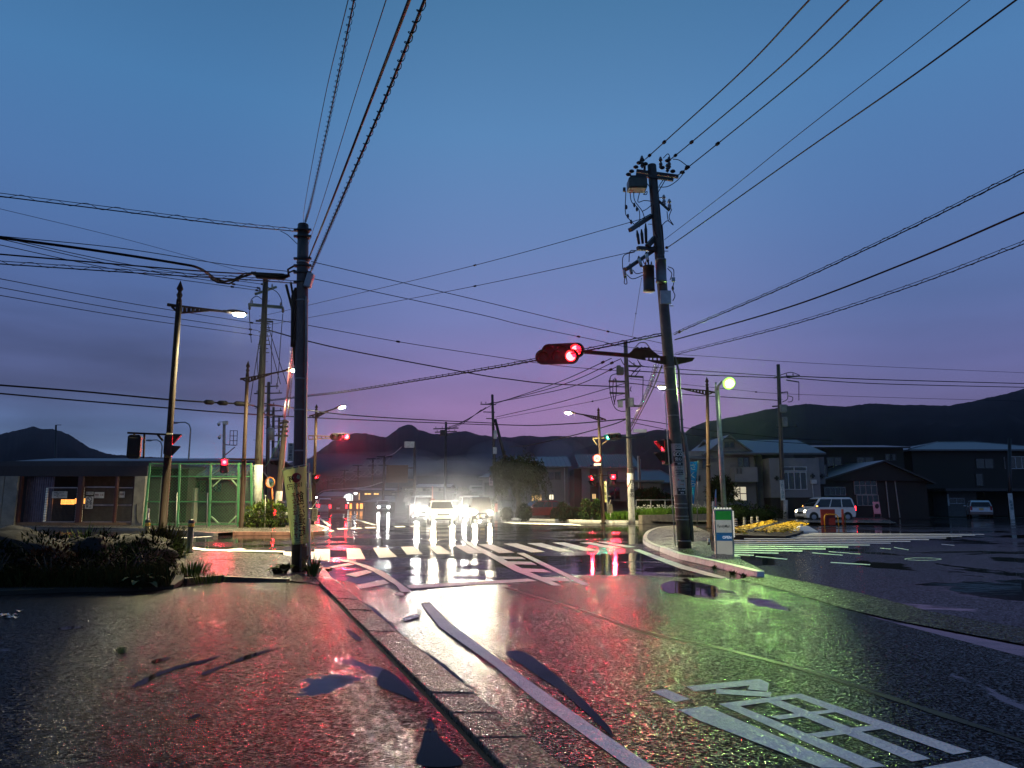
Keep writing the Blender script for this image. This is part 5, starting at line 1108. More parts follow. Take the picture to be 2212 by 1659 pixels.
# ================================================================== BUILDINGS
WWALL = pm('white_stucco', (.16, .16, .17), .7, var=.12, scale=1.5); GWALL = pm('grey_stucco', (.11, .11, .115), .7, var=.2, scale=1.2); DWALL = pm('dark_timber_wall', (.02, .016, .014), .7, var=.3, scale=2)
CWALL = pm('cream_stucco', (.20, .19, .165), .7, var=.15, scale=1.2)
ROOFB = pm('wet_blue_roof', (.09, .092, .10), .42, .0, var=.2, scale=1.5); ROOFD = pm('wet_dark_roof', (.02, .02, .022), .32, var=.3); TILE = pm('wet_tile_roof', (.09, .09, .10), .3, .1)
FRAMEW = pm('pale_window_frame', (.45, .46, .47), .4); FRAMED = pm('dark_window_frame', (.05, .05, .05), .4)
LITW = glow('lit_window_warm', (1, .62, .25), 1.0); LITO = glow('lit_window_orange', (1, .40, .08), 2.6); LITP = glow('lit_curtain', (1, .88, .62), .55); LITB = glow('lit_window_bright', (1, .86, .6), 1.6)
class Bld:
    """a house in its own frame: x along the front, y away from the viewer, z up; built at depth Y from pixel x"""
    def __init__(s, name, label, cat, px, Y, rz=0.0):
        s.o = V((at(px, 1100, Y).x, Y, 0)); s.r = thing(name, label, cat, s.o, rz)
    def wall(s, x0, x1, y0, y1, z0, z1, mat, name='wall'):
        return MB().box(((x0 + x1) / 2, (y0 + y1) / 2, (z0 + z1) / 2), (x1 - x0, y1 - y0, z1 - z0)).build(name, mat, s.r)
    def window(s, x, z, w, h, y=0.0, mat=None, nx=2, nz=1, fr=FRAMED, name='window', fw=.06):
        m = MB(); y = y - .03
        for i in range(nx + 1): m.box((x - w / 2 + w * i / nx, y, z), (fw, .07, h + fw))
        for j in range(nz + 1): m.box((x, y - .003, z - h / 2 + h * j / nz), (w + fw, .07, fw))
        f = m.build(name, fr, s.r)
        MB().quad((x - w / 2, y, z - h / 2), (x + w / 2, y, z - h / 2), (x + w / 2, y, z + h / 2), (x - w / 2, y, z + h / 2)).build('pane', mat or GLASSD, f)
        return f
    def gable_x(s, x0, x1, y0, y1, z, hgt, mat, over=.5, wallmat=None, tiles=0, name='roof', skew=.5):
        """ridge runs along x"""
        ym = y0 + (y1 - y0) * skew; m = MB(); k = over * hgt / (ym - y0)
        A = [(y0 - over, z - k), (ym, z + hgt), (y1 + over, z - over * hgt / (y1 - ym))]
        t = .14
        for (a, b) in ((A[0], A[1]), (A[1], A[2])):
            m.add([(x, y, zz) for x in (x0 - over, x1 + over) for y, zz in (a, b, (b[0], b[1] - t), (a[0], a[1] - t))], [(0, 1, 2, 3), (7, 6, 5, 4), (0, 4, 5, 1), (1, 5, 6, 2), (2, 6, 7, 3), (3, 7, 4, 0)])
        if tiles:
            n = int((x1 - x0 + 2 * over) / tiles)
            for i in range(n + 1):
                x = x0 - over + (x1 - x0 + 2 * over) * i / n; m.beam((x, A[0][0], A[0][1] + .02), (x, A[1][0], A[1][1] + .02), .07, .07)
        o = m.build(name, mat, s.r)
        if wallmat:
            m = MB()
            for x in (x0, x1): m.add([(x, y0, z), (x, y1, z), (x, ym, z + hgt - t)], [(0, 1, 2)])
            m.build('gable', wallmat, s.r)
        return o
    def gable_y(s, x0, x1, y0, y1, z, hgt, mat, over=.5, wallmat=None, name='roof', skew=.5):
        xm = x0 + (x1 - x0) * skew; m = MB(); t = .14
        A = [(x0 - over, z - over * hgt / (xm - x0)), (xm, z + hgt), (x1 + over, z - over * hgt / (x1 - xm))]
        for (a, b) in ((A[0], A[1]), (A[1], A[2])):
            m.add([(x, y, zz) for y in (y0 - over, y1 + over) for x, zz in (a, b, (b[0], b[1] - t), (a[0], a[1] - t))], [(0, 1, 2, 3), (7, 6, 5, 4), (0, 4, 5, 1), (1, 5, 6, 2), (2, 6, 7, 3), (3, 7, 4, 0)])
        o = m.build(name, mat, s.r)
        if wallmat: MB().add([(x0, y0 + .002, z), (x1, y0 + .002, z), (xm, y0 + .002, z + hgt - t)], [(0, 1, 2)]).build('gable', wallmat, s.r)
        return o
    def hip(s, x0, x1, y0, y1, z, hgt, mat, over=.6, rl=.4, name='roof'):
        x0 -= over; x1 += over; y0 -= over; y1 += over; xm = (x0 + x1) / 2; ym = (y0 + y1) / 2; h = (x1 - x0) * rl / 2
        v = [(x0, y0, z), (x1, y0, z), (x1, y1, z), (x0, y1, z), (xm - h, ym, z + hgt), (xm + h, ym, z + hgt), (x0, y0, z - .15), (x1, y0, z - .15), (x1, y1, z - .15), (x0, y1, z - .15)]
        m = MB(); m.add(v, [(0, 1, 5, 4), (1, 2, 5), (2, 3, 4, 5), (3, 0, 4), (6, 7, 1, 0), (7, 8, 2, 1), (8, 9, 3, 2), (9, 6, 0, 3), (9, 8, 7, 6)])
        m.tube([v[4], v[5]], .09, 6)
        for a, b in ((0, 4), (1, 5), (3, 4), (2, 5)): m.tube([v[a], v[b]], .07, 6)
        return m.build(name, mat, s.r)
mpp = lambda Y: Y / F                                  # metres per picture px at distance Y
def loc(Z, Y, px0):                                    # converter from crop px to the building's x, z
    x0 = at(px0, 1100, Y).x
    return lambda x, y: (at(*Z(x, y), Y).x - x0, at(*Z(x, y), Y).z)
# --- depot on the left with mesh doors
Y = 42.5; px0 = 20; B = Bld('depot', 'low dark depot with brown steel frames, mesh doors and concrete end pillars', 'depot', px0, Y); f = loc(Z1, Y, px0)
xa, _ = f(20, 960); xb, _ = f(915, 960); zt = f(500, 545)[1]
BROWN = pm('brown_frame_steel', (.055, .018, .014), .4, var=.3)
B.wall(xa - 4, xb + .1, 5, 8, 0, zt - .2, DWALL); B.wall(xa - 4, xb, 0.2, 8.5, zt - .25, zt, ROOFD, 'roof'); B.wall(xa - 4, xb - .1, .0, .25, f(500, 640)[1], zt - .26, pm('dark_fascia', (.02, .014, .013), .5), 'fascia')
for (x0, x1) in ((-60, 20), (25, 108), (848, 915)): B.wall(f(x0, 900)[0], f(x1, 900)[0], -.25, .25, 0, f(60, 640)[1], pm('aged_concrete', (.22, .20, .16), .6, var=.3, scale=2, bump=.2), 'pillar')
B.wall(f(108, 900)[0], f(848, 900)[0], -.1, .6, 0, .30, pm('brown_plinth', (.15, .09, .05), .6), 'plinth')
for x, hw in ((114, .07), (496, .13), (724, .05), (841, .07)): B.wall(f(x, 900)[0] - hw, f(x, 900)[0] + hw, -.12, .1, .3, f(x, 640)[1], BROWN, 'post')
m = MB()
x0, x1 = f(128, 800)[0], f(300, 800)[0]
n = 24
for i in range(n):
    x = x0 + (x1 - x0) * i / n; m.box((x, .5 + .04 * (i % 2), 2.0), ((x1 - x0) / n * .8, .05, 3.4))
m.build('corrugated_shutter', pm('shutter_steel', (.16, .13, .16), .35, .5), B.r)
def meshdoor(x0, x1, y0, y1, rail=None):
    a, zt_ = f(x0, y0); b, zb_ = f(x1, y1); zb_ = max(zb_, .32); m = MB()
    m.box(((a + b) / 2, .15, zt_), (b - a, .06, .06)); m.box(((a + b) / 2, .15, zb_), (b - a, .06, .06))
    if rail: m.box(((a + b) / 2, .15, f(x0, rail)[1]), (b - a, .05, .06))
    for x in (a, b): m.box((x, .15, (zt_ + zb_) / 2), (.06, .06, zt_ - zb_))
    o = m.build('mesh_door', pm('door_steel', (.35, .28, .25), .3, .7), B.r)
    for x in (a, b):
        e = MB(); n = 14
        for i in range(n): e.box((x, .12, zb_ + (zt_ - zb_) * (i + .5) / n), (.13, .06, (zt_ - zb_) / n * .82))
        e.build('door_edge', pm('bright_edge_strip', (.78, .74, .62), .3, .1), o)
    g_ = MB(); k = int((b - a) / .07)
    for i in range(1, k): g_.box((a + (b - a) * i / k, .17, (zt_ + zb_) / 2), (.010, .010, zt_ - zb_))
    for i in range(1, int((zt_ - zb_) / .09)): g_.box(((a + b) / 2, .18, zb_ + i * .09), (b - a, .010, .010))
    g_.build('mesh_panel', pm('mesh_wire', (.06, .055, .05), .4, .4), o)
meshdoor(292, 470, 712, 945); meshdoor(520, 714, 708, 940, 822); meshdoor(735, 826, 712, 932, 822)
B.wall(f(300, 800)[0], f(840, 800)[0], 3.2, 3.4, 0, 3.0, pm('inner_wall', (.07, .07, .065), .6), 'inner_wall')
o = MB(); a, z0 = f(303, 815); b, z1_ = f(466, 790); n = 16
for i in range(n): o.box((a + (b - a) * (i + .5) / n, 1.2, (z0 + z1_) / 2 + .05 * (i > 8)), ((b - a) / n * .7, .03, .30))
o.build('lit_slats', LITO, B.r)
for i, (x0, y0, x1, y1) in enumerate(((325, 735, 418, 778), (540, 738, 585, 756), (537, 768, 580, 845), (594, 740, 622, 778), (625, 740, 652, 778), (752, 736, 782, 775))):
    a, z1_ = f(x0, y0); b, z0 = f(x1, y1)
    o = MB().box(((a + b) / 2, .08, (z0 + z1_) / 2), (b - a, .012, z1_ - z0)).build('notice', pm('notice_white', (.38, .36, .33), .5), B.r)
    M = frame(((a + b) / 2, .07, (z0 + z1_) / 2), (1, 0, 0), (0, 0, 1)); t = MB(); w, h = b - a, z1_ - z0
    if i == 0:
        for k in range(4): text(t, ('駐車場ご利用の皆様へ', 'ご注意ください', '関係者以外の立入り', 'を禁止します')[k], M @ Matrix.Translation((0, h * (.3 - .2 * k), 0)), h * .17)
    elif i == 2:
        n = 20; rr = w * .36; cz = h * .26
        P = [M @ V((math.cos(k * 2 * math.pi / n) * q, cz + math.sin(k * 2 * math.pi / n) * q, .001)) for q in (rr, rr * .78) for k in range(n)]
        t.add(P, [(k, (k + 1) % n, n + (k + 1) % n, n + k) for k in range(n)]); t.beam(M @ V((-rr * .6, cz + rr * .6, .002)), M @ V((rr * .6, cz - rr * .6, .002)), .03, .002, up=(0, 1, 0))
        text(t, '駐車', M @ Matrix.Translation((-w * .2, -h * .22, 0)), w * .36, vertical=True); text(t, '禁止', M @ Matrix.Translation((w * .2, -h * .22, 0)), w * .36, vertical=True)
    elif i == 1: text(t, '関係者専用', M, w * .18)
    else: text(t, '火気厳禁'[2 * (i % 2):2 * (i % 2) + 2], M, w * .4)
    t.build('lettering', pm('notice_print', (.12, .02, .015), .5) if i > 2 else BLACK, o)
MB().tube(spline([V((f(880, 800)[0], -.28, f(880, 815)[1])), V((f(878, 850)[0], -.28, f(878, 850)[1])), V((f(880, 900)[0], -.28, f(880, 910)[1])), V((f(890, 930)[0], -.28, f(890, 935)[1]))], 4), .018, 6).build('wall_cable', BLACK, B.r)
# --- long low building behind with two orange windows
Y = 60; px0 = 60; B = Bld('low_building', 'long low dark building with a pale wet roof edge and two orange windows', 'building', px0, Y); f = loc(Z1, Y, px0)
xa, zr_ = f(180, 520); xb, _ = f(1610, 520); ze = f(500, 540)[1]
B.wall(xa, xb, 0, 9, 0, ze - .1, DWALL); B.gable_x(xa, xb, 0, 9, ze, .42, ROOFB, .6)
for (x0, x1) in ((500, 531), (545, 580)): a, z0 = f(x0, 562); b, z1_ = f(x1, 546); B.window((a + b) / 2, (z0 + z1_) / 2, b - a, z1_ - z0, mat=LITO, nx=2)
for (x0, x1) in ((1245, 1272), (1410, 1440)): a, z0 = f(x0, 575); b, z1_ = f(x1, 565); B.window((a + b) / 2, (z0 + z1_) / 2, b - a, z1_ - z0, mat=LITB, nx=1)
# --- small house behind the green fence
Y = 49; px0 = 420; B = Bld('small_house', 'small grey house with a tiled roof seen through the green fence', 'house', px0, Y); f = loc(Z1, Y, px0)
xa, ze = f(945, 637); xb, _ = f(1500, 637); zr_ = f(1100, 590)[1]
B.wall(xa, xb, 0, 5, 0, ze, pm('drab_wall', (.06, .06, .05), .7)); B.gable_x(xa, xb, 0, 5, ze + .1, zr_ - ze + .3, TILE, .4, GWALL, tiles=.32)
for (x0, y0, x1, y1) in ((975, 665, 1020, 712), (1225, 665, 1305, 745), (1060, 690, 1090, 765), (1345, 680, 1400, 740)): a, z1_ = f(x0, y0); b, z0 = f(x1, y1); B.window((a + b) / 2, (z0 + z1_) / 2, b - a, z1_ - z0)
B.wall(f(1170, 900)[0], f(1250, 900)[0], -.7, -.1, 0, f(1170, 715)[1], CWALL, 'tank_box')
# --- green mesh fence
Yf = 40.6; b0 = V((at(314, 1100, Yf).x, Yf, .14)); r = thing('mesh_fence', 'tall green chain link fence with a braced gate panel and inward leaning corner', 'fence', b0)
g1 = lambda x, y, d=0.0: at(*Z1(x, y), Yf + d) - b0
GREEN = pm('green_fence_paint', (.05, .19, .08), .45, var=.25)
zb_ = g1(1000, 958).z; zt = g1(1000, 562).z
for x, xt in ((908, 950), (1122, 1138), (1322, 1334), (1505, 1508), (1592, 1588)):
    p, q = g1(x, 962), g1(xt, 556); MB().beam(p, q, .10, .08).build('post', GREEN, r)
for y in (560, 640, 800, 945): MB().beam(g1(912 + (945 - y) * .09, y), g1(1592, y + (2 if y < 900 else -4)), .05, .06).build('rail', GREEN, r)
for p, q in (((1345, 705), (1400, 655)), ((1460, 655), (1500, 700)), ((1335, 895), (1385, 940)), ((1445, 940), (1495, 890)), ((1322, 655), (1505, 655))): MB().beam(g1(*p), g1(*q), .065, .065).build('gate_brace', pm('pale_green_brace', (.22, .34, .2), .4), r)
m = MB(); A, Bq = g1(915, 955), g1(1592, 955); w = Bq.x - A.x; h = zt - zb_; st = .17; k = int((w + h) / st)
for i in range(k):
    for s in (1, -1):
        x0 = i * st - h if s > 0 else i * st
        a, z0, b, z1_ = x0, 0, x0 + s * h, h
        if s > 0: 
            if a < 0: z0 = -a; a = 0
            if b > w: z1_ = h - (b - w); b = w
        else:
            if a > w: z0 = a - w; a = w
            if b < 0: z1_ = h + b; b = 0
        if z1_ > z0 + .02: m.beam(A + V((a, .05 if s > 0 else .06, z0)), A + V((b, .05 if s > 0 else .06, z1_)), .0085, .0085)
m.build('chain_link', GREEN, r)
m = MB(); p = g1(1592, 955)
for y in (575, 700, 800, 945): m.beam(g1(1592, y), g1(1650, y + 10, 5), .05, .05)
m.beam(g1(1660, 950, 5), g1(1655, 590, 5), .08, .08); m.beam(g1(1625, 955, 2.5), g1(1620, 580, 2.5), .08, .08); m.build('return_panel', GREEN, r)
# --- pale house behind the weeping tree
Y = 76; px0 = 1170; B = Bld('pale_house', 'pale two storey house with a ribbed roof and small lit windows behind the weeping tree', 'house', px0, Y); f = loc(Z4, Y, px0)
xa = f(330, 800)[0]; xb = f(688, 800)[0]; ze = f(600, 682)[1]; zr_ = f(400, 580)[1]
B.wall(xa, xb, 0, 8, 0, ze, WWALL); B.gable_x(xa - .8, xb - .2, 0, 9, ze + .2, zr_ - ze - .2, ROOFB, .5, WWALL, tiles=.45, skew=.62)
for (x0, y0, x1, y1, mm, nx) in ((540, 715, 630, 772, None, 2), (440, 715, 490, 772, None, 1), (545, 880, 580, 920, LITB, 2), (412, 882, 492, 930, LITW, 3)): a, z1_ = f(x0, y0); b, z0 = f(x1, y1); B.window((a + b) / 2, (z0 + z1_) / 2, b - a, z1_ - z0, mat=mm, nx=nx)
MB().tube([V((f(660, 700)[0], -.06, ze)), V((f(662, 960)[0], -.06, .2))], .05, 6).build('downpipe', FRAMEW, B.r)
# --- house with a mono pitched roof in the middle
Y = 70; px0 = 1320; B = Bld('split_roof_house', 'two storey house with a steep mono pitched ribbed roof behind the speed limit lamp', 'house', px0, Y); f = loc(Z4, Y, px0)
xa = f(790, 800)[0]; xm = f(845, 800)[0]; xb = f(1180, 800)[0]; ze = f(1000, 672)[1]; zr_ = f(800, 578)[1]
B.wall(xa, xb, 0, 6, 0, ze, WWALL); m = MB()
m.add([(xa - .3, -.5, ze - .25), (xb + .5, -.5, ze - .25), (xb + .5, 4.4, zr_), (xa - .3, 4.4, zr_), (xa - .3, -.5, ze - .1), (xb + .5, -.5, ze - .1), (xb + .5, 4.4, zr_ + .15), (xa - .3, 4.4, zr_ + .15)], [(3, 2, 1, 0), (4, 5, 6, 7), (0, 1, 5, 4), (1, 2, 6, 5), (2, 3, 7, 6), (3, 0, 4, 7)])
for i in range(22): x = xa + (xb - xa) * i / 21; m.beam((x, -.5, ze - .06), (x, 4.4, zr_ + .19), .07, .07)
m.build('roof', ROOFB, B.r)
m = MB(); m.add([(xa, -.004, ze - .2), (xa, 4.4, ze - .2), (xa, 4.4, zr_)], [(0, 1, 2)]); m.build('gable', WWALL, B.r)
B.wall(f(848, 800)[0], f(905, 800)[0], -.25, 0, f(850, 1000)[1], f(850, 665)[1], DWALL, 'timber_wing'); B.wall(f(735, 800)[0], xa - .02, .5, 6, 0, f(735, 690)[1], DWALL, 'timber_wing')
B.wall(f(905, 800)[0], f(1330, 800)[0], -2.6, -.02, f(1000, 930)[1], f(1000, 795)[1], GWALL, 'porch'); B.wall(f(890, 800)[0], f(1345, 800)[0], -3.2, .3, f(1000, 795)[1], f(1000, 782)[1], ROOFB, 'porch_roof')
for (x0, y0, x1, y1, y, mm, nx) in ((975, 708, 1050, 765, 0, None, 2), (860, 875, 890, 915, -.25, LITW, 2), (1100, 830, 1180, 925, -2.6, None, 3), (960, 830, 1040, 920, -2.6, None, 2)): a, z1_ = f(x0, y0); b, z0 = f(x1, y1); B.window((a + b) / 2, (z0 + z1_) / 2, b - a, z1_ - z0, y=y, mat=mm, nx=nx)
# --- low wide roofed house
Y = 82; px0 = 1410; B = Bld('low_house', 'low house with a broad wet hipped roof between the far pole and the transformer pole', 'house', px0, Y); f = loc(Z4, Y, px0)
xa, ze = f(1080, 792); xb = f(1480, 792)[0]; B.wall(xa, xb, 0, 8, 0, ze, GWALL); B.hip(xa, xb, 0, 8, ze, f(1200, 690)[1] - ze, ROOFB, rl=.55)
for x in (1260, 1400): a, z = f(x, 870); B.window(a, 1.6, 1.6, 1.2)
# --- white house on the right with a balcony
Y = 60; px0 = 1600; B = Bld('balcony_house', 'white two storey house with a rounded balcony, cross shaped vents and a lit sliding door', 'house', px0, Y); f = loc(Z6, Y, px0)
X = lambda x: f(x, 800)[0]; Zz = lambda y: f(500, y)[1]
B.wall(X(90), X(512), 0, 7, 0, Zz(640), WWALL); B.gable_y(X(205), X(480), -.3, 8, Zz(640), Zz(540) - Zz(640), ROOFB, .35, WWALL)
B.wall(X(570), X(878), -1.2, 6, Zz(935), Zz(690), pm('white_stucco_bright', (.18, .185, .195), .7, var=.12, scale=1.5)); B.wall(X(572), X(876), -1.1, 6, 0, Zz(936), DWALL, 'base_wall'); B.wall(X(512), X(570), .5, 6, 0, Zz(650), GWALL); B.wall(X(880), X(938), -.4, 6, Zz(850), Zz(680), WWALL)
B.gable_x(X(330), X(880), -.6, 10, Zz(645), Zz(540) - Zz(645), ROOFB, .6); B.gable_x(X(75), X(215), -.4, 6, Zz(680), Zz(632) - Zz(680), ROOFB, .3)
m = MB(); bal = [(X(350), -.02), (X(350), -1.3), (X(485), -1.5), (X(503), -.9), (X(503), -.02)]
m.add([(x, y, Zz(838)) for x, y in bal] + [(x, y, Zz(747)) for x, y in bal], [(i, i + 1, i + 6, i + 5) for i in range(4)] + [(0, 1, 2, 3, 4)]); m.build('balcony', WWALL, B.r)
m = MB()
for x in (362, 386): m.box((X(x), -1.42, Zz(772)), (.11, .06, .42))
m.build('balcony_slot', FRAMED, B.r)
m = MB()
for y in (735, 745): m.beam((X(105), -.9, Zz(y + 15)), (X(200), -.9, Zz(y + 15)), .04, .04); m.beam((X(320), -1.4, Zz(y)), (X(400), -1.45, Zz(y)), .04, .04)
m.build('railing', FRAMED, B.r)
for (x0, y0, x1, y1, y, mm, nx, nz, fr) in ((368, 865, 455, 955, 0, LITP, 2, 2, FRAMED), (642, 745, 795, 770, -1.2, None, 2, 1, FRAMEW), (642, 778, 798, 885, -1.2, None, 4, 1, FRAMEW), (305, 585, 370, 622, -.3, None, 2, 1, FRAMED), (395, 680, 470, 745, 0, None, 2, 1, FRAMED), (170, 680, 205, 750, 0, None, 1, 1, FRAMED), (105, 795, 160, 830, 0, None, 2, 1, FRAMED), (950, 725, 1000, 800, 1.0, None, 2, 1, FRAMED)):
    a, z1_ = f(x0, y0); b, z0 = f(x1, y1); B.window((a + b) / 2, (z0 + z1_) / 2, b - a, z1_ - z0, y=y, mat=mm, nx=nx, nz=nz, fr=fr)
for (x, y, d) in ((609, 815, -1.25), (833, 801, -1.25), (919, 801, -.45)): MB().box((X(x), d, Zz(y)), (.34, .08, .13)).box((X(x), d - .003, Zz(y)), (.13, .08, .36)).build('cross_vent', BLACK, B.r)
MB().box((X(832), -1.35, Zz(838)), (.42, .3, .32)).tube([V((X(826), -1.3, Zz(850))), V((X(828), -1.3, Zz(940)))], .04, 6).build('meter_box', FRAMEW, B.r, bevel=.02)
MB().tube([V((X(508), -.1, Zz(650))), V((X(516), -.1, .2))], .06, 6).build('downpipe', FRAMED, B.r)
# --- timber garage with gridded windows
Y = 63; px0 = 1850; B = Bld('timber_garage', 'dark low gabled garage with white gridded windows right of the white house', 'garage', px0, Y); f = loc(Z6, Y, px0)
B.wall(X(900) - 0 if 0 else f(900, 800)[0], f(1590, 800)[0], 0, 7, 0, f(900, 830)[1], DWALL); B.gable_y(f(890, 800)[0], f(1600, 800)[0], -.3, 8, f(900, 830)[1], f(1280, 700)[1] - f(900, 830)[1], ROOFD, .3, DWALL, skew=.6)
for (x0, y0, x1, y1, nx, nz) in ((1130, 802, 1280, 915, 4, 2), (1150, 920, 1290, 985, 4, 1), (945, 870, 1080, 920, 4, 1)): a, z1_ = f(x0, y0); b, z0 = f(x1, y1); B.window((a + b) / 2, (z0 + z1_) / 2, b - a, z1_ - z0, nx=nx, nz=nz, fr=pm('white_grid_frame', (.30, .30, .27), .5), fw=.055)
MB().beam((f(1330, 800)[0], -.05, f(1330, 760)[1]), (f(1345, 900)[0], -.05, .1), .08, .06).beam((f(1385, 800)[0], -.05, f(1385, 770)[1]), (f(1410, 900)[0], -.05, .1), .08, .06).build('door_frame', pm('white_grid_frame', (.30, .30, .27), .5), B.r)
# --- dark building behind with a canopy
Y = 72; px0 = 1760; B = Bld('dark_hall', 'dark flat roofed building behind the garage and the white house', 'building', px0, Y); f = loc(Z6, Y, px0)
B.wall(f(760, 800)[0], f(1460, 800)[0], 0, 8, 0, f(900, 615)[1], DWALL); B.gable_x(f(800, 800)[0], f(1450, 800)[0], -.5, 9, f(900, 615)[1], f(900, 585)[1] - f(900, 615)[1], ROOFD, .4)
for (x0, y0, x1, y1) in ((960, 680, 1060, 790), (1150, 680, 1260, 730), (1330, 660, 1400, 700)): a, z1_ = f(x0, y0); b, z0 = f(x1, y1); B.window((a + b) / 2, (z0 + z1_) / 2, b - a, z1_ - z0)
# --- house at the far right
Y = 74; px0 = 2080; B = Bld('hipped_house', 'dark two storey house at the right edge with a wet blue hipped roof', 'house', px0, Y); f = loc(Z6, Y, px0)
xa, ze = f(1500, 648); xb = f(2420, 640)[0]; ze = f(1900, 632)[1]
B.wall(xa, xb, 0, 9, 0, ze, pm('dark_brown_wall', (.018, .015, .014), .7, var=.2)); B.hip(xa, xb, 0, 9, ze, f(2080, 560)[1] - ze, ROOFB, rl=.25)
for (x0, y0, x1, y1, fr, nx) in ((1905, 690, 2020, 750, FRAMED, 2), (2112, 676, 2240, 752, FRAMEW, 3), (1905, 785, 1955, 860, FRAMED, 1), (2085, 680, 2093, 752, FRAMEW, 1)): a, z1_ = f(x0, y0); b, z0 = f(x1, y1); B.window((a + b) / 2, (z0 + z1_) / 2, b - a, z1_ - z0, nx=nx, fr=fr)
B.wall(f(1560, 800)[0], f(2250, 800)[0], -4, -.02, f(1700, 890)[1] - .12, f(1700, 880)[1], ROOFD, 'carport_roof'); B.wall(f(1620, 800)[0], f(1800, 800)[0], -2.5, -.02, 0, f(1700, 895)[1], pm('grey_shed_wall', (.10, .10, .10), .6), 'shed')
a, z1_ = f(1640, 940); b, z0 = f(1735, 972); B.window((a + b) / 2, (z0 + z1_) / 2, b - a, z1_ - z0, y=-2.5, fr=FRAMEW, nx=2)
MB().box((f(1632, 900)[0], -2.56, f(1632, 950)[1]), (.14, .05, 1.1)).build('door_strip', pm('pale_panel', (.5, .56, .56), .5), B.r)
for x in (1800, 1950, 2180): MB().beam((f(x, 900)[0], -3.9, 0), (f(x, 900)[0], -3.9, f(1700, 890)[1] - .12), .1, .1).build('carport_post', DARKST, B.r)
# --- far buildings along the road
Y = 118; px0 = 800; B = Bld('white_hall', 'white hall with two warm lit windows far along the road left of the brown board', 'building', px0, Y); f = loc(B2, Y, px0)
xa, ze = f(1055, 845); xb = f(1690, 870)[0]; B.wall(xa, xb, 0, 10, 0, ze, CWALL); B.gable_x(xa, xb, 0, 10, ze, f(1300, 808)[1] - ze, ROOFB, .4)
for (x0, x1) in ((1240, 1345), (1388, 1470)): a, z1_ = f(x0, 895); b, z0 = f(x1, 922); B.window((a + b) / 2, (z0 + z1_) / 2, b - a, z1_ - z0, mat=glow('lit_hall_window', (1, .55, .15), 2.2), nx=2)
a, z1_ = f(1145, 890); b, z0 = f(1165, 1010); B.window((a + b) / 2, (z0 + z1_) / 2, b - a, z1_ - z0, mat=LITW, nx=1)
Y = 112; px0 = 770; B = Bld('lit_shop', 'low shop with warm orange light in its front below the white hall', 'shop', px0, Y); f = loc(B2, Y, px0)
xa, ze = f(990, 1040); xb = f(1230, 1040)[0]; B.wall(xa, xb, 0, 5, 0, ze, CWALL); B.wall(xa - .3, xb + .3, -.8, 5.2, ze, ze + .2, ROOFD, 'roof')
for (x0, x1) in ((1000, 1040), (1110, 1140), (1165, 1215)): a, z1_ = f(x0, 1060); b, z0 = f(x1, 1150); B.window((a + b) / 2, (z0 + z1_) / 2, b - a, z1_ - z0, mat=LITO, nx=1)
Y = 108; px0 = 850; B = Bld('tiled_shed', 'low shed with a broad dark roof under the nearest pole of the far road', 'shed', px0, Y); f = loc(B2, Y, px0)
xa, ze = f(1250, 1035); xb = f(1900, 1035)[0]; B.wall(xa, xb, 0, 6, 0, ze, DWALL); B.hip(xa, xb, 0, 6, ze, f(1560, 935)[1] - ze, ROOFD, rl=.3)
Y = 135; px0 = 715; B = Bld('roadside_shop', 'dark far shop with a bright sign and a flat canopy above the black minivan', 'shop', px0, Y); f = loc(B2, Y, px0)
xa, ze = f(520, 940); xb = f(1030, 940)[0]; B.wall(xa, xb, 0, 8, 0, ze, GWALL); B.gable_x(xa, xb, 0, 8, ze, f(700, 870)[1] - ze, ROOFD, .3)
a, z1_ = f(900, 1000); b, z0 = f(1030, 1045); B.window((a + b) / 2, (z0 + z1_) / 2, b - a, z1_ - z0, mat=LITP, nx=3, y=-.3)
q = f(1000, 985); MB().ball((q[0], -.6, q[1]), (1.0, .3, .9), 12, 8).build('round_sign', glow('round_sign_light', (.85, .95, .85), 2.0), B.r)
a, z1_ = f(705, 980); b, z0 = f(735, 1055); MB().box(((a + b) / 2, -.5, (z0 + z1_) / 2), (b - a, .2, z1_ - z0)).build('light_box', glow('light_box', (.8, .85, .85), .5), B.r)
Y = 92; px0 = 920; B = Bld('tiled_house', 'house with a rippled tile roof behind the oncoming cars', 'house', px0, Y); f = loc(B7, Y, px0)
xa, ze = f(40, 205); xb = f(880, 200)[0]; B.wall(xa, xb, 0, 8, 0, ze, CWALL); B.gable_x(xa + 2.2, xb - .4, 0, 8, ze, f(500, 150)[1] - ze, TILE, .6, CWALL, tiles=.42)
B.wall(xa - .5, xb + .5, -2.2, -.02, 0, f(300, 300)[1] - .2, GWALL, 'lower_wall'); B.wall(xa - .8, xb + .8, -3, .3, f(300, 300)[1] - .2, f(300, 300)[1], TILE, 'lower_roof')
for (x0, x1) in ((90, 230), (405, 530), (690, 800)): a, z1_ = f(x0, 240); b, z0 = f(x1, 285); B.window((a + b) / 2, (z0 + z1_) / 2, b - a, z1_ - z0)
Y = 90; px0 = 1030; B = Bld('corner_house', 'white fronted house with dark roof left of the thin stayed pole', 'house', px0, Y); f = loc(Z4, Y, px0)
xa = f(55, 800)[0]; xb = f(175, 800)[0]; B.wall(xa, xb, 0, 6, 0, f(60, 760)[1], WWALL); B.hip(xa, xb + .5, 0, 6, f(60, 755)[1], f(100, 715)[1] - f(60, 755)[1], ROOFD, rl=.3)
a, z = f(110, 840); B.window(a, z, 1.3, 1.5)
Y = 105; px0 = 1020; B = Bld('low_house', 'low far house with a pale metal roof behind the round trees', 'house', px0, Y); f = loc(B7, Y, px0)
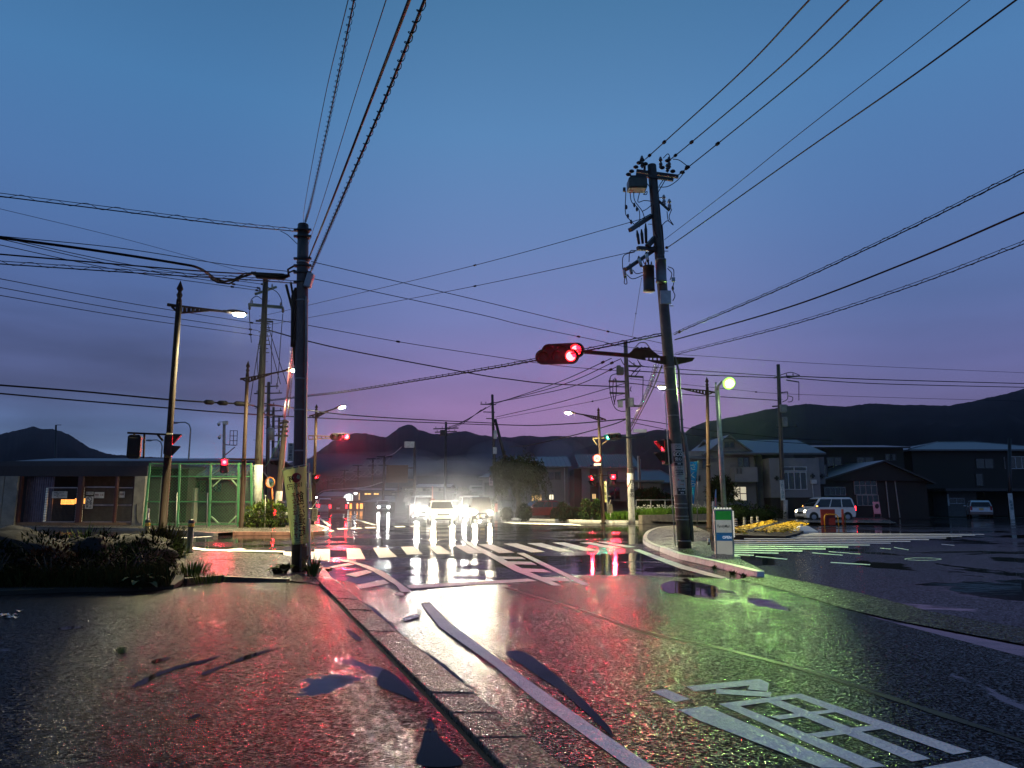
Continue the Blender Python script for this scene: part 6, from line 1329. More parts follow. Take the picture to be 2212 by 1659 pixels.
xa, ze = f(1270, 240); xb = f(1480, 240)[0]; B.wall(xa, xb, 0, 6, 0, ze, GWALL); B.gable_x(xa, xb, 0, 6, ze, .5, ROOFB, .4); B.wall(xa - 1.5, xb, -3, -.05, 0, f(1300, 330)[1], DWALL, 'lower_wall'); B.gable_x(xa - 1.5, xb, -3, -.1, f(1300, 330)[1], .5, ROOFB, .3)
a, z = f(1370, 270); B.window(a, z, 1.6, .9)
# ================================================================== BANNERS, SIGNS, SMALL STREET THINGS
# --- green banner strapped to the telephone pole, seen from its back (mirrored lettering)
bb = bP + V((.02, -.24, 0)); Yb = bb.y
r = thing('banner', 'pale green cloth banner with mirrored red and black characters, strapped to the telephone pole', 'banner', bb)
TL, TR, BL_, BR_ = [at(*p, Yb) - bb for p in ((612, 1015), (662, 1007), (633, 1177), (667, 1173))]
def cloth(u, v, e=0.0):                              # u 0..1 left to right, v 0..1 up
    p = (BL_ + (BR_ - BL_) * u) * (1 - v) + (TL + (TR - TL) * u) * v
    w = .035 * math.sin(u * 9 + v * 2.2) * (1 - u * .7) + .02 * math.sin(v * 7 + u * 3)
    n = V((-.25, -1, 0)).normalized()
    return p + n * (w + e) + V((0, -.02, 0))
m = MB(); nu, nv = 14, 30
m.add([cloth(i / nu, j / nv) for j in range(nv + 1) for i in range(nu + 1)], [(j * (nu + 1) + i, j * (nu + 1) + i + 1, (j + 1) * (nu + 1) + i + 1, (j + 1) * (nu + 1) + i) for j in range(nv) for i in range(nu)], True)
CL = cloth_mat('banner_cloth', (.56, .62, .36))
o = m.build('cloth', CL, r); sd = o.modifiers.new('thickness', 'SOLIDIFY'); sd.thickness = .003; sd.offset = 1
def ct(mb, s, u, v, size, sx=1.0):
    vs, fs = glyph(s); W_ = (TR - TL).length; H_ = (TL - BL_).length
    mb.add([cloth(min(1, max(0, u - a * size * sx / W_)), v + b * size / H_, .012) for a, b in vs], fs)
m = MB(); k = [cloth(.56 + .22 * math.cos(a) * (1 + .13 * (i % 2)), .865 + .062 * math.sin(a) * (1 + .13 * (i % 2)), .008) for i, a in enumerate([j * math.pi / 18 for j in range(36)])]
m.add(k + [cloth(.56, .865, .008)], [(i, (i + 1) % 36, 36) for i in range(36)]); m.build('red_sun', pm('banner_red', (.28, .02, .015), .7), r)
m = MB(); ct(m, '一', .55, .865, .15); m.build('white_lettering', pm('banner_pale', (.5, .55, .3), .8), r)
m = MB(); ct(m, '杯', .30, .855, .15); ct(m, '100', .70, .765, .13, .8); ct(m, '万円', .33, .755, .13, .9)
for i, ch in enumerate('飲酒運転'): ct(m, ch, .66, .595 - i * .148, .255, .85)
for i in range(3): ct(m, ('お問い合せは交通安全協会', '〇〇警察署交通安全課', '電話 00-0000')[i], .58, .075 - i * .026, .028)
m.build('black_lettering', pm('banner_black', (.012, .014, .01), .8), r)
m = MB()
for i, ch in enumerate('子なちはし志をす'): ct(m, ch, .33 + .0 * i, .635 - i * .075, .125, .9)
m.build('red_lettering', pm('banner_red', (.28, .02, .015), .7), r)
tp = at(667, 1000, Yb) - bb; bt = V((.10, -.02, 0))
MB().tube([at(664, 1200, Yb) - bb, tp], .014, 8).tube([TL + V((-.02, 0, .02)), tp + V((.02, 0, -.02))], .009, 6).build('banner_pole', pm('pale_guard', (.5, .48, .40), .35), r)
m = MB()
for v in (.12, .3, .5, .7, .92): m.beam(cloth(.97, v, .0), cloth(.97, v, 0) + V((.07, .03, .01)), .035, .012)
for u in (.1, .4, .7): m.beam(cloth(u, .99), cloth(u, .99) + V((0, 0, .05)), .03, .012)
m.build('tie_strap', CL, r)
# second banner behind the pole
Y2 = 19; b2_ = V((at(680, 1150, Y2).x, Y2, .03)); r = thing('banner', 'narrow yellow green banner seen nearly edge on just right of the telephone pole', 'banner', b2_)
q = lambda x, y, d=0: at(*Z3(x, y), Y2 + d) - b2_
m = MB(); m.add([q(434, 722), q(446, 724, .35), q(456, 925, .35), q(436, 930), q(440, 820, .1), q(450, 820, .25)], [(0, 1, 5, 4), (4, 5, 2, 3)]); o = m.build('cloth', CL, r); sd = o.modifiers.new('thickness', 'SOLIDIFY'); sd.thickness = .006
MB().tube([q(448, 1090), q(447, 715)], .013, 6).build('banner_pole', pm('pale_guard', (.5, .48, .40), .35), r)
# small plank sign and stick behind it
Y3 = 36; b3_ = V((at(688, 1130, Y3).x, Y3, .14)); r = thing('plank_sign', 'small wooden board with dark lettering and a slanting white stick on the far kerb', 'sign', b3_)
q = lambda x, y, d=0: at(*B2(x, y), Y3 + d) - b3_
MB().box(q(442, 1245), (.26, .04, .58)).build('board', pm('old_board', (.16, .14, .10), .6), r)
text(MB(), '花植中', frame(q(442, 1245) + V((0, -.025, 0)), (1, 0, 0), (0, 0, 1)), .17, vertical=True).build('lettering', BLACK, r)
MB().beam(q(390, 1140), q(478, 1015), .05, .03).beam(q(385, 1145), q(500, 1143), .04, .03).tube([q(440, 1330), q(440, 1420)], .02, 6).build('stick', pm('pale_guard', (.5, .48, .40), .35), r)
# banner and board across by lamp D
Y4 = 48; b4_ = V((at(1312, 1128, Y4).x, Y4, .13)); r = thing('banner', 'slim bright green banner leaning on its pole under the speed limit sign', 'banner', b4_)
q = lambda x, y, d=0: at(*Z4(x, y), Y4 + d) - b4_
m = MB(); m.add([q(950, 783), q(965, 785), q(976, 936), q(958, 940)], [(0, 1, 2, 3)]); o = m.build('cloth', CL, r); sd = o.modifiers.new('thickness', 'SOLIDIFY'); sd.thickness = .006
text(MB(), '飲酒運転', frame(q(962, 862) + V((0, -.012, 0)), (1, 0, -.0), (.08, 0, -1) if 0 else (-.1, 0, 1)), .24, vertical=True, mirror=True).build('lettering', pm('banner_black', (.012, .014, .01), .8), r)
MB().tube([q(978, 1020), q(966, 785)], .03, 6).build('banner_pole', pm('pale_guard', (.5, .48, .40), .35), r)
r = thing('plank_sign', 'small wooden board with dark lettering under the right pedestrian signal across the junction', 'sign', b4_ + V((.45, .1, 0)))
q = lambda x, y: at(*Z4(x, y), Y4 + .1) - b4_ - V((.45, .1, 0))
MB().box(q(998, 985), (.26, .04, .55)).build('board', pm('old_board', (.16, .14, .10), .6), r); MB().beam(q(985, 960), q(1002, 918), .05, .03).beam(q(980, 893), q(1000, 893), .05, .03).tube([q(998, 1015), q(998, 1050)], .03, 6).build('stick', pm('pale_guard', (.5, .48, .40), .35), r)
text(MB(), '花植中', frame(q(998, 985) + V((0, -.025, 0)), (1, 0, 0), (0, 0, 1)), .17, vertical=True).build('lettering', BLACK, r)
# --- beige store sign
bS = G(*B3(895, 1368)); bS.z = .02; r = thing('store_sign', 'beige upright store sign with green and blue panels, reading FamilyMart and OPEN, on the kerb', 'sign', bS, math.radians(-8))
BEI = pm('beige_sign', (.62, .56, .42), .45, var=.08); SGR = pm('sign_green', (.015, .24, .03), .3, emit=(.02, .30, .03), es=.22); SBL = pm('sign_blue_panel', (.012, .13, .30), .3, emit=(.02, .16, .36), es=.22); FACE = pm('sign_face', (.62, .56, .42), .4, var=.05, emit=(.62, .56, .40), es=.30)  # panels given a soft added glow in place of light falling on them
w_, h_ = .47, 1.22
tilt = Matrix.Rotation(math.radians(-2.0), 4, 'Y')
m = MB(); m.box((0, .13, .06 + h_ / 2), (w_, .26, h_)); o = m.build('case', BEI, r, bevel=.02)
MB().box((.02, .12, .03), (.72, .55, .06)).build('base_plate', BEI, r, bevel=.015)
fz = lambda t: .06 + h_ * t
fr_ = MB()
for sx in (-1, 1): fr_.box((sx * (w_ / 2 - .012), -.008, .06 + h_ / 2), (.03, .02, h_))
for t in (0, 1): fr_.box((0, -.008, fz(t) + (.014 if t == 0 else -.014)), (w_ - .055, .02, .028))
fr_.build('face_frame', BEI, r)
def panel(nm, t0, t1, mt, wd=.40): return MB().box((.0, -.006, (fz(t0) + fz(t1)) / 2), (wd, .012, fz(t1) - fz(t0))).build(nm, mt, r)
panel('green_panel', .775, .965, SGR); panel('white_panel', .50, .77, pm('sign_white', (.6, .58, .46), .4, emit=(.62, .6, .46), es=.25)); panel('lower_panel', .03, .32, FACE); panel('blue_strip', .475, .497, SBL); panel('blue_panel', .325, .465, SBL)  # white panel carries the added glow too
fm = lambda z, x=0: frame((x, -.0165, z), (1, 0, 0), (0, 0, 1))
text(MB(), 'FamilyMart', fm(fz(.635)), .108, .70).build('lettering', pm('sign_teal_letter', (.008, .05, .045), .4), r)
text(MB(), 'OPEN', fm(fz(.395), .07), .105, .85).build('lettering', pm('sign_white_letter', (.7, .7, .68), .4, emit=(.8, .85, .9), es=.5), r)  # letters of OPEN have a faint added glow
for i in range(13): MB().ball((w_ / 2 + .018, .02, fz(.42 + .57 * i / 13)), .03, 8, 6).build('bulb', glow('opal_bulb', (1, .95, .8), .45), r)
for i in range(6): MB().ball((-w_ / 2 + .04 + i * .078, .06, fz(1) + .018), .033, 8, 6).build('bulb', glow('opal_bulb', (1, .95, .8), .45), r)
# --- flags beside the transformer pole
Yn = 23.2; bN = V((at(1490, 1180, Yn).x, Yn, .13)); r = thing('banner', 'tall blue banner with white characters right behind the transformer pole', 'banner', bN)
q = lambda x, y, d=0: at(*Z4(x, y), Yn + d) - bN + V((.16, 0, 0))
BLU = cloth_mat('banner_blue', (.03, .20, .45))
m = MB(); P_ = [((1545, 640), (1605, 636)), ((1552, 720), (1597, 720)), ((1558, 800), (1588, 800)), ((1563, 880), (1580, 880)), ((1566, 950), (1575, 950))]
m.add([q(*p, .12 * math.sin(i * 1.7 + j)) for i, row in enumerate(P_) for j, p in enumerate(row)], [(2 * i, 2 * i + 1, 2 * i + 3, 2 * i + 2) for i in range(4)], True)
o = m.build('cloth', BLU, r); sd = o.modifiers.new('thickness', 'SOLIDIFY'); sd.thickness = .006
MB().tube([q(1600, 1130), q(1606, 633)], .016, 6).build('banner_pole', STEEL, r)
m = MB(); 
for i, ch in enumerate('さくら'): text(m, ch, frame(q(1570 - i * 1, 680 + 62 * i, -.16), (1, 0, .05), (-.05, 0, 1)), .22)
m.build('lettering', WHITE, r)
Yn = 31; bN = V((at(1545, 1150, Yn).x, Yn, 0)); r = thing('banner', 'small thin blue and pink flag on a white stick behind the store sign', 'banner', bN)
q = lambda x, y, d=0: at(*B3(x, y), Yn + d) - bN
m = MB(); m.add([q(795, 660), q(803, 655), q(806, 760), q(808, 862), q(784, 862), q(786, 760)], [(0, 1, 2, 5), (5, 2, 3, 4)]); o = m.build('cloth', pm('flag_light_blue', (.14, .32, .55), .7), r); sd = o.modifiers.new('thickness', 'SOLIDIFY'); sd.thickness = .006
m = MB(); m.quad(q(790, 740, -.03), q(803, 740, -.03), q(806, 830, -.03), q(788, 830, -.03)); m.build('pink_patch', pm('flag_pink', (.5, .22, .22), .7), r)
MB().tube([V((-.1, 0, 0)), q(768, 860), q(772, 780)], .02, 6).build('banner_pole', WHITE, r)
# --- bollards
def bollard(label, base, h, rad, cat='bollard', col=BLACK, group=None, dots=False, stick=None):
    r = thing('bollard', label, cat, base, 0, group)
    MB().lathe((0, 0, 0), [(rad * 1.3, 0), (rad * 1.3, .03), (rad, .04), (rad, h - .04), (rad * .7, h)], 14).build('post', col, r)
    if dots:
        for k in range(4): MB().lathe((0, 0, h * (.45 + .15 * k)), [(rad + .001, 0), (rad + .006, .003), (rad + .006, .03), (rad + .001, .033)], 14).build('reflector', pm('pearl_reflector', (.75, .75, .72), .15), r)
    else:
        MB().lathe((0, 0, h * .78), [(rad + .001, 0), (rad + .005, .004), (rad + .005, h * .10), (rad + .001, h * .105)], 14).build('yellow_band', pm('band_yellow', (.55, .36, .03), .3), r)
        MB().tube([(rad * .9, -.02, .02), (rad * .9, -.02, h * .74)], .012, 6).build('edge_strip', pm('pale_guard', (.5, .48, .40), .35), r)
    return r
g = 'black bollards with a yellow band'
bollard('black bollard with a yellow band behind the shrubs at the corner pavement', G(315, 1187, .035), .92, .085, group=g)
bollard('black bollard with a yellow band at the end of the tall weeds', G(409, 1194, .035), .95, .085, group=g)
for k, (x, y) in enumerate(((1010, 1092), (1096, 1072), (1170, 1058), (1230, 1056))):
    bollard(('nearest', 'second nearest', 'third nearest', 'farthest')[k] + ' black post with pearl reflectors beside the yellow flowers', G(*B3(x, y)), .66, .06, group='black posts by the flower bed', dots=True)
bollard('short black stump beside the beige store sign', G(*B3(728, 1222), .13), .18, .035, dots=True)
# --- flower bed: rows of marigolds in a dark soil bed with a stone edge
fb = [G(*Z6(*p)) for p in ((372, 1188), (700, 1196), (770, 1180), (860, 1140), (790, 1112), (640, 1106), (470, 1140))]
m = MB(); n = len(fb); m.add([V((p.x, p.y, 0)) for p in fb] + [V((p.x, p.y, .10)) for p in fb], [list(range(n, 2 * n))] + [(i, (i + 1) % n, n + (i + 1) % n, n + i) for i in range(n)]); struct('flower_bed_soil', m, SOIL)
def flower_row(label, a, b, wdt, mt, seed, hgt=.22, name='yellow_flowers', cnt=520):
    rnd = random.Random(seed); m = MB(); a, b = G(*Z6(*a)), G(*Z6(*b)); d = b - a; nrm = V((-d.y, d.x, 0)).normalized()
    for i in range(cnt):
        t = rnd.random(); s = rnd.gauss(0, .38); p = a + d * t + nrm * (s * wdt); z = .10 + hgt * (1 - min(1, abs(s)) * .6) * rnd.uniform(.6, 1.15)
        rr = rnd.uniform(.05, .09); k = 6; q = V((rnd.uniform(-.5, .5), rnd.uniform(-.5, .5), 1)).normalized(); u = q.orthogonal().normalized(); w = q.cross(u)
        c = V((p.x, p.y, z)); m.add([c + q * .03] + [c + (u * math.cos(j * 6.283 / k) + w * math.sin(j * 6.283 / k)) * rr * rnd.uniform(.7, 1.1) for j in range(k)], [(0, 1 + j, 1 + (j + 1) % k) for j in range(k)])
    o = m.build(name, mt); return tag(o, label, 'flowers', 'flower rows', 'stuff')
YEL = pm('marigold_yellow', (.62, .40, .008), .6, var=.3, scale=14); DUSK = pm('dusty_plant', (.05, .055, .06), .7, var=.4, scale=10)
flower_row('yellow marigold row at the back left of the flower bed', (385, 1175), (625, 1112), .55, YEL, 1); flower_row('middle yellow marigold row of the flower bed', (560, 1182), (760, 1118), .5, YEL, 2)
flower_row('front right yellow marigold row of the flower bed', (650, 1188), (800, 1128), .55, YEL, 3); flower_row('yellow marigold clump at the near left tip of the flower bed', (375, 1190), (420, 1186), .3, YEL, 4, cnt=120)
flower_row('grey green foliage row between the yellow flower rows', (470, 1185), (690, 1112), .45, DUSK, 5, .16, 'grey_foliage', 420)
# --- white delineator base, barrier boards, poster board
p = G(*Z6(818, 1158)); r = thing('concrete_marker', 'white pyramid shaped concrete base at the right end of the flower bed', 'marker base', p)
MB().add([V((x * a, y * a, z)) for a, z in ((.55, 0), (.55, .07), (.2, .32)) for x, y in ((-1, -.6), (1, -.6), (1, .6), (-1, .6))], [(0, 1, 5, 4), (1, 2, 6, 5), (2, 3, 7, 6), (3, 0, 4, 7), (4, 5, 9, 8), (5, 6, 10, 9), (6, 7, 11, 10), (7, 4, 8, 11), (8, 9, 10, 11)]).build('block', WHITE, r, bevel=.02)
MB().box((-.1, 0, .36), (.1, .1, .1)).build('socket', STEEL, r)
RB = pm('barrier_red', (.16, .016, .009), .5, var=.15); YB = pm('barrier_yellow', (.5, .27, .02), .4)
def barrier(label, p, rz):
    r = thing('barrier_board', label, 'barrier', p, rz, 'red barrier boards with yellow frames')
    MB().box((-.08, .08, .52), (.88, .05, .96)).box((-.08, .11, .8), (.8, .04, .05)).build('board', RB, r, bevel=.015)
    MB().tube([(-.34, -.02, 0), (-.34, -.02, .54), (-.29, -.02, .65), (-.2, -.02, .69), (.34, -.02, .69), (.43, -.02, .65), (.47, -.02, .54), (.50, -.02, 0)], .03, 8).build('frame', YB, r)
    return r
barrier('red barrier board with a yellow hoop frame facing us in front of the white wagon', G(*Z6(985, 1116)), 0)
barrier('second red barrier board with a yellow hoop frame, turned edge on behind the wagon rear', G(*Z6(1075, 1114)), math.radians(72))
p = V((at(*Z6(1280, 1040), 58).x, 58, 0)); r = thing('notice_board', 'white standing notice board with a dark blot before the gridded garage', 'notice board', p)
q = lambda x, y, d=0: at(*Z6(x, y), 58 + d) - p
MB().add([q(1250, 962), q(1294, 962), q(1306, 1038), q(1262, 1038), q(1250, 962, .05), q(1294, 962, .05), q(1306, 1038, .05), q(1262, 1038, .05)], [(0, 1, 2, 3), (7, 6, 5, 4), (0, 4, 5, 1), (1, 5, 6, 2), (2, 6, 7, 3), (3, 7, 4, 0)]).build('board', pm('lilac_board', (.42, .40, .45), .5), r)
MB().add([q(1280 + 13 * math.cos(a), 990 + 16 * math.sin(a), -.02) for a in [k * .52 for k in range(12)]], [list(range(12))]).build('dark_print', BLACK, r)
MB().beam(q(1262, 1038), V((q(1262, 1038).x, .1, 0)), .04, .04).beam(q(1306, 1038), V((q(1306, 1038).x, .1, 0)), .04, .04).build('foot', STEEL, r)
p = V((at(*Z6(2128, 1030), 62).x, 62, 0)); r = thing('vertical_sign', 'pale upright sign strip on the dark post beside the parked silver car', 'shop sign', p)
q = lambda x, y, d=0: at(*Z6(x, y), 62 + d) - p
MB().tube([V((0, .15, 0)), q(2120, 560, .15)], [.16, .13], 10).build('post', BLACK, r); MB().box(q(2131, 990), (.34, .06, 2.1)).build('panel', pm('pale_panel', (.5, .56, .56), .5), r)
text(MB(), '駐車場', frame(q(2131, 985) + V((0, -.035, 0)), (1, 0, 0), (0, 0, 1)), .26, vertical=True).build('lettering', pm('teal_print', (.01, .12, .16), .5), r)
# --- convex mirror by the banded pole
p = V((at(594, 1112, 42).x, 42, .14)); r = thing('traffic_mirror', 'round convex traffic mirror with an orange rim beyond the green fence', 'traffic mirror', p)
q = at(*Z1(1708, 680), 42) - p
MB().tube([V((0, 0, 0)), q + V((0, .1, .3))], .05, 8).build('post', pm('orange_paint', (.5, .15, .02), .5), r)
for s, zz in ((1, .0),):
    nrm = V((-.35, -1, -.15)).normalized(); u = nrm.cross(V((0, 0, 1))).normalized(); w = u.cross(nrm)
    vs = [q + nrm * (.06 - .06 * (k / 5) ** 2) + (u * math.cos(a) + w * math.sin(a)) * (.28 * k / 5) for k in range(1, 6) for a in [j * math.pi / 10 for j in range(20)]] + [q + nrm * .06]
    MB().add(vs, [(k * 20 + j, k * 20 + (j + 1) % 20, (k + 1) * 20 + (j + 1) % 20, (k + 1) * 20 + j) for k in range(4) for j in range(20)] + [(100, (j + 1) % 20, j) for j in range(20)], True).build('mirror', pm('mirror_glass', (.8, .8, .8), .03, 1.0, var=.01), r)
    MB().tube([q + (u * math.cos(a) + w * math.sin(a)) * .29 for a in [j * math.pi / 10 for j in range(21)]], .035, 6).build('rim', pm('orange_paint', (.5, .15, .02), .5), r)
# thin delineator stakes
g = 'thin pale stakes by the far left kerb'
for lab, x, y0, y1, Y in (('thin pale stake in front of the green fence, left of its middle post', 1115, 760, 900, 39), ('thin pale stake in front of the braced gate of the green fence', 1308, 760, 945, 39), ('thin pale stake beside the left black bollard', 935, 870, 1060, 24), ('white topped stake beside the banded pole', 1674, 775, 950, 39)):
    a = at(*Z1(x, y1), Y); a = V((a.x, Y, .14 if Y > 30 else .035)); b = at(*Z1(x + 4, y0), Y); tag(MB().tube([a, b], .022, 6).lathe(b, [(.022, 0), (.03, .01), (.03, .12), (.005, .14)], 8).build('stake', pm('pale_guard', (.5, .48, .40), .35), loc=a), lab, 'stake', g)
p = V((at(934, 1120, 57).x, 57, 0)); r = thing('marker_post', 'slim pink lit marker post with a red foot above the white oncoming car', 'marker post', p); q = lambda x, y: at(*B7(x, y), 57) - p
MB().tube([V((0, 0, 0)), q(573, 200)], [.06, .05], 8).build('post', pm('tail_lit_post', (.6, .35, .33), .4), r); MB().lathe(V((0, 0, q(573, 480).z)), [(.1, 0), (.2, .02), (.16, .25), (.06, .3)], 10).build('foot', pm('barrier_red', (.23, .022, .012), .5), r)  # the post's pink is tail light put into its colour
# low guard fence and stone kerb wall behind the flowering verge
w0, w1 = G(*Z4(1220, 1094)), G(*Z4(1800, 1078)); w1 = w1 + (w1 - w0) * .25
m = MB(); d = w1 - w0; k = int(d.length / .8)
for i in range(k): a = w0 + d * (i / k) + d.normalized() * .01; b = w0 + d * ((i + 1) / k) - d.normalized() * .01; m.beam(a + V((0, .0, .27)), b + V((0, 0, .27 + random.uniform(-.01, .01))), .35, .55)
tag(m.build('stone_wall', pm('stone_kerb', (.15, .13, .11), .55, var=.35, scale=3, bump=.3), loc=w0), 'low stone block wall holding the flowering verge across the side road', 'wall')
fo = V((0, 1.6, .5)); r = thing('guard_fence', 'thin pale rail fence on slim posts behind the flowering verge', 'fence', w0 + fo)
m = MB(); m.tube([V((0, 0, 1.05)), d + V((0, 0, 1.05))], .035, 6); m.build('rail', STEEL, r)
for i in range(8): p = d * (i / 7); MB().tube([p, p + V((0, 0, 1.05))], .035, 6).build('post', STEEL, r)
# ================================================================== PLANTS
LEAFC = {}
def leafmat(n, c, v=.45):
    mt = pm(n, c, .6, var=v, scale=9, spec=.1); mt.node_tree.nodes['Principled BSDF'].inputs['IOR'].default_value = 1.06; return mt
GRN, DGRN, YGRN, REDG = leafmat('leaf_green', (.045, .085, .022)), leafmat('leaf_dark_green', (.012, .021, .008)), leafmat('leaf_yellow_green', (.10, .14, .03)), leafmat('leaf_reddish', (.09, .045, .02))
def leaf(m, p, d, l, w, bend=.3, up=V((0, 0, 1)), seg=2):
    d = d.normalized(); s = d.cross(up); s = s.normalized() if s.length > .05 else d.orthogonal().normalized(); vs = []; q = V(p)
    if seg == 1:
        c = q + d * l * .45; m.add([q, c + s * w * .5, q + (d - up * bend).normalized() * l, c - s * w * .5], [(0, 1, 2, 3)]); return
    for i in range(seg + 1):
        t = i / seg; ww = w * math.sin(math.pi * (.12 + .86 * t)) * .5; vs += [q + s * ww, q - s * ww]
        dd = (d - up * bend * t * 1.6).normalized(); q = q + dd * (l / seg)
    m.add(vs, [(2 * i, 2 * i + 1, 2 * i + 3, 2 * i + 2) for i in range(seg)], True)
def bush_mb(c, rad, n, l, w, rnd, shape=None, inner=.55):
    m = MB()
    for i in range(n):
        v = V((rnd.gauss(0, 1), rnd.gauss(0, 1), rnd.gauss(0, 1))).normalized(); k = rnd.uniform(inner, 1.0) ** .6
        lump = 1 + .22 * noise.noise(v * 2.2 + V(c) * .7)
        p = V((v.x * rad[0], v.y * rad[1], v.z * rad[2])) * k * lump + V(c)
        if p.z < .02: p.z = rnd.uniform(.02, .12)
        dd = (v + V((rnd.uniform(-.8, .8), rnd.uniform(-.8, .8), rnd.uniform(-.3, .8)))).normalized()
        leaf(m, p, dd, l * rnd.uniform(.6, 1.3), w * rnd.uniform(.7, 1.2), rnd.uniform(0, .5), seg=1)
    return m
def bush(label, base, rad, n, l, w, mat, seed, name='shrub', cat='shrub', group=None, core=True):
    rnd = random.Random(seed); r = thing(name, label, cat, base, 0, group)
    bush_mb((0, 0, rad[2] * .92), rad, n, l, w, rnd).build('foliage', mat, r)
    m = MB()
    for k in range(5):
        a = k * 1.256; m.tube([V((.04 * math.cos(a), .04 * math.sin(a), 0)), V((rad[0] * .35 * math.cos(a), rad[1] * .35 * math.sin(a), rad[2] * .8)), V((rad[0] * .6 * math.cos(a), rad[1] * .6 * math.sin(a), rad[2] * 1.4))], [.035, .02, .008], 5)
    m.build('stem', pm('bark', (.035, .028, .02), .8), r)
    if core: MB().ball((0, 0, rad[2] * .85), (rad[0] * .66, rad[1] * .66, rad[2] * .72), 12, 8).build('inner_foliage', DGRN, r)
    return r
# round clipped bushes across the junction
g = 'round clipped bushes along the far verge'
for k, (x0, x1, y0, y1, lab) in enumerate(((598, 692, 935, 1048, 'large round dark bush left of the green banner'), (642, 735, 965, 1052, 'round dark bush overlapping the large one on its right'), (718, 782, 975, 1054, 'small round bush in the middle of the clipped row'), (772, 872, 913, 1056, 'large bright clipped bush left of the speed limit lamp'), (864, 940, 913, 1052, 'tall clipped bush directly behind the speed limit lamp'), (560, 610, 985, 1045, 'small low bush at the left end of the clipped row'), (310, 420, 945, 1035, 'dark round bush under the weeping tree'), (190, 280, 975, 1035, 'dark low bush left of the weeping tree trunk'))):
    Y = 54 + (k % 3) * .9; b = V((at(*Z4((x0 + x1) / 2, y1), Y).x, Y, .1)); wx = (x1 - x0) / 3.4127 * Y / F / 2; hz = at(*Z4(x0, y0), Y).z
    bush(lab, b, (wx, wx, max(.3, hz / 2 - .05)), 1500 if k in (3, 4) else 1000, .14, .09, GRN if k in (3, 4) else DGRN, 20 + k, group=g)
# weeping tree
Yt = 61; b = V((at(*Z4(318, 1010), Yt).x, Yt, 0)); r = thing('weeping_tree', 'dark weeping tree with drooping sprays in front of the pale house', 'tree', b); rnd = random.Random(5)
q = lambda x, y, d=0: at(*Z4(x, y), Yt + d) - b
m = MB(); m.tube([V((0, 0, 0)), V((.05, 0, 1.2)), V((-.1, 0, 2.4)), q(310, 700)], [.28, .22, .17, .08], 10)
limbs = []
for k in range(16):
    a = rnd.uniform(0, 6.283); z = rnd.uniform(2.0, 4.2); rr = rnd.uniform(1.2, 2.9); p0 = V((0, 0, z)); p1 = V((rr * .5 * math.cos(a), rr * .5 * math.sin(a), z + rnd.uniform(.7, 1.5))); p2 = V((rr * math.cos(a), rr * math.sin(a), z + rnd.uniform(.3, 1.4)))
    m.tube(spline([p0, p1, p2], 5), [.06 - .05 * i / 10 for i in range(11)], 5); limbs.append((p1, p2))
m.build('trunk', pm('bark', (.035, .028, .02), .8), r)
m = MB()
for p1, p2 in limbs * 9:
    t = rnd.random(); p = p1 + (p2 - p1) * (t * 1.15) + V((rnd.gauss(0, .35), rnd.gauss(0, .35), rnd.gauss(0, .25))); L = rnd.uniform(.6, 2.3) * (1.0 if p.z > 3 else .6); dirn = V((p.x * .12 + rnd.uniform(-.15, .15), rnd.uniform(-.15, .15), -1)).normalized(); k = int(L / .07)
    for i in range(k):
        c = p + dirn * (L * i / k) + V((math.sin(i * .5 + p.x) * .05, 0, 0))
        leaf(m, c, V((rnd.uniform(-1, 1), rnd.uniform(-1, 1), rnd.uniform(-1.2, .1))), rnd.uniform(.2, .34), rnd.uniform(.07, .12), .3, seg=1)
for i in range(4200):
    v = V((rnd.gauss(0, 1), rnd.gauss(0, 1), rnd.gauss(0, .8))).normalized() * rnd.uniform(.4, 1)
    leaf(m, V((v.x * 2.3, v.y * 2.2, 3.9 + v.z * 1.35)), V((v.x, v.y, rnd.uniform(-1, .4))), rnd.uniform(.25, .4), rnd.uniform(.1, .16), .4, seg=1)
m.build('crown', leafmat('weeping_leaf', (.032, .042, .016)), r)
# trees among the far houses
def round_tree(label, px, py_top, Y, rad, seed, name='round_tree'):
    tp = at(px, py_top, Y); h = tp.z; b = V((tp.x, Y, 0)); rnd = random.Random(seed); r = thing(name, label, 'tree', b)
    MB().tube([V((0, 0, 0)), V((.1, 0, h * .4)), V((0, 0, h * .8))], [.22, .16, .06], 8).build('trunk', pm('bark', (.035, .028, .02), .8), r)
    m = MB()
    for j in range(6):
        a = rnd.uniform(0, 6.28); c = V((rad * .5 * math.cos(a), rad * .5 * math.sin(a), h - rad * rnd.uniform(.7, 1.3))); s = bush_mb(c, (rad * .6, rad * .6, rad * .5), 420, .3, .16, rnd, inner=.4); m.add(s.v, s.f)
    m.build('crown', DGRN, r)
round_tree('dark round tree against the hills left of the thin stayed pole', 1008, 1041, 100, 1.9, 41); round_tree('dark bushy tree behind the brown board on the far road', 1091 if 0 else 905, 1058, 84, 1.6, 42)
round_tree('dark tree mass beside the low wide roofed house', 1440, 1050, 66, 1.9, 43); round_tree('dark tree behind the banner and transformer pole', 1502, 1058, 62, 1.5, 44); round_tree('dark shrubby tree in front of the white balcony house', 1562, 1018, 57, 1.3, 45); round_tree('dark tree just right of the two tone sign post', 1398, 1040, 60, 1.2, 46); round_tree('dark garden tree beside the corner house at the stayed pole', 1052, 1072, 74, 1.3, 47)
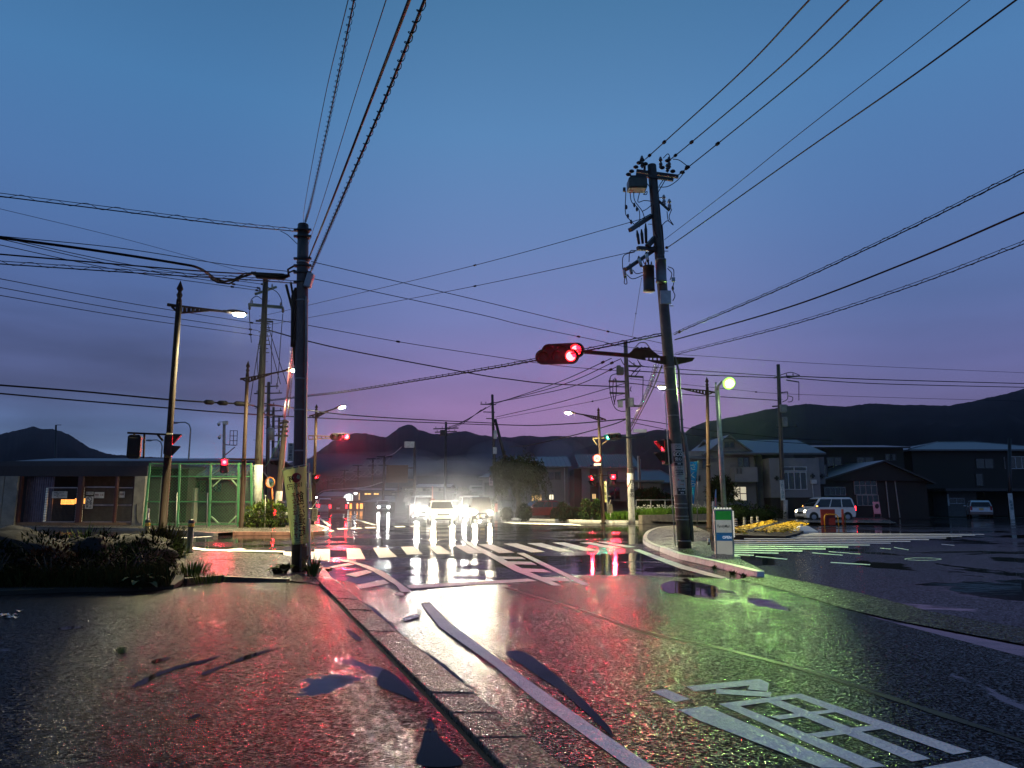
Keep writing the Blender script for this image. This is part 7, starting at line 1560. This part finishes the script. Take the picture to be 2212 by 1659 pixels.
# grass and white flowers on the verge
def blades(label, pts_fn, n, hmin, hmax, mat, seed, name='grass', wd=.02, tips=None, bend=.35):
    rnd = random.Random(seed); m = MB()
    for i in range(n):
        p = pts_fn(rnd); h = rnd.uniform(hmin, hmax); leaf(m, p, V((rnd.uniform(-.5, .5), rnd.uniform(-.5, .5), 1)), h, wd * rnd.uniform(.7, 1.4), bend * rnd.uniform(-.2, 1), up=V((rnd.uniform(-1, 1), rnd.uniform(-1, 1), .1)).normalized(), seg=2)
    o = m.build(name, mat); return tag(o, label, 'grass', None, 'stuff')
va, vb = G(*Z4(1030, 1085)), w0
def verge_pt(rnd):
    t = rnd.random(); p = w0 + d * t * .95; return V((p.x, p.y + rnd.uniform(.3, 3.6), .45 + rnd.uniform(0, .1)))
blades('lush bright grass on the verge behind the low stone wall', verge_pt, 7000, .25, .6, leafmat('verge_grass', (.06, .12, .018)), 51, wd=.045)
blades('bright grass at the foot of the far pole with grey boxes', lambda rnd: V((va.x + rnd.uniform(-.4, 3.6), va.y + rnd.uniform(1.0, 5), .13)), 3200, .25, .7, leafmat('verge_grass', (.06, .12, .018)), 52, wd=.045)
rnd = random.Random(53); m = MB()
for i in range(260):
    p = verge_pt(rnd); c = p + V((0, .3, rnd.uniform(.35, .7))); rr = rnd.uniform(.025, .045); m.add([c + V((rr * math.cos(a), rr * .6 * math.sin(a), rr * math.sin(a))) for a in [k * 1.2566 for k in range(5)]], [list(range(5))])
tag(m.build('white_flowers', pm('petal_dull_white', (.40, .40, .36), .6)), 'small white flowers scattered over the verge behind the low stone wall', 'flowers', None, 'stuff')
rnd = random.Random(54)
for k, (x, y, mat, s) in enumerate(((1620, 940, YGRN, 1.0), (1700, 930, YGRN, 1.2), (1760, 945, GRN, .9), (1660, 925, GRN, 1.0), (1560, 965, GRN, .5))):
    b = at(*Z1(x, y + 30), 39.3 + .3 * k); b = V((b.x, b.y, .14)); bush(('yellow green leafy weed at the foot of the banded pole', 'bright leafy bush between the banded pole and the leaning pole', 'green bush right against the green banner on the far kerb', 'green bush behind the bright one on the far kerb', 'small weed at the foot of the lit street lamp by the fence')[k], b, (.75 * s, .6 * s, .6 * s), int(420 * s), .22, .09, mat, 60 + k, core=False, name='weed', cat='weed')
bush('dark hedge bush at the left of the balcony house garden', V((at(1590, 1120, 50).x, 50, 0)), (1.6, 1.2, .8), 900, .16, .09, DGRN, 66); bush('dark low bush before the balcony house between flood light and dark pole', V((at(1640, 1120, 53).x, 53, 0)), (1.9, 1.2, .6), 900, .16, .09, DGRN, 67)
# --- planted bed on the near left: boulders, shrubs, grass
bed = [G(-120, 1298), G(0, 1290), G(140, 1284), G(280, 1281), G(375, 1276), G(395, 1262), G(400, 1225), G(395, 1200), G(250, 1190), G(0, 1188), G(-200, 1188)]
m = MB(); n = len(bed); m.add([V((p.x, p.y, .02)) for p in bed] + [V((p.x, p.y, .10)) for p in bed], [list(range(n, 2 * n))] + [(i, (i + 1) % n, n + (i + 1) % n, n + i) for i in range(n)]); struct('planting_bed', m, SOIL)
ROCK = pm('lava_rock', (.005, .0038, .0034), .85, var=.5, scale=3, bump=.6, bscale=9)
def boulder(label, base, rad, seed):
    m = MB(); nn, mm = 26, 16; vs = []
    for i in range(mm + 1):
        t = math.pi * i / mm
        for j in range(nn):
            a = 6.28318 * j / nn; v = V((math.sin(t) * math.cos(a), math.sin(t) * math.sin(a), math.cos(t))); k = 1 + .30 * noise.noise(v * 1.6 + V((seed, 0, 0))) + .16 * noise.noise(v * 4 + V((seed, 3, 0))) + .07 * noise.noise(v * 10 + V((0, seed, 0)))
            vs.append(V((v.x * rad[0] * k, v.y * rad[1] * k, v.z * rad[2] * k + rad[2] * .75)))
    m.add(vs, [(i * nn + j, (i + 1) * nn + j, (i + 1) * nn + (j + 1) % nn, i * nn + (j + 1) % nn) for i in range(mm) for j in range(nn)], True)
    o = m.build('boulder', ROCK); o.location = base; return tag(o, label, 'boulder', 'dark boulders in the planted bed')
boulder('huge dark boulder at the left edge of the planted bed', V((at(20, 1200, 14.5).x, 14.8, .0)), (1.15, .9, .54), 1.3); boulder('rounded dark boulder right of the huge one', V((at(165, 1200, 15).x, 15.4, 0)), (.58, .6, .47), 5.1)
boulder('long low dark boulder in the middle of the planted bed', V((at(255, 1200, 16.6).x, 16.8, 0)), (1.05, .8, .44), 9.4); boulder('flat dark boulder at the back of the planted bed, left of the tall weeds', V((at(285, 1180, 19).x, 19.3, 0)), (.9, .7, .40), 13.7)
BEDL = leafmat('bed_leaf', (.007, .013, .004)); BEDR = leafmat('bed_leaf_reddish', (.035, .014, .007)); BEDG = leafmat('bed_leaf_green', (.02, .034, .009))
for k, (px, Y, rx, rz_, mat, lab) in enumerate(((40, 13.4, .7, .26, BEDL, 'low dark shrub under the huge boulder'), (110, 13.2, .5, .34, BEDR, 'reddish leaved shrub in front of the rounded boulder'), (190, 13.4, .65, .28, BEDL, 'low dark shrub in the middle of the bed front'), (270, 13.6, .6, .34, BEDG, 'arching green shrub left of the big leaved plant'), (318, 14.8, .55, .36, BEDL, 'dark spreading shrub behind the big leaved plant'), (215, 15.4, .7, .42, BEDL, 'dark shrub growing over the long boulder'), (90, 14.0, .7, .44, BEDL, 'dark shrub between the huge and the rounded boulder'), (335, 17.5, .6, .38, BEDL, 'dark shrub at the foot of the tall weeds'), (-20, 12.9, .5, .4, BEDL, 'dark shrub cut by the left edge of the picture'))):
    bush(lab, V((at(px, 1250, Y).x, Y, .1)), (rx, rx * .7, rz_), int(900 * rx), .13, .035, mat, 80 + k, core=False, group='shrubs in the planted bed')
def bed_pt(rnd):
    px = rnd.uniform(-60, 370); Y = 12.75 + max(0, (280 - px) * -.001) + abs(rnd.gauss(0, .7)); return V((at(px, 1250, Y).x, Y, .1))
blades('rough dim grass along the front edge of the planted bed', bed_pt, 3600, .12, .42, leafmat('bed_grass', (.03, .034, .010)), 90, wd=.016)
def tuft(label, px, Y, n, h, sp, mat, seed, wd=.014, name='grass_tuft', cat='weed', z=.05):
    rnd = random.Random(seed); c = at(px, 1200, Y); b = V((c.x, Y, z)); m = MB()
    for i in range(n):
        a = rnd.uniform(0, 6.28); k = rnd.random() ** .7; leaf(m, V((k * sp * .35 * math.cos(a), k * sp * .35 * math.sin(a), 0)), V((k * .5 * math.cos(a), k * .5 * math.sin(a), 1)), h * rnd.uniform(.5, 1.1), wd * rnd.uniform(.7, 1.5), rnd.uniform(0, .5), up=V((-math.cos(a) * .7, -math.sin(a) * .7, .7)).normalized(), seg=4)
    o = m.build(name, mat); o.location = b; return tag(o, label, cat)
tuft('tall clump of grassy weeds around the foot of the tall street lamp', 352, 20.5, 420, 1.0, 1.1, leafmat('tall_weed', (.04, .042, .014)), 101, .02); tuft('second tall clump of grassy weeds toward the bollard', 376, 19.2, 200, .62, .8, YGRN, 102, .016)
tuft('sparse upright weed left of the depot door above the boulders', 183, 19.5, 60, .95, .5, YGRN, 103, .03); tuft('thin upright weed between the boulders and the left bollard', 290, 20.2, 50, .75, .9, leafmat('tall_weed', (.04, .042, .014)), 104, .014); tuft('small weed right of the sparse upright one', 222, 19.8, 40, .55, .35, YGRN, 105, .03)
tuft('low yellow green weeds at the kerb end left of the telephone pole', 455, 13.9, 160, .22, 1.0, YGRN, 106, .012); tuft('low weeds behind the big leaved plant beside the pavement', 415, 15.2, 220, .32, .9, YGRN, 107, .014)
tuft('tiny grass tuft in the near left lot', 277, 7.8, 40, .05, .16, YGRN, 108, .008, z=.03); tuft('tiny grass tuft sprouting from the gutter channel', 936, 5.25, 30, .045, .1, YGRN, 109, .006, z=.01)
def rosette(label, base, n, l, w, mat, seed, rise=.6, cat='plant', name='rosette_plant'):
    rnd = random.Random(seed); r = thing(name, label, cat, base); m = MB()
    for i in range(n):
        a = i * 2.4 + rnd.uniform(-.3, .3); t = i / n; e = rise * (1.4 - t) ; d_ = V((math.cos(a) * (.35 + t), math.sin(a) * (.35 + t), .25 + e)); ll = l * (.55 + .5 * t) * rnd.uniform(.85, 1.15)
        d_.normalize(); s = d_.cross(V((0, 0, 1))).normalized(); q = V((0, 0, .03)); vs = []; sg = 6
        for k in range(sg + 1):
            u = k / sg; ww = w * math.sin(math.pi * min(1, .1 + .88 * u)) ** .8 * .5; nrm = s.cross(d_)
            vs += [q + s * ww + nrm * ww * .35, q, q - s * ww + nrm * ww * .35]; dd = (d_ - V((0, 0, 1)) * u * u * 1.5).normalized(); q = q + dd * (ll / sg)
        m.add(vs, [(3 * k + j, 3 * k + j + 1, 3 * k + j + 4, 3 * k + j + 3) for k in range(sg) for j in (0, 1)], True)
    m.build('leaves', mat, r); MB().tube([V((0, 0, 0)), V((0, 0, .12))], [.03, .015], 6).build('stem', mat, r); return r
MUL = leafmat('mullein_leaf', (.10, .125, .06), .3)
rosette('big leaved pale rosette plant at the corner of the planted bed', V((G(338, 1272).x, 12.9, .06)), 15, .50, .17, MUL, 1)
rosette('broad leaved plant at the left foot of the telephone pole', V((bP.x - .16, bP.y - .42, .03)), 13, .40, .19, leafmat('broad_leaf', (.085, .11, .035), .35), 2); rosette('broad leaved plant right of the telephone pole by the white guard', V((bP.x + .34, bP.y - .50, .03)), 11, .30, .15, GRN, 3)
tuft('upright weed right of the telephone pole by the gutter grate', 680, 15.4, 60, .42, .25, GRN, 110, .03, z=.03); tuft('small dark weed left behind the telephone pole', 604, 15.9, 70, .14, .5, DGRN, 111, .03, z=.03)
rnd = random.Random(120)
for k, (x, y) in enumerate(((808, 1462), (1000, 1520), (1110, 1548))): b = G(*B3(x, y)); tuft(('left', 'middle', 'right')[k] + ' of the small weeds growing along the white kerb', b.x / b.y * F / (cs) + 1106, b.y - .03, 30, .09, .2, GRN, 121 + k, .02, z=.0)
# low dark kerb between lot and pavement, concrete block by the plant
m = MB(); a, b, c = G(400, 1262), G(480, 1254), G(622, 1260); m.beam(a + V((0, 0, .04)), b + V((0, 0, .04)), .12, .14); m.beam(b + V((0, 0, .035)), c + V((0, 0, .03)), .10, .10); struct('kerb', m, pm('dark_kerb', (.05, .035, .028), .5, var=.3))
# fallen petals and leaves on the lot
rnd = random.Random(130); m = MB()
for i in range(14): p = G(rnd.gauss(25, 22), rnd.gauss(1337, 6)); a = rnd.uniform(0, 6); m.add([p + V((.05 * math.cos(a + k * 1.57) * rnd.uniform(.5, 1), .05 * math.sin(a + k * 1.57), .036 + .02 * (k % 2))) for k in range(4)], [(0, 1, 2, 3)])
tag(m.build('fallen_petals', pm('petal_white', (.6, .6, .55), .6)), 'small scatter of white petals on the dark lot at the left edge', 'petals', None, 'stuff')
# ================================================================== AIR
def mist(label, px, py, Y, rx, ry, rz, dens):
    c = at(px, py, Y); o = MB().ball((0, 0, 0), (rx, ry, rz), 28, 18).build('mist', MATS.get('mist_air') or bpy.data.materials.new('mist_air')); o.location = c
    mt = o.data.materials[0]
    if 'mist_air' not in MATS:
        MATS['mist_air'] = mt; mt.use_nodes = True; N = mt.node_tree.nodes; N.remove(N['Principled BSDF']); pv = N.new('ShaderNodeVolumePrincipled'); pv.inputs['Color'].default_value = (.9, .9, .95, 1); pv.inputs['Density'].default_value = dens; pv.inputs['Anisotropy'].default_value = .2
        mt.node_tree.links.new(pv.outputs[0], N['Material Output'].inputs['Volume'])
    return tag(o, label, 'mist', 'mist patches at the foot of the hills', 'stuff')
for k, (px, py, rx, rz) in enumerate(((720, 1000, 26, 5), (790, 1004, 40, 7), (850, 1010, 30, 5), (880, 1000, 20, 8), (1075, 985, 18, 9), (1050, 1002, 30, 6), (1215, 990, 16, 12), (1195, 975, 12, 7), (960, 1012, 40, 5))):
    mist('pale mist patch at the foot of the hills, %s from the left' % ('first second third fourth fifth sixth seventh eighth ninth'.split()[k]), px, py, 380 + 9 * k, rx, 12, rz, .006)
SPR = bpy.data.materials.new('headlight_bloom'); SPR.use_nodes = True; N = SPR.node_tree.nodes; N.remove(N['Principled BSDF'])  # thin volume added round the cars so their headlights bloom
pv = N.new('ShaderNodeVolumePrincipled'); pv.inputs['Color'].default_value = (.9, .9, .9, 1); pv.inputs['Density'].default_value = .0042; pv.inputs['Anisotropy'].default_value = .86
SPR.node_tree.links.new(pv.outputs[0], N['Material Output'].inputs['Volume'])
for lab, r3 in (('widest thin veil of added headlight spray over the waiting cars', (13, 19, 4.2)), ('thin added headlight spray around the waiting cars', (10, 15, 2.9)), ('densest low added headlight spray between the waiting cars', (7, 12, 1.9))):
    o = MB().ball((0, 0, 0), r3, 36, 20).build('bloom', SPR); o.location = (at(958, 1100, 57).x, 58, .6); tag(o, lab, 'bloom', None, 'stuff')
if HAZE:  # thin haze box added so the lamps get halos
    m = MB().box((0, 710, 97), (2320, 1640, 198)); o = m.build('haze', None or bpy.data.materials.new('haze_air')); mt = o.data.materials[0]; mt.use_nodes = True; N = mt.node_tree.nodes; N.remove(N['Principled BSDF'])
    pv = N.new('ShaderNodeVolumePrincipled'); pv.inputs['Color'].default_value = (.72, .76, .85, 1); pv.inputs['Density'].default_value = HAZE; pv.inputs['Anisotropy'].default_value = .92
    mt.node_tree.links.new(pv.outputs[0], N['Material Output'].inputs['Volume']); o['kind'] = 'stuff'; o['label'] = 'thin haze added for a glow round the lamps'; o.display_type = 'WIRE'
